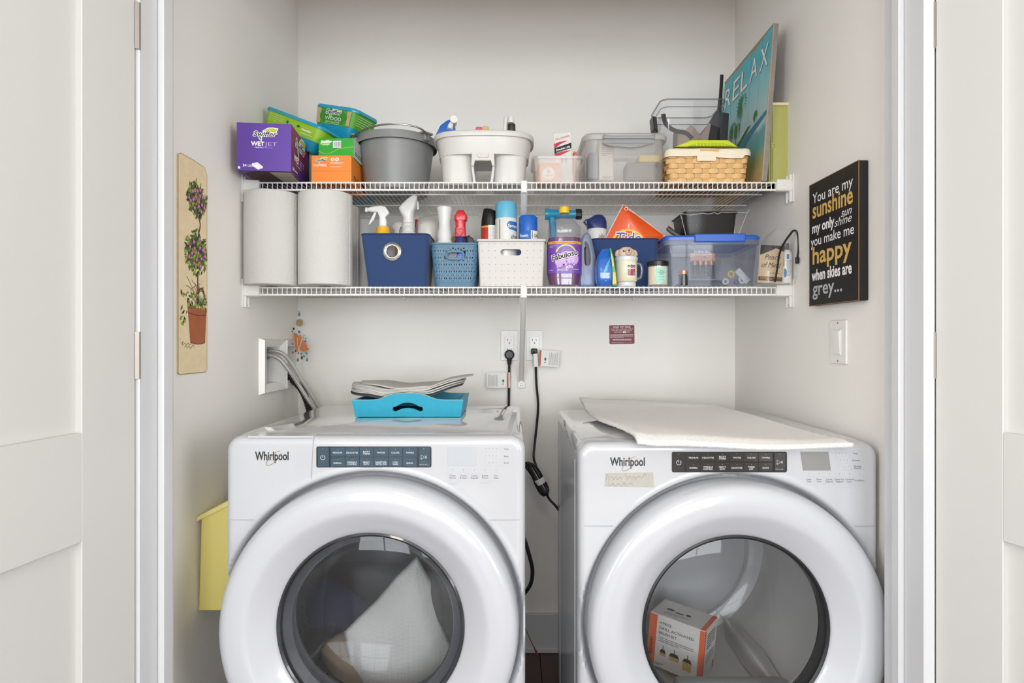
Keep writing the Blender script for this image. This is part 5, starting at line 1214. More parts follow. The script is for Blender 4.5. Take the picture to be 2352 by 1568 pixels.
# local: x runs towards the room, visible face is local -y, thickness to +y
def paint_mat():
    m = bpy.data.materials.new('beach_painting'); m.use_nodes = True; nt = m.node_tree; b = nt.nodes['Principled BSDF']; b.inputs['Roughness'].default_value = .6
    tc = nt.nodes.new('ShaderNodeTexCoord'); sp = nt.nodes.new('ShaderNodeSeparateXYZ'); nt.links.new(tc.outputs['Object'], sp.inputs[0])
    n = nt.nodes.new('ShaderNodeTexNoise'); n.inputs['Scale'].default_value = 9; n.inputs['Detail'].default_value = 6; nt.links.new(tc.outputs['Object'], n.inputs['Vector'])
    ad = nt.nodes.new('ShaderNodeMath'); ad.operation = 'MULTIPLY_ADD'; ad.inputs[1].default_value = .09; nt.links.new(n.outputs['Fac'], ad.inputs[0]); nt.links.new(sp.outputs['Z'], ad.inputs[2])
    r = nt.nodes.new('ShaderNodeValToRGB'); mr = nt.nodes.new('ShaderNodeMapRange'); mr.inputs['From Max'].default_value = .52; nt.links.new(ad.outputs[0], mr.inputs[0]); nt.links.new(mr.outputs[0], r.inputs[0]); nt.links.new(r.outputs[0], b.inputs['Base Color'])
    E = r.color_ramp.elements; E[0].position = 0; E[0].color = lin('#b79a6a'); E[1].position = 1; E[1].color = lin('#9a8f78')
    for p, c in ((.16, '#c4ab74'), (.25, '#9fa268'), (.32, '#5fa5a0'), (.42, '#6fa3b0'), (.455, '#b9cdd0'), (.6, '#a5c9cc'), (.74, '#86c5cd'), (.86, '#52b3c3'), (.97, '#55b8c4')):
        e = E.new(p); e.color = lin(c)
    return m
PM = paint_mat(); npk = 5; tk = .011
for i in range(npk):
    g = G(); x0 = L_*i/npk+.0005; x1 = L_*(i+1)/npk-.0005; g.box(x0, x1, 0, tk, 0, hR-.001*(i % 2), .0008); g.build('plank', PM, t)
g = G(); g.box(.001, L_-.001, tk, tk+.004, .002, hR-.004); g.box(L_-.0005, L_+.001, .0, tk+.004, 0, hR, .0006); g.build('backing', mat('weathered_grey_wood', '#8f8780', .8, var=.2, vscale=50), t)
def fr_(a, b): g.tube([a, b], .0022, 5)
g = G(); fr_((0, 0, hR), (L_, 0, hR)); fr_((L_, 0, 0), (L_, 0, hR)); g.build('worn_edge', mat('weathered_edge', '#a89a85', .8, var=.2, vscale=50), t)
fp = plane((0, 0, 0)); LT = mat('cream_letter_paint', '#f1ece0', .6)
def sg(px, py):     # point of the board seen at a pixel, as (u, v)
    M_ = t.matrix_world.inverted(); o = M_ @ Vector((0, 0, H)); d = M_ @ Vector(((px-1176)/F, 1, (784-py)/F+H)); d = d-o; k = -o.y/d.y; p = o+d*k; return (p.x, p.z)
bpy.context.view_layer.update()
for ch, pts_ in (('R', ((1664, 235), (1680, 195))),): pass
lw = [('t', s_, L_*f, hR*.765, .105, {'w': .062, 'bold': .0}) for s_, f in (('R', .12), ('E', .31), ('L', .49), ('A', .68), ('X', .87))]
decal(t, 'lettering', mat('letter_shadow_paint', '#6b7f86', .6), plane((.002, 0, -.003)), lw, .0006); decal(t, 'lettering', LT, fp, lw, .0012)
hl = [('p', [(.0, hR*.30), (.10, hR*.34), (.2, hR*.40), (.27, hR*.455), (.30, hR*.45), (.26, hR*.41), (.16, hR*.32), (.0, hR*.26)])]
decal(t, 'painted_hill', mat('hill_green', '#3f6b3a', .7), fp, hl, .0004)
R = random.Random(12); pl = []; tk_ = []
for (u, v0, v1, s_) in ((.200, .43, .66, 1.15), (.125, .36, .53, .85), (.170, .40, .50, .75), (.33, .44, .49, .4)):
    tk_.append(('l', [(u-.005, hR*v0), (u, hR*(v0+v1)/2), (u+.003, hR*v1)], .003, 4))
    for k in range(22):
        a = 2*PI*k/22; r = .045*s_; pl.append(('p', [(u+.003, hR*v1), (u+.003+r*.6*math.cos(a), hR*v1+r*.6*math.sin(a)+.006), (u+.003+r*math.cos(a), hR*v1+r*math.sin(a)-.006), (u+.003+r*.5*math.cos(a+.16), hR*v1+r*.5*math.sin(a+.16))]))
decal(t, 'painted_trunks', mat('palm_trunk', '#4c4636', .7), fp, tk_, .0006); decal(t, 'painted_palms', mat('palm_green', '#3d7a34', .7), fp, pl, .0008)
decal(t, 'painted_water', mat('deep_water', '#3f7f95', .6), fp, [('p', [(.0, hR*.27), (.16, hR*.33), (.27, hR*.41), (.42, hR*.46), (.425, hR*.43), (.30, hR*.36), (.18, hR*.24), (.0, hR*.15)])], .0003)
decal(t, 'plank_cracks', mat('crack_line', '#5a6a68', .8), fp, [('l', [(L_*i/npk+R.uniform(-.01, .01), 0), (L_*i/npk+R.uniform(-.01, .01), hR*.5), (L_*i/npk+R.uniform(-.01, .01), hR)], .0008) for i in range(1, npk)], .0005)
# lime tin at the right end
Yl = 1.885; t = thing('canister', 'tall lime green tin with a cream lid at the right end of the upper shelf', 'tin', (X(1790, Yl)-.0, Yl, D1+.001))
hT = Z(243, Yl)-D1; GN = mat('lime_tin', '#b4b468', .45); w2 = .032
g = G(); g.box(-.026, w2-.004, 0, .10, 0, hT, .002); g.build('body', GN, t)
g = G(); g.box(-.032, -.0265, .002, .10, .004, hT-.006, .001); g.build('hinged_side', mat('lime_tin_side', '#a8a95e', .45), t)
g = G(); g.box(-.033, w2, -.006, .105, hT-.001, hT+.008, .0015); g.build('lid', mat('cream_lid', '#efe3b6', .45), t)
g = G(); g.box(-.034, w2-.002, -.006, .102, 0, .004, .001); g.build('base_flange', GN, t)
g = G(); g.lathe([(.005, -.0005), (.0058, .001), (.0065, -.0005)], 20, Matrix.Translation((-.020, -.0008, hT*.48)) @ RX); g.build('round_boss', GN, t)
g = G(); g.tube([(-.022, -.0008, hT-.01), (-.022, -.0008, hT*.52)], .0009, 6); g.tube([(-.022, -.0008, hT*.44), (-.022, -.0008, .01)], .0009, 6); g.build('seam', mat('lime_seam', '#7d8740', .6), t)
# ================================================================ lower shelf
# paper towels
PT = mat('quilted_paper', '#d2d0cd', .95, bump=.9, bscale=260, spec=.1)
for cx_, cy_, lab in ((-.7315, 1.868, 'left one of the two white paper towel rolls at the front'), (-.5695, 1.872, 'right one of the two white paper towel rolls at the front'), (-.590, 2.045, 'white paper towel roll standing behind the two front rolls')):
    t = thing('paper_towel_roll', lab, 'paper towel', (cx_, cy_, D2+.0005), group='white paper towel rolls on the lower shelf')
    g = G(); hT = .279; r = .0798
    g.lathe([(.021, .0), (r-.004, 0), (r-.001, .002), (r, .006), (r+.0004, hT*.5), (r, hT-.006), (r-.001, hT-.002), (r-.004, hT), (.021, hT), (.021, 0)], 72); g.build('towel_roll', PT, t)
    g = G(); g.lathe([(.0195, -.0), (.021, 0), (.021, hT), (.0195, hT), (.0195, 0)], 24); g.build('core', mat('brown_card_core', '#a98a66', .8), t)
    g = G(); g.tube([(r+.0006, .0, .004), (r+.0008, .0, hT-.004)], .0008, 5, M=Matrix.Rotation(-.2, 4, 'Z')); g.build('sheet_edge', PT, t)
t = thing('napkin_pack', 'white soft pack of napkins standing behind the first navy bin', 'napkins', (X(846, 2.2), 2.22, D2+.0005), (0, 0, math.radians(10)))
g = G(); g.loft([(0, .062, .05, .014), (.01, .066, .054, .016), (.14, .066, .054, .016), (.265, .060, .048, .018), (.272, .052, .04, .014)], 6); g.build('pack', mat('soft_white_wrap', '#dfdfdd', .4, bump=.2, bscale=20), t)
# fabric bins
NAVY = mat('navy_fabric', '#28416f', .85, bump=.35, bscale=700, sheen=.2); NAVI = mat('navy_fabric_inner', '#203358', .9)
def fabric_bin(label, xa, xb, xa0, xb0, Yf, Hh, dep, ring_uv=None, rr=.0125):
    xm = (xa+xb)/2; t = thing('fabric_bin', label, 'bin', (xm, Yf, D2+.001)); th = .003
    c = (xa0+xb0)/2-xm; h0 = (xb0-xa0)/2; h1 = (xb-xa)/2
    g = G(); g.loft([(0, h0, dep*.45, .012, c, dep/2+.004), (Hh-.001, h1, dep/2, .018, 0, dep/2), (Hh, h1-.001, dep/2-.001, .018, 0, dep/2), (Hh, h1-th, dep/2-th, .016, 0, dep/2), (.004, h0-th, dep*.45-th, .010, c, dep/2+.004)], 4)
    b = g.build('fabric_shell', NAVY, t, angle=30)
    if ring_uv:
        u, v = ring_uv; c_ = G(); c_.lathe([(0, -.03), (rr+.001, -.03), (rr+.001, .03), (0, .03)], 32, Matrix.Translation((u, .0, v)) @ RX); cut(b, c_)
        k = .005/Hh*0; yo = (.5-.45)*dep*(1-v/Hh)+.0
        g = G(); g.lathe([(rr-.0005, -.003), (rr-.001, .001), (rr+.001, .0028), (rr+.0035, .003), (rr+.006, .0008), (rr+.0085, .0028), (rr+.011, .0018), (rr+.0118, -.0006)], 48, Matrix.Translation((u, yo*.5+.003, v)) @ Matrix.Rotation(math.radians(2), 4, 'X') @ RX); g.build('grommet', mat('chrome', '#d4d2cf', .12, metal=1.), t, angle=60)
    g = G(); P = [(x, y+dep/2, Hh) for x, y in rrect(h1-.0015, dep/2-.0015, .017, 4)]; g.tube(P, .0028, 8, closed=True); g.build('piped_rim', NAVI, t)
    return t
Yn = 1.868
fabric_bin('navy fabric bin with a round chrome grommet right of the paper towels', X(827, Yn), X(985, Yn), X(841, Yn), X(977, Yn), Yn, Z(538, Yn)-D2, .27, (X(900, Yn)-(X(827, Yn)+X(985, Yn))/2, Z(577.5, Yn)-D2), .0175)
Ym = 1.96
fabric_bin('second navy fabric bin behind the mug and candle, holding the orange bag', X(1360, Ym), X(1515, Ym), X(1368, Ym), X(1508, Ym), Ym, Z(549, Ym)-D2, .25)
# bottles and sprayers
def bottle(name, label, cat, x, y, prof, m, z0=None, cap=None, capm=None, seg=36, sy=1., part='bottle_body', rot=0):
    t = thing(name, label, cat, (x, y, (D2 if z0 is None else z0)+.0008), (0, 0, rot)); g = G(); g.lathe(prof, seg, sy=sy); g.build(part, m, t, angle=50)
    if cap: g = G(); g.lathe(cap, seg, sy=sy); g.build('cap', capm, t, angle=40)
    return t
def sprayer(t, z, m, s=-1, sc=1., name='spray_trigger'):
    """trigger head seen from the side; nozzle towards s"""
    g = G(); P = [(.012, 0), (.014, .012), (.010, .030), (.020, .040), (.022, .048), (.010, .066), (-.006, .070), (-.038, .066), (-.052, .062), (-.052, .050), (-.036, .048), (-.018, .046), (-.012, .030), (-.012, 0)]
    P = [(-s*a*sc, z+b*sc) for a, b in P]; g.prism(P, -.011*sc, .011*sc, .004*sc); g.box(min(s*.051*sc, s*.062*sc), max(s*.051*sc, s*.062*sc), -.008*sc, .008*sc, z+.048*sc, z+.064*sc, .002*sc); g.build(name, m, t, angle=50)
    g = G(); g.prism([(s*.030*sc, z+.048*sc), (s*.022*sc, z+.046*sc), (s*.032*sc, z+.020*sc), (s*.046*sc, z+.004*sc), (s*.050*sc, z+.006*sc), (s*.040*sc, z+.028*sc)], -.005*sc, .005*sc, .001); g.build('trigger_lever', m, t)
    g = G(); g.lathe([(0, z-.014*sc), (.0145*sc, z-.014*sc), (.0145*sc, z+.002*sc), (.010*sc, z+.004*sc), (0, z+.004*sc)], 24); g.build('collar', m, t)
SW = mat('sprayer_white', '#dededc', .3, coat=.2)
Y_ = 1.95
zN = Z(520, Y_)-D2
t = bottle('spray_bottle', 'white trigger sprayer pointing left over a yellow bottle in the first navy bin', 'bottle', X(880, Y_), Y_, [(0, 0), (.036, 0), (.038, .01), (.038, .12), (.034, .143), (.0225, .170), (.019, zN-.004), (0, zN)], mat('milk_white_bottle', '#dcdade', .4))
g = G(); g.lathe([(.0347, .144), (.0233, .171), (.0198, zN-.003)], 32); g.build('yellow_shoulder', mat('yellow_label_plastic', '#e9b52c', .4), t, angle=60)
sprayer(t, zN+.0, SW, -1, .92)
decal(t, 'purple_print', mat('purple_print', '#55508c', .5), cyl(0, 0, .0384), [('e', .012, .108, .0095, .010), ('l', [(-.004, .125), (.006, .122), (.014, .120)], .002, 4)], .0006); decal(t, 'lettering', WINK, cyl(0, 0, .0384), [('l', [(.010, .101), (.010, .110), (.014, .112)], .0035, 4)], .0012)
t = bottle('spray_bottle', 'small white sprayer half hidden behind the yellow bottle', 'bottle', X(912, 2.06), 2.06, [(0, 0), (.026, 0), (.028, .1), (.016, .155), (0, .157)], mat('yellow_label_plastic', '#e9b52c', .4)); sprayer(t, .180, mat('sprayer_cream', '#dedad2', .4), 1, .75)
# tall white ribbed sprayer seen from behind
Yk = 1.99; t = thing('spray_bottle', 'tall white ribbed sprayer seen from the back in the first navy bin', 'bottle', (X(938, Yk), Yk, D2+.0008)); zc_ = Z(536, Yk)-D2
g = G(); g.lathe([(0, 0), (.036, 0), (.038, .01), (.038, .10), (.026, zc_), (.0235, zc_+.002), (0, zc_+.003)], 32); g.build('bottle_body', SW, t, angle=50)
g = G(); pr = []
for i in range(7): z = zc_+.0045*i; pr += [(.0222, z), (.0205, z+.0012), (.0202, z+.0035), (.0222, z+.0044)]
g.lathe([(0, zc_)]+pr+[(.018, zc_+.034), (0, zc_+.034)], 32); g.build('ribbed_collar', SW, t, angle=30)
g = G(); zq = zc_+.03
g.loft([(zq, .0195, .0195, .0195), (zq+.02, .0175, .018, .0175), (zq+.036, .022, .02, .015, -.004), (zq+.050, .027, .018, .012, -.004), (zq+.062, .024, .016, .011, .002), (zq+.078, .017, .014, .008, .012), (zq+.090, .009, .011, .006, .020), (zq+.093, .005, .008, .004, .021)], 6); g.build('spray_head', SW, t, angle=60)
g = G(); g.tube([(.018, .008, zq+.085), (.028, .008, zq+.070), (.030, .008, zq+.048)], .004, 8, smooth=4); g.build('trigger_lever', SW, t)
capsule('toothbrush', 'red handle tip beside the clear jar in the first navy bin', 'brush', (X(958, 2.03), 2.03, D2+.05), (X(956.5, 2.03), 2.03, Z(505, 2.03)), .003, .0045, mat('red_plastic', '#b3202a', .35))
# clear globe jar
Yj = 2.03; t = bottle('jar', 'cloudy clear plastic jug leaning behind the tall white sprayer', 'jar', X(985, Yj), Yj, [(0, 0), (.032, 0), (.036, .02), (.038, .12), (.0425, .175), (.044, .20), (.041, .222), (.032, .237), (.018, .244), (0, .246)], MILKY)
g = G(); g.lathe([(0, .004), (.033, .004), (.035, .12), (.038, .19), (.035, .215), (.022, .226), (0, .228)], 32); g.build('contents', mat('white_powder', '#e8e8e0', .9), t)
# blue-grey lattice basket
BG = mat('slate_blue_plastic', '#527b96', .45)
Yg = 1.866; xa, xb = X(990, Yg), X(1097, Yg); hx1 = (xb-xa)/2; hx0 = hx1*.84; dep = .20; hgB = Z(558, Yg)-D2
t = thing('lattice_basket', 'slate blue pierced plastic basket between the navy bin and the white basket', 'basket', ((xa+xb)/2, Yg+dep/2, D2+.001))
def wallmap(hx0, hx1, hy0, hy1, r, Hh, x_off=0):
    f0 = peri(hx0, hy0, r); f1 = peri(hx1, hy1, r)
    return lambda s, z, e=0: (lambda a, b: a[0].lerp(b[0], z/Hh)+Vector((0, 0, z))+a[1]*e)(f0(s), f1(s))
wm = wallmap(hx0, hx1, dep/2*.86, dep/2, .016, hgB)
# parameter s of the front centre
def find_front(wm_):
    best = min(range(2000), key=lambda i: (wm_(i/2000, .03).y+abs(wm_(i/2000, .03).x)*.5)); return best/2000
sF = find_front(wm); per = 2*(hx1*2+dep)*.93
g = G(); zA, zB = .014, hgB-.014; nb = int(per/.016)
def bar(s0, z0, s1, z1, w_=.0011, n=4):
    lay = 0 if abs(s1-s0) < 1e-9 else (.0009 if abs(z1-z0) < 1e-9 else (.0003 if (z1-z0)*(s1-s0) > 0 else .0006))
    vs = []; L = math.hypot((s1-s0)*per, z1-z0); nx, nz = -(z1-z0)/L*w_, (s1-s0)*per/L*w_
    for i in range(n+1):
        k = i/n; s, z = s0+(s1-s0)*k, z0+(z1-z0)*k
        for q_ in (-1, 1):
            for e in (0, .0022+lay): vs.append(wm(s+q_*nx/per, z+q_*nz, e))
    fs = []
    for i in range(n):
        a = i*4; b = a+4; fs += [(a, a+2, b+2, b), (a+1, b+1, b+3, a+3), (a, b, b+1, a+1), (a+2, a+3, b+3, b+2)]
    g.add(vs, fs)
hz_ = zB-zA; rowsN = 5; rh = hz_/rowsN
def inslot(s, z):
    d = ((s-sF+.5) % 1-.5)*per; return (abs(d)/.031)**4+(abs(z-hgB*.715)/.0165)**4 < 1
for r_ in range(rowsN):
    for i in range(nb):
        s0, s1 = i/nb, (i+1)/nb; sm = (s0+s1)/2; z0 = zA+r_*rh; z1 = z0+rh; zm = (z0+z1)/2
        for (a, b, c, d) in ((s0, z0, sm, zm), (sm, zm, s1, z0), (s0, z1, sm, zm), (sm, zm, s1, z1), (s0, z0, s0, z1), (sm, z0, sm, z1)):
            if not inslot((a+c)/2, (b+d)/2): bar(a, b, c, d, .0021, 1)
        if not inslot(sm, z0): bar(s0, z0, s1, z0, .0014, 1)
lat = g.build('lattice_wall', BG, t, angle=20, flat=True)
g = G(); g.loft([(0, hx0, dep/2*.86, .016), (zA+.001, hx0+(hx1-hx0)*zA/hgB+.001, dep/2*(.86+.14*zA/hgB)+.001, .016), (zA+.001, hx0-.002, dep/2*.84, .015), (.003, hx0-.003, dep/2*.84, .015)], 5); g.build('base_tray', BG, t)
g = G(); g.loft([(zB-.001, hx1-.0015, dep/2-.0015, .016), (hgB-.006, hx1, dep/2, .017), (hgB-.005, hx1+.003, dep/2+.003, .019), (hgB, hx1+.0025, dep/2+.0025, .019), (hgB, hx1-.002, dep/2-.002, .015), (zB-.001, hx1-.004, dep/2-.004, .014)], 5, False, False); g.build('rim', BG, t)
g = G(); P = []
for i in range(40):
    a = 2*PI*i/40; du = .0265*math.copysign(abs(math.cos(a))**.55, math.cos(a)); dz_ = .0115*math.copysign(abs(math.sin(a))**.9, math.sin(a)); P.append(wm(sF+du/per, hgB*.715+dz_, .0012))
g.tube(P, .0042, 8, closed=True, flat=.6); g.build('hand_grip', BG, t)
# contents of the slate basket
Y2 = 1.93; xq = X(1021, Y2)
t = bottle('brush', 'white waisted brush handle standing in the slate blue basket', 'brush', xq, Y2, [(0, .03), (.026, .03), (.026, .125), (.0255, .142), (.021, .150), (.0235, .162), (.019, .185), (.0175, .20), (.0225, Z(480, Y2)-D2-.01), (.0245, Z(478, Y2)-D2), (.022, Z(477, Y2)-D2+.001), (0, Z(477, Y2)-D2+.001)], SW)
Y3 = 1.94; t = bottle('spray_bottle', 'red-headed trigger spray bottle with a navy body in the slate blue basket', 'bottle', X(1058, Y3), Y3, [(0, 0), (.024, 0), (.026, .01), (.027, .11), (.022, .14), (.014, .165), (0, .168)], mat('navy_label', '#23306e', .35, coat=.2))
RDP = mat('red_sprayer', '#cf2a35', .32, coat=.3); zq = Z(545, Y3)-D2
g = G(); g.loft([(zq+.0, .018, .015, .006), (zq+.025, .0165, .014, .006, -.001), (zq+.030, .0158, .015, .012), (zq+.048, .016, .016, .012), (zq+.052, .019, .017, .008, .001), (zq+.064, .021, .017, .009, .001), (zq+.076, .014, .015, .006, .001), (zq+.084, .009, .010, .005, .001), (zq+.085, .005, .006, .003, .001)], 5); g.build('spray_head', RDP, t, angle=30)
g = G(); g.prism([(-.015, zq+.018), (.008, zq+.025), (.010, zq+.012), (-.002, zq-.002)], -.022, -.012, .001); g.build('trigger_lever', RDP, t)
t = bottle('bottle', 'tan bottle with a white domed top behind the red sprayer', 'bottle', X(1047, 2.03), 2.03, [(0, 0), (.032, 0), (.034, .12), (.033, .175), (0, .177)], mat('tan_plastic', '#c79456', .4), cap=[(.034, .172), (.035, .20), (.031, .225), (.020, .243), (0, .249)], capm=SW)
t = thing('tape_dispenser', 'black rounded gadget at the right end of the slate blue basket', 'gadget', (X(1077, 1.97), 1.97, D2+.10)); g = G(); g.prism([(-.012, 0), (.020, 0), (.020, .048), (.014, .062), (.0, .072), (-.012, .066)], -.012, .02, .004); g.build('body', BLACK, t)
t = thing('teal_packet', 'teal packet edge at the right rear of the slate blue basket', 'packet', (X(1087, 2.0), 2.01, D2+.012)); g = G(); g.box(-.014, .012, 0, .02, 0, .152, .003); g.build('packet', mat('teal_packet_plastic', '#2c8aa4', .4), t)
Yh = 1.885
t = thing('scrub_brush', 'white bristled scrub brush seen through the slate basket slot', 'brush', (X(1040, Yh), Yh, D2+.055)); g = G(); R = random.Random(4)
for i in range(70):
    x = R.uniform(-.032, .012); z = R.uniform(.02, .055); g.tube([(x, 0, z), (x+R.uniform(-.006, .006), -.008, z+R.uniform(-.006, .006))], .0007, 4)
o = g.build('bristles', mat('bristle_white', '#d8d8da', .6), t); o['kind'] = 'stuff'
g = G(); g.box(-.034, .014, .001, .012, .01, .06, .004); g.build('brush_block', mat('grey_block', '#9a9aa2', .5), t)
g = G(); g.lathe([(0, .02), (.012, .018), (.014, .0), (0, 0)], 20, Matrix.Translation((.026, .006, .036)) @ RX); g.build('blue_end', mat('cobalt_plastic', '#1f62b8', .3), t)
# white pierced basket with a handle slot
WB = mat('ivory_plastic', '#cfccc6', .42); Yw2 = 1.864; xa, xb = X(1096, Yw2), X(1253, Yw2); hx1 = (xb-xa)/2; hx0 = X(1247, Yw2)-X(1101, Yw2); hx0 /= 2; dep = .22; hW = Z(550, Yw2)-D2; xm = (xa+xb)/2
t = thing('pierced_basket', 'ivory pierced plastic basket holding the aerosol cans', 'basket', (xm, Yw2, D2+.001)); th = .002
g = G(); g.loft([(0, hx0, dep*.46, .006, 0, dep*.5), (hW-.001, hx1-.001, dep*.49, .008, 0, dep*.5), (hW-.001, hx1-.001-th, dep*.49-th, .007, 0, dep*.5), (th, hx0-th, dep*.46-th, .005, 0, dep*.5)], 4)
b = g.build('basket_wall', WB, t); c_ = G(); zs_ = Z(579.5, Yw2)-D2; xs_ = X(1173.5, Yw2)-xm; sl = [(xs_+sx*.0225+.0095*math.cos(a), zs_+.0095*math.sin(a)) for sx, a0 in ((1, -PI/2), (-1, PI/2)) for a in [a0+PI*i/8 for i in range(9)]]
c_.prism(sl, -.03, .04, 0); cut(b, c_)
g = G(); g.loft([(hW-.007, hx1, dep*.5, .009, 0, dep*.5), (hW-.006, hx1+.003, dep*.5+.003, .011, 0, dep*.5), (hW, hx1+.0025, dep*.5+.0025, .011, 0, dep*.5), (hW, hx1-.003, dep*.49-.003, .008, 0, dep*.5), (hW-.007, hx1-.002, dep*.49, .008, 0, dep*.5)], 4, False, False); g.build('rim', WB, t)
it = []; yb_ = .04*dep
def fpw(u, v, e=0): k = v/hW; return Vector((u*(hx0+(hx1-hx0)*k)/hx1, dep*.5-dep*(.46+.03*k)-e, v))
for r_ in range(7):
    for c in range(10):
        u = -hx1*.87+2*hx1*.87*c/9; v = hW-.014-r_*.0205
        if abs(u-xs_) < .038 and abs(v-zs_) < .016: continue
        it.append(('r', u-.0009, v-.0009, u+.0009, v+.0009))
o = decal(t, 'perforations', mat('hole_dark', '#3a3734', .8), fpw, it, .0003); o['kind'] = 'stuff'
# aerosols
def can(label, x, y, r, hc, hcap, body, capm, capr=None, extra=None):
    t = bottle('aerosol_can', label, 'spray can', x, y, [(0, .001), (r-.003, .0), (r, .003), (r, hc-.008), (r-.004, hc), (0, hc)], body, D2+.003, [(r-.003, hc-.008), (capr or r-.001, hc-.006), (capr or r-.001, hc+hcap-.006), (r-.006, hc+hcap), (0, hc+hcap)], capm); return t
Ya_ = 1.925; xC = X(1162.5, Ya_); r = .0345
hc = Z(502, Ya_)-D2; t = can('tall white spray can with a light blue cap in the ivory basket', xC, Ya_, r, hc, Z(463, Ya_-r)-Z(502, Ya_)+.001, mat('can_white', '#e3e2de', .25, coat=.3), mat('sky_cap', '#67b7d6', .35, coat=.2))
cp = cyl(0, 0, r, 0); vT = hc-.035
decal(t, 'blue_badge', mat('badge_blue', '#2d74b4', .4), cp, [('p', [(.003, vT+.010), (.010, vT+.018), (.045, vT+.016), (.045, vT-.012), (.012, vT-.008), (.003, vT+.002)])], .0006)
decal(t, 'lettering', WINK, cp, [('t', 'Sprayway', .0055, vT, .013, {'w': .052, 'al': 'l', 'bold': .02, 'rot': -.06})], .0009)
decal(t, 'lettering', INK, cp, [('t', 'glass', .016, vT-.034, .016, {'w': .03, 'al': 'l', 'bold': .0}), ('t', 'cleaner', .006, vT-.065, .022, {'w': .04, 'al': 'l', 'bold': .04})], .0006)
decal(t, 'grey_stripe', mat('stripe_taupe', '#8c8378', .5), cp, [('r', -.022, .004, -.0185, hc-.01)], .0006)
Yb3 = 1.915; r = .030; hc = Z(531, Yb3)-D2; t = can('shorter can with a royal blue cap right of the tall white can', X(1213, Yb3), Yb3, r, hc, Z(496, Yb3-r)-Z(531, Yb3)+.002, mat('can_blue', '#2069bf', .25, coat=.3), mat('royal_cap', '#1c62c2', .3, coat=.3))
cp = cyl(0, 0, r); decal(t, 'lettering', WINK, cp, [('t', 'foam', -.029, hc-.026, .014, {'w': .028, 'al': 'l', 'bold': .02}), ('r', .008, hc-.05, .038, hc-.006, 6)], .0006)
decal(t, 'lettering', INK, cp, [('t', 'GLASS', .017, hc-.026, .014, {'w': .022, 'al': 'l', 'bold': .02}), ('r', .0115, hc-.03, .0135, hc-.008)]+para(.012, .035, hc-.032, .003, 3, .0008), .0009)
Yc3 = 1.97; r = .032; hc = Z(520, Yc3)-D2; t = can('black-topped red can at the left of the ivory basket', X(1127, Yc3), Yc3, r, hc, .008, mat('can_red', '#c23a2a', .3, coat=.3), BLACK)
g = G(); g.loft([(hc-.004, .0315, .0315, .0315), (hc+.02, .029, .030, .028), (hc+.042, .024, .026, .02), (hc+.050, .012, .02, .010, -.010), (hc+.051, .006, .012, .006, -.012)], 6); g.build('spray_cap', BLACK, t, angle=50)
cp = cyl(0, 0, r); decal(t, 'gold_ring', mat('gold_print', '#e0a23c', .4), cp, [('r', -.05, hc-.012, .05, hc-.006, 20)], .0006); decal(t, 'info_panel', WINK, cp, [('r', -.006, hc-.07, .03, hc-.005, 8)], .0009); decal(t, 'lettering', GINK, cp, para(-.003, .028, hc-.012, .004, 10, .0012), .0012)
# purple floor cleaner
Yz = 1.905; xF = X(1296, Yz); hF = Z(476, Yz)-D2; r = .0535
def sec(z, a, p=.75): return (z, a, a*.72, a*p*.72)
PF = [(0, .040, .030, .025), (.004, .047, .036, .03), (.03, .0525, .038, .034), (.135, .0535, .038, .034), (.146, .052, .037, .034), (.150, .0505, .036, .034), (.158, .0515, .037, .034), (.166, .0505, .036, .034), (.172, .0515, .037, .034), (.186, .049, .036, .033), (.205, .034, .028, .026), (.218, .020, .018, .018), (.226, .0135, .0135, .0135), (hF-.018, .0130, .013, .013)]
t = thing('floor_cleaner_bottle', 'clear jug of purple floor cleaner with a yellow cap beside the ivory basket', 'bottle', (xF, Yz, D2+.001))
g = G(); g.loft(PF, 8); g.build('clear_jug', clear('jug_plastic', '#f4f4f8', haze=.06, hazecol='#d8d8e0', rough=.03), t, angle=50)
lv = .150; g = G(); g.loft([(.002, .038, .028, .024), (.005, .0455, .0345, .029), (.03, .051, .0365, .0325), (.135, .052, .0365, .0325), (lv, .0495, .035, .033)], 8); g.build('purple_liquid', mat('purple_liquid', '#6b2f63', .15, coat=.5), t, angle=50)
g = G(); g.lathe([(0, hF), (.0135, hF), (.0155, hF-.003), (.016, hF-.020), (0, hF-.020)], 28); g.build('cap', mat('yellow_cap', '#ecc623', .35, coat=.2), t)
g = G(); lb0, lb1 = .038, .137; g.loft([(lb0, .0533, .0388, .0347), (lb0+.002, .0536, .0390, .035), (lb1, .0541, .0390, .035), (lb1+.0005, .0537, .0386, .0345)], 8, False, False); g.build('label', mat('purple_label', '#6f43a8', .4, coat=.2), t)
fj = peri(.0542, .0392, .035); 
def jm(u, v, e=0):   # wrap flat print over the front of the jug
    tot = 2*PI*.035+4*(.0542-.035)+4*(.0392-.035); s0 = jm.s0; p, n = fj(s0+u/tot); return p+n*(e+.0002)+Vector((0, 0, v))
jm.curved = True
jm.s0 = min(range(4000), key=lambda i: fj(i/4000)[0].y+abs(fj(i/4000)[0].x))/4000
decal(t, 'orange_band', mat('label_orange', '#e9a43c', .4), jm, [('r', -.060, lb1-.009, .060, lb1-.001, 30)], .0003)
decal(t, 'lettering', INK, jm, [('t', 'MAKES 2X CONCENTRATED FORMULA', 0, lb1-.0075, .005, {'w': .085, 'bold': .0})], .0006)
decal(t, 'gold_arc', mat('label_gold', '#e8cf7c', .4), jm, [('l', [(.002+.034*math.cos(a), .085+.040*math.sin(a)) for a in [.35+2.3*i/20 for i in range(21)]], .004)], .0004)
decal(t, 'lilac_glow', mat('label_lilac', '#c9a6dc', .5), jm, [('e', .005, .080, .038, .026, .2)], .0003)
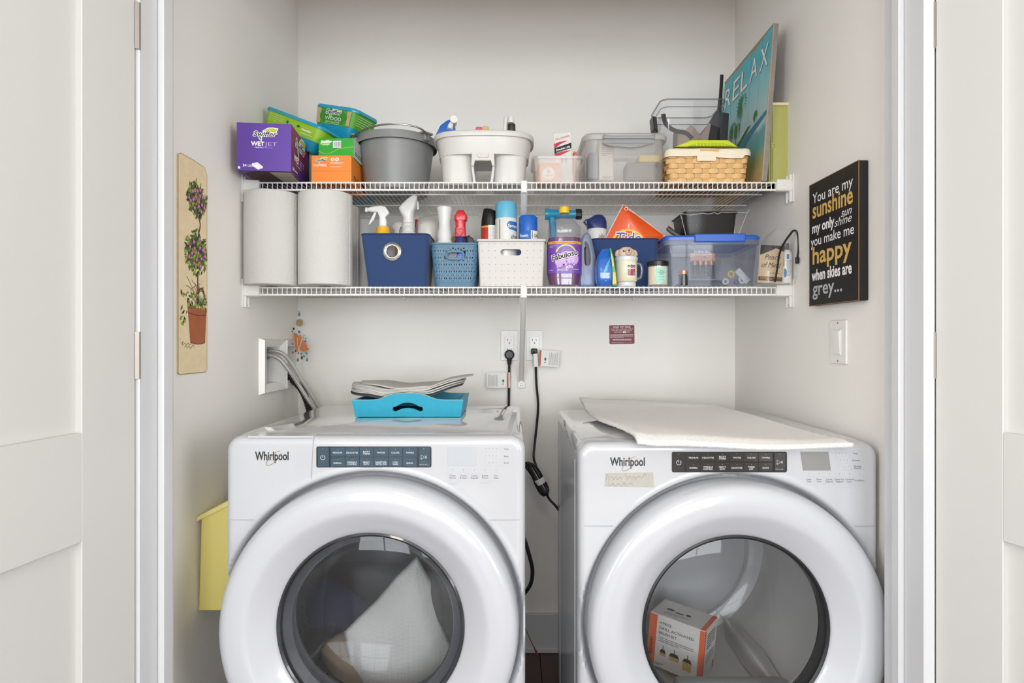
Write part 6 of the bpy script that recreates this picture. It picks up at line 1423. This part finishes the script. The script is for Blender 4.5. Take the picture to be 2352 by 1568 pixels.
decal(t, 'lettering', WINK, jm, [('t', 'Fabuloso', .0, .086, .024, {'w': .086, 'bold': .075, 'rot': .24, 'shear': .1})], .0008)
decal(t, 'lettering', INK, jm, [('t', 'Fabuloso', .0, .0865, .023, {'w': .082, 'bold': .02, 'rot': .24, 'shear': .1})], .0011)
decal(t, 'lettering', WINK, jm, [('t', 'MULTI-PURPOSE CLEANER', 0, .077, .0045, {'w': .06, 'rot': .24}), ('t', '56 fl oz', -.044, .047, .005, {'w': .014})]+scribble(-.025, .01, .05, .0016)+scribble(-.025, .01, .046, .0012, seed=8)+scribble(.022, .042, .05, .0014, seed=9)+para(-.050, -.03, .122, .004, 2, .001), .0007)
R = random.Random(9)
decal(t, 'lavender_picture', mat('lavender_print', '#8a5fb0', .5), jm, [('e', R.gauss(.008, .014), R.gauss(.062, .007), R.uniform(.002, .005), R.uniform(.002, .004)) for _ in range(26)], .0006)
decal(t, 'lavender_picture', mat('lavender_pale', '#e2cdea', .5), jm, [('e', R.gauss(.008, .014), R.gauss(.062, .007), R.uniform(.001, .003), R.uniform(.001, .003)) for _ in range(24)], .0009)
# teal hose nozzle behind
Yo = 2.03; t = thing('hose_nozzle', 'teal and black hose nozzle lying behind the purple cleaner bottle', 'nozzle', (X(1252, Yo), Yo, Z(492, Yo)-.0))
TL = mat('teal_nozzle', '#2095bb', .35, coat=.2); RYm = Matrix.Rotation(PI/2, 4, 'Y'); Lz = X(1322, Yo)-X(1252, Yo)
g = G(); g.lathe([(0, 0), (.0185, 0), (.0185, .014), (.0165, .018), (.0165, .04), (.014, .045), (.014, Lz), (0, Lz)], 24, RYm); g.tube([(.022, 0, -.006), (.026, 0, -.05), (.028, 0, Z(657, Yo)-Z(492, Yo)+.03)], .012, 12); g.build('nozzle_body', TL, t)
g = G(); pr = [(0, Lz), (.0175, Lz)]; pr += [(.0175, Lz+.018), (.016, Lz+.020), (0, Lz+.020)]; g.lathe(pr, 12, RYm); g.build('grip_ring', BLACK, t, angle=20)
# clear handled jug to the right of it
t = thing('detergent_jug', 'frosted blue-tinted jug with a cut-out grip right of the purple bottle', 'bottle', (X(1348, 1.93), 1.93, D2+.001)); FB = clear('frosted_blue', '#d5dff0', haze=.5, hazecol='#aebbd6', rough=.25)
g = G(); P = [(-.024, 0), (.020, 0)]+[(p.x, p.y) for p in smoothpts([(.024, .008, 0), (.026, .03, 0), (.025, .09, 0), (.016, .135, 0), (.008, .163, 0), (-.005, .170, 0), (-.018, .155, 0), (-.026, .12, 0), (-.028, .07, 0), (-.027, .008, 0)], 4)]
g.prism(P, -.028, .028, .008); b = g.build('jug_body', FB, t); c_ = G(); c_.prism([(p.x, p.y) for p in smoothpts([(-.012, .080, 0), (-.008, .068, 0), (.002, .066, 0), (.009, .076, 0), (.008, .105, 0), (.000, .135, 0), (-.008, .142, 0), (-.012, .130, 0), (-.012, .080, 0)], 4)[:-1]], -.05, .05, 0); cut(b, c_)
g = G(); g.prism([(-.024, .002), (.020, .002), (.023, .03), (.022, .06), (-.024, .06)], -.024, .024, .006); g.build('blue_liquid', mat('pale_blue_liquid', '#7f93b8', .2, coat=.4), t)
# white floral bottle with navy cap in the second navy bin
Yu = 2.03; t = bottle('spray_bottle', 'white floral spray bottle with a navy beaked cap in the second navy bin', 'bottle', X(1371, Yu), Yu, [(0, 0), (.034, 0), (.036, .01), (.036, .17), (.034, .195), (.031, .202), (0, .203)], SW)
g = G(); zc_ = .202; g.loft([(zc_, .0325, .0325, .0325), (zc_+.012, .0335, .031, .028, -.001), (zc_+.024, .034, .027, .02, -.003), (zc_+.034, .028, .022, .016, .0), (zc_+.044, .018, .016, .012, .004), (zc_+.048, .010, .01, .008, .004)], 7); g.prism([(-.030, zc_+.008), (-.046, zc_+.024), (-.038, zc_+.032), (-.015, zc_+.038)], -.012, .012, .004); g.build('spray_cap', mat('navy_cap', '#28356f', .3, coat=.4), t, angle=60)
cp = cyl(0, 0, .036); R = random.Random(6); decal(t, 'flower_print', mat('petal_print', '#b09a8c', .5), cp, [('e', .012+.008*math.cos(a), .168+.008*math.sin(a), .007, .003, a) for a in [i*PI/4 for i in range(8)]], .0006); decal(t, 'flower_print', mat('orange_print', '#d97a4a', .5), cp, [('e', .012, .168, .003, .003), ('e', .024, .150, .006, .004)], .0009)
# orange detergent bag
Yt = 2.0; t = thing('detergent_bag', 'orange detergent pouch sticking out of the second navy bin', 'bag', (0, Yt, 0))
TG = mat('orange_film', '#e9581f', .3, coat=.4, bump=.3, bscale=14)
out = [(1432, 470), (1391, 548), (1385, 600), (1500, 620), (1516, 553), (1526, 541), (1500, 522), (1470, 500)]
P = [XZ(p[0], p[1], Yt) for p in out]
g = G(); cx_ = sum(p[0] for p in P)/len(P); cz_ = sum(p[1] for p in P)/len(P); vs = []; K = smoothpts([(a, b, 0) for a, b in P+[P[0]]], 5)[:-1]; K = [Vector(p) for p in K]
dens = []
for i in range(len(P)):
    a, b_ = P[i], P[(i+1) % len(P)]
    for k in range(6): dens.append((a[0]+(b_[0]-a[0])*k/6, a[1]+(b_[1]-a[1])*k/6))
def bagy(x, z, tt): return -.016*(1-tt**2.2)+.002*math.sin(90*x+40*z)*(1-tt)
for sgn in (1, -1):
    vs = [(cx_, bagy(cx_, cz_, 0)*sgn, cz_)]; nR = 10
    for r_ in range(1, nR+1):
        for (a, b_) in dens: x = cx_+(a-cx_)*r_/nR; z = cz_+(b_-cz_)*r_/nR; vs.append((x, bagy(x, z, r_/nR)*sgn, z))
    n = len(dens); fs = [(0, 1+j, 1+(j+1) % n) for j in range(n)]+[(1+r_*n+j, 1+r_*n+(j+1) % n, 1+(r_+1)*n+(j+1) % n, 1+(r_+1)*n+j) for r_ in range(nR-1) for j in range(n)]
    g.add(vs, fs)
g.build('pouch', TG, t, angle=80)
bm_ = lambda u, v, e=0: Vector((u, -.0175-e, v))
cu, cv = XZ(1440, 556, Yt); yl = mat('detergent_yellow', '#f4b51c', .4)
decal(t, 'printed_rings', yl, bm_, [('l', [(cu+.047*math.cos(a), cv+.036*math.sin(a)) for a in [2*PI*i/40 for i in range(41)]], .008), ('l', [(cu+.035*math.cos(a), cv+.024*math.sin(a)) for a in [2*PI*i/40 for i in range(41)]], .004)], .0005)
decal(t, 'lettering', WINK, bm_, [('t', 'Tide', cu+.002, cv-.006, .050, {'w': .085, 'bold': .055, 'shear': .1})], .0008)
decal(t, 'lettering', mat('detergent_blue', '#2b3c96', .4), bm_, [('t', 'Tide', cu+.002, cv-.006, .050, {'w': .080, 'bold': .01, 'shear': .1})], .0011)
u1, v1 = XZ(1430, 480, Yt)
decal(t, 'lettering', WINK, bm_, [('t', 'Ultra Oxi', XZ(1447, 487, Yt)[0], XZ(1447, 489, Yt)[1], .006, {'w': .028, 'rot': -.5}), ('l', [(XZ(1436, 481, Yt)[0]+.005*math.cos(a), XZ(1436, 482, Yt)[1]+.005*math.sin(a)) for a in [2*PI*i/14 for i in range(15)]], .0015)], .0005)
g = G(); pe = [XZ(*p, Yt) for p in ((1432, 469), (1391, 547), (1385, 600))]; g.tube([(a, -.001, b) for a, b in pe], .0016, 6); pe = [XZ(*p, Yt) for p in ((1526, 541), (1515, 555))]; g.tube([(a, -.002, b) for a, b in pe], .0022, 6); pe = [XZ(*p, Yt) for p in ((1434, 471), (1470, 499), (1500, 521), (1524, 540))]; g.tube([(a, .003, b+.001) for a, b in pe], .0014, 6); g.build('sealed_edge', mat('seal_white', '#dfe1e6', .3), t)
# blue laundry pods bag
Yx = 1.885; t = thing('pods_bag', 'glossy blue bag with a yellow and green edge left of the dog mug', 'bag', (X(1388, Yx), Yx, D2+.001), (0, 0, 0))
g = G(); g.loft([(0, .022, .026, .012), (.02, .027, .034, .014), (.06, .027, .030, .013), (.09, .024, .02, .009, .002), (.112, .016, .006, .003, .006), (.116, .012, .002, .001, .010)], 6); g.build('bag', mat('glossy_blue_film', '#1c66c4', .18, coat=.8, bump=.3, bscale=10), t, angle=70)
g = G(); g.prism([(.020, 0), (.034, 0), (.030, .045), (.024, .085), (.016, .113), (.012, .113), (.018, .07)], -.032, -.020, .002); g.build('green_edge', mat('green_print', '#5aa860', .4), t)
decal(t, 'yellow_print', mat('print_yellow', '#efc83a', .4), plane((0, -.0325, 0)), [('p', [(.020, .004), (.032, .006), (.0285, .04), (.021, .04)]), ('p', [(.020, .055), (.0245, .06), (.018, .095), (.015, .095)])], .0006)
decal(t, 'print_swirl', mat('print_cyan', '#3fb1e6', .3), cyl(0, .002, .0335), [('p', [(-.012, .03), (.004, .045), (.016, .09), (.0, .06)]), ('p', [(-.002, .012), (.01, .02), (.016, .045), (.006, .03)])], .001)
decal(t, 'lettering', mat('print_red', '#c52a3a', .4), cyl(0, .002, .0335), [('t', 'gain', -.022, .020, .013, {'w': .035, 'al': 'l', 'rot': PI/2, 'bold': .03})], .0012)
# dog mug
Yv = 1.90; xM = X(1438, Yv); t = thing('character_mug', 'cream photo mug with a dog head lid in front of the second navy bin', 'mug', (xM, Yv, D2+.001))
CRM = mat('mug_cream', '#eae2c6', .3, coat=.3); DG = mat('dog_tan', '#e2cbb6', .5); r = .033
g = G(); g.lathe([(0, 0), (.029, 0), (.030, .002), (.030, .012), (.026, .014), (0, .014)], 40); g.build('mug_base', mat('mug_base_white', '#dedee2', .3), t)
g = G(); g.lathe([(0, .014), (.029, .014), (.0335, .018), (.0338, .078), (.033, .080), (0, .080)], 40); g.build('mug_body', CRM, t, angle=50)
g = G(); g.lathe([(0, .080), (.0355, .079), (.036, .081), (.036, .090), (.034, .092), (0, .092)], 40); g.build('mug_lid', SW, t)
g = G(); g.tube([(.030, 0, .072), (.044, 0, .070), (.049, 0, .055), (.047, 0, .035), (.040, 0, .026), (.030, 0, .024)], .0042, 10, smooth=5, flat=1.2); g.build('handle', CLEAR, t, angle=60)
cp = cyl(0, 0, .0339); decal(t, 'photo_print', mat('photo_ground', '#e9e4dc', .5), cp, [('r', -.004, .026, .026, .072, 8)], .0005)
pp = []; hair = []
for u, v, s_ in ((.002, .060, .8), (.011, .060, 1.), (.020, .060, .9)): hair += [('e', u, v, .0042*s_, .005*s_)]; pp += [('p', [(u-.005*s_, .032), (u+.005*s_, .032), (u+.004*s_, .052), (u-.004*s_, .052)])]
decal(t, 'photo_print', mat('photo_red', '#b8434a', .5), cp, pp[1:2]+[('p', [(.015, .044), (.024, .044), (.023, .053), (.017, .053)])], .001); decal(t, 'photo_print', mat('photo_grey', '#8a8f98', .5), cp, pp[0:1]+pp[2:3], .0008); decal(t, 'photo_print', mat('photo_hair', '#3a241e', .5), cp, hair, .0012); decal(t, 'photo_print', mat('photo_skin', '#d9a98c', .5), cp, [('e', h[1], h[2]-.001, h[3]*.55, h[4]*.6) for h in hair], .0014)
g = G(); zh = .092; g.lathe([(0, zh-.004), (.022, zh-.002), (.0275, zh+.010), (.024, zh+.022), (.013, zh+.030), (0, zh+.032)], 32, Matrix.Translation((0, 0, 0)), sy=.9); g.lathe([(0, .010), (.007, .008), (.011, 0), (.009, -.008), (0, -.01)], 20, Matrix.Translation((.003, -.024, zh+.013)) @ RX); g.build('dog_head', DG, t, angle=70)
for s in (-1, 1):
    g = G(); g.lathe([(0, .011), (.006, .008), (.0085, 0), (.007, -.010), (0, -.014)], 16, Matrix.Translation((s*.026, -.002, zh+.013)) @ Matrix.Rotation(s*-.35, 4, 'Y') @ Matrix.Scale(.6, 4, (0, 1, 0))); g.build('ear', mat('dog_ear', '#d3b49a', .5), t, angle=70)
    g = G(); g.lathe([(0, .002), (.002, .0014), (.0028, 0), (0, -.001)], 12, Matrix.Translation((s*.0095-.002, -.0235, zh+.016)) @ RX); g.build('eye', BLACK, t)
g = G(); g.lathe([(0, .002), (.0026, .0014), (.0034, 0), (0, -.002)], 12, Matrix.Translation((.003, -.034, zh+.016)) @ RX); g.build('nose', BLACK, t)
decal(t, 'mouth', mat('mouth_line', '#5a3a34', .6), plane((.003, -.0352, zh+.011)), [('l', [(-.005, .001), (-.002, -.002), (0, -.001), (.002, -.002), (.005, .001)], .0008, 3)], .0)
# candle
Yca = 1.89; t = thing('jar_candle', 'cream jar candle with a black lid and mint label on the lower shelf', 'candle', (X(1511, Yca), Yca, D2+.001)); r = .0315; hC = .063
g = G(); g.lathe([(0, 0), (r-.003, 0), (r, .004), (r, hC), (r-.001, hC), (r-.0015, .005), (0, .004)], 40); g.build('glass_jar', CLEAR, t, angle=50)
g = G(); g.lathe([(0, .004), (r-.002, .005), (r-.002, hC-.003), (0, hC-.003)], 40); g.build('wax', mat('cream_wax', '#eadfc2', .5), t)
g = G(); g.lathe([(0, hC), (r+.001, hC), (r+.0015, hC+.002), (r+.0015, hC+.012), (r-.0005, hC+.014), (0, hC+.014)], 40); g.build('lid', BLACK, t)
cp = cyl(0, 0, r+.0003); decal(t, 'mint_label', mat('mint_label', '#a8dcc8', .5), cp, [('r', -.014, .009, .020, .056, 10)], .0003)
decal(t, 'lettering', INK, cp, [('t', 'SUN', .003, .045, .005), ('t', 'WASHED', .003, .0395, .005, {'w': .022}), ('t', 'LINEN', .003, .034, .005), ('t', 'SOY CANDLE', .003, .026, .0028), ('t', 'NET WT 7 OZ', .003, .018, .0022)], .0006)
# clear box with a blue lid
Yq2 = 1.895; xa, xb = X(1532, Yq2), X(1752, Yq2); hQ = Z(548, Yq2)-D2; CLB = clear('box_clear', '#f2f4f8', haze=.05, hazecol='#e3e8f0', rough=.05, refl=.6)
dQ = .30; xm = (xa+xb)/2; hx = (xb-xa)/2
t = thing('lidded_box', 'clear plastic box with a bright blue latched lid on the lower shelf', 'storage box', (xm, Yq2+dQ/2, D2+.001), (0, 0, math.radians(-3)))
g = G(); g.loft([(0, hx*.88, dQ*.45, .014), (.003, hx*.90, dQ*.455, .016), (hQ-.001, hx-.004, dQ*.49, .02), (hQ-.001, hx-.006, dQ*.49-.002, .02), (.004, hx*.90-.002, dQ*.455-.002, .016)], 6); g.build('box_wall', CLB, t)
g = G(); g.loft([(hQ-.020, hx-.002, dQ*.495, .02), (hQ-.019, hx, dQ*.5, .022), (hQ, hx, dQ*.5, .022), (hQ, hx-.003, dQ*.495, .02)], 6, False, False); g.build('box_rim', clear('rim_clear', '#dde3ee', haze=.3, hazecol='#c9d2e0', rough=.1), t)
BL = mat('bright_blue_lid', '#2a5fc0', .35, coat=.2)
g = G(); g.loft([(hQ-.004, hx+.001, dQ*.5+.001, .024), (hQ+.004, hx+.002, dQ*.5+.002, .024), (hQ+.010, hx-.002, dQ*.5-.002, .023), (hQ+.011, hx-.010, dQ*.5-.010, .018), (hQ+.007, hx-.016, dQ*.5-.016, .014)], 6); g.build('lid', BL, t)
u0, u1 = X(1601, Yq2)-xm, X(1716, Yq2)-xm; g = G(); g.box(u0, u1, -dQ*.5-.007, -dQ*.5+.012, hQ-.012, hQ+.0135, .003); g.build('latch', BL, t)
# inside: battery packs and a bag of small parts
Yr = 1.95; t = thing('battery_pack', 'hanging pack of copper-topped batteries inside the blue-lidded box', 'batteries', (X(1616, Yr), Yr, D2+.012), (math.radians(-6), 0, 0)); w2 = .0395; hP = Z(572, Yr)-D2-.012
g = G(); g.box(-w2, w2, 0, .002, .02, hP, .0006); g.build('card', mat('card_black', '#4b4a50', .5), t); decal(t, 'copper_panel', mat('card_copper', '#d99a84', .5), plane((-w2, 0, 0)), [('r', 0, hP-.038, 2*w2, hP-.011)], .0004)
decal(t, 'lettering', WINK, plane((0, 0, 0)), [('t', 'DURACELL', -.001, hP-.0095, .0105, {'w': .052, 'bold': .01})], .0006); decal(t, 'lettering', INK, plane((0, 0, 0)), [('t', '10', .006, hP-.027, .012, {'w': .011, 'bold': .0})]+scribble(-.026, -.002, hP-.0185, .0014)+scribble(-.024, -.002, hP-.023, .0014, seed=3)+scribble(.015, .028, hP-.0185, .0014, seed=5), .0008)
for i in range(4):
    g = G(); g.lathe([(0, .026), (.0068, .026), (.0068, .062), (0, .062)], 18); b = g.build('battery', mat('battery_black', '#26262a', .3, coat=.4), t, loc=(-.028+i*.0175, -.008, 0)); g = G(); g.lathe([(0, .062), (.007, .062), (.007, .076), (.003, .078), (0, .0785)], 18); g.build('copper_top', mat('battery_copper', '#c98768', .3, metal=.6), b)
t = thing('battery', 'single copper-topped battery standing low at the left in the blue-lidded box', 'battery', (X(1571, 1.92), 1.925, D2+.007)); g = G(); g.lathe([(0, 0), (.0155, 0), (.0155, .036), (0, .036)], 20); g.build('cell', mat('battery_black', '#26262a', .3), t); g = G(); g.lathe([(0, .036), (.0165, .036), (.0165, .046), (0, .046)], 24); g.build('copper_top', mat('battery_copper', '#c98768', .3, metal=.6), t)
t = thing('parts_bag', 'clear bag of small yellow and white parts at the right inside the blue-lidded box', 'bag', (X(1680, 1.95), 1.955, D2+.007))
g = G(); g.loft([(0, .045, .03, .012), (.02, .052, .034, .016), (.045, .04, .026, .014, -.006), (.075, .012, .012, .008, -.022), (.085, .004, .004, .003, -.026)], 5); g.build('film', clear('parts_film', haze=.12, hazecol='#ffffff', rough=.08), t, angle=20)
for nm, (x, y, z), rr_, mm in (('yellow_part', (-.006, -.015, .038), .011, mat('print_yellow', '#efc83a', .4)), ('blue_part', (.010, -.02, .012), .008, mat('navy_label', '#23306e', .4)), ('white_part', (.030, -.015, .020), .012, WHITE), ('white_part', (-.022, -.012, .015), .010, WHITE)):
    g = G(); g.lathe([(rr_*.55, -.003), (rr_, -.003), (rr_, .003), (rr_*.55, .003), (rr_*.55, -.003)], 16, Matrix.Translation((x, y, z)) @ RX); g.build(nm, mm, t)
g = G(); g.box(-.010, .010, -.001, .001, -.026, .026, .0008, Matrix.Translation((.030, -.020, .032)) @ Matrix.Rotation(-.75, 4, 'Y')); g.build('paper_label', TAG, t)
t = thing('dark_pouch', 'dark grey pouch lying on the bottom of the blue-lidded box', 'pouch', (X(1612, 2.02), 2.03, D2+.007)); g = G(); g.loft([(0, .07, .05, .02), (.012, .078, .056, .024), (.024, .06, .04, .02)], 5); g.build('pouch', mat('dark_grey_nylon', '#5f6068', .7), t, angle=60)
# black wrapped tray on the lid
Yy2 = 1.95; zb = D2+.001+hQ+.0115; xa, xb = X(1575, Yy2), X(1703, Yy2); hx = (xb-xa)/2; hK = min(Z(481, Yy2), D1-.014)-zb
t = thing('black_tray', 'black plastic tray in crinkled clear wrap on top of the blue lid', 'tray', ((xa+xb)/2, Yy2+.10, zb)); SM = mat('smoked_plastic', '#1d1a18', .55, spec=.2)
g = G(); g.loft([(0, hx*.86, .07, .012), (hK-.006, hx*.95, .078, .014), (hK-.005, hx, .085, .016), (hK-.002, hx, .085, .016), (hK-.002, hx*.94, .075, .014), (.003, hx*.84, .068, .01)], 5); g.build('tray_shell', SM, t)
g = G(); R = random.Random(8); P = []
for i in range(19): x = -hx-.015+(2*hx+.04)*i/18; P.append((x, -.088+R.uniform(-.004, .004), hK-.014+R.uniform(-.003, .003)+.008*(i/18)))
g.tube(P, .0011, 5); g.tube([(hx*.9, -.085, 0), (hx+.022, -.09, hK-.008), (hx+.03, -.086, hK+.002)], .0009, 5); g.tube([(-hx*.9, -.08, 0), (-hx-.012, -.086, hK-.014)], .0009, 5); g.build('wrap_seam', clear('wrap_seam', haze=.6, hazecol='#ffffff'), t)
g = G(); g.loft([(0.0, hx*.88, .076, .012), (hK*.5, hx*.99, .084, .014), (hK, hx*1.03, .089, .016)], 5, False, False); g.build('wrap', clear('thin_wrap', haze=.02, rough=.12, refl=.35), t)
t = thing('black_tray', 'dark tray leaning with a red edge left of the wrapped black tray', 'tray', (X(1560, 1.99), 2.0, zb+.004), (0, math.radians(38), math.radians(-25)))
g = G(); g.box(-.042, .040, -.045, .045, .0, .014, .003); g.build('tray_shell', mat('dark_wrap', '#37322f', .25, coat=.5, bump=.4, bscale=20), t); g = G(); g.box(-.044, -.036, -.046, .046, .013, .016, .001); g.build('red_edge', mat('print_red', '#c52a3a', .4), t)
# zip bag with a book and a tube at the right end
Yzp = 1.85; zz0 = D2+.003; t = thing('zip_bag', 'clear zip bag with a black zipper at the right end of the lower shelf', 'bag', (X(1779, Yzp), Yzp, zz0), (0, 0, math.radians(4)))
hx = .052; g = G(); g.loft([(0, hx, .040, .02), (.03, hx+.003, .044, .022), (.10, hx-.002, .036, .02, .003), (.145, hx-.016, .024, .015, .012), (.168, .026, .010, .008, .028)], 7); g.build('bag_film', clear('bag_film', haze=.05, rough=.06), t, angle=30)
g = G(); g.tube([(-.022, -.045, .004), (-.014, -.046, .05), (-.008, -.044, .085), (.008, -.040, .118), (.030, -.034, .146), (.042, -.034, .158), (.051, -.036, .150), (.053, -.040, .115), (.048, -.043, .08), (.045, -.044, .072)], .0030, 8, smooth=6, flat=.6); g.build('zipper_tape', BLACK, t)
g = G(); g.box(.040, .050, -.052, -.042, .058, .078, .002); g.build('zipper_pull', BLACK, t)
t = thing('booklet', 'tan booklet reading Peace of Mind inside the clear zip bag', 'book', (X(1763, Yzp), Yzp-.012, zz0+.004), (0, math.radians(4), math.radians(-6)))
g = G(); g.box(-.034, .034, -.006, .004, 0, .112, .0008); g.build('pages', mat('page_white', '#e4e0d8', .7), t); g = G(); g.box(-.0345, .0345, -.0075, -.0058, -.0005, .1125, .0005); g.build('cover', mat('tan_cover', '#c3ac8a', .6), t)
fp = plane((0, -.0075, 0)); decal(t, 'black_panel', INK, fp, [('p', [(-.0345, .112), (.0345, .112), (.0345, .094), (.01, .104), (-.012, .092), (-.0345, .082)])], .0004); decal(t, 'brown_strip', mat('brown_strip', '#4a2b26', .6), fp, [('r', -.0345, .006, .0345, .018)], .0004)
decal(t, 'lettering', INK, fp, [('t', 'Peace', .002, .070, .021, {'w': .046, 'shear': .35}), ('t', 'of Mind', .0, .046, .022, {'w': .056, 'shear': .35}), ('t', 'COLLECTION', .012, .028, .004, {'w': .028})], .0006); decal(t, 'lettering', mat('gold_print', '#e0a23c', .4), fp, para(-.03, .03, .014, .004, 2, .001), .0007)
t = bottle('lotion_bottle', 'white lotion bottle with a blue printed panel inside the zip bag', 'bottle', X(1804, 1.85), 1.85, [(0, 0), (.015, 0), (.0175, .004), (.018, .09), (.012, .10), (0, .101)], mat('lotion_white', '#e8e8e8', .3, coat=.3), z0=zz0+.003, cap=[(.009, .100), (.010, .102), (.010, .120), (0, .121)], capm=mat('cap_grey', '#5c5a58', .4))
cp = cyl(0, 0, .018); decal(t, 'blue_panel', mat('panel_blue', '#4a78ae', .5), cp, [('e', -.008, .030, .004, .014), ('r', -.004, .072, .003, .086, 3)], .0005); decal(t, 'lettering', PRINT, cp, para(-.004, .012, .066, .004, 12, .0012, 4)+[('l', [(-.012, .05), (-.012, .082)], .0016)], .0005)
t = thing('pencil', 'orange pencil standing beside the booklet in the zip bag', 'pencil', (X(1786, 1.84), 1.835, zz0+.006), (0, math.radians(3), 0)); g = G(); g.lathe([(0, 0), (.0012, .004), (.0028, .012), (.0028, .075), (0, .075)], 6); g.build('pencil', mat('orange_plastic', '#d9682a', .5), t)
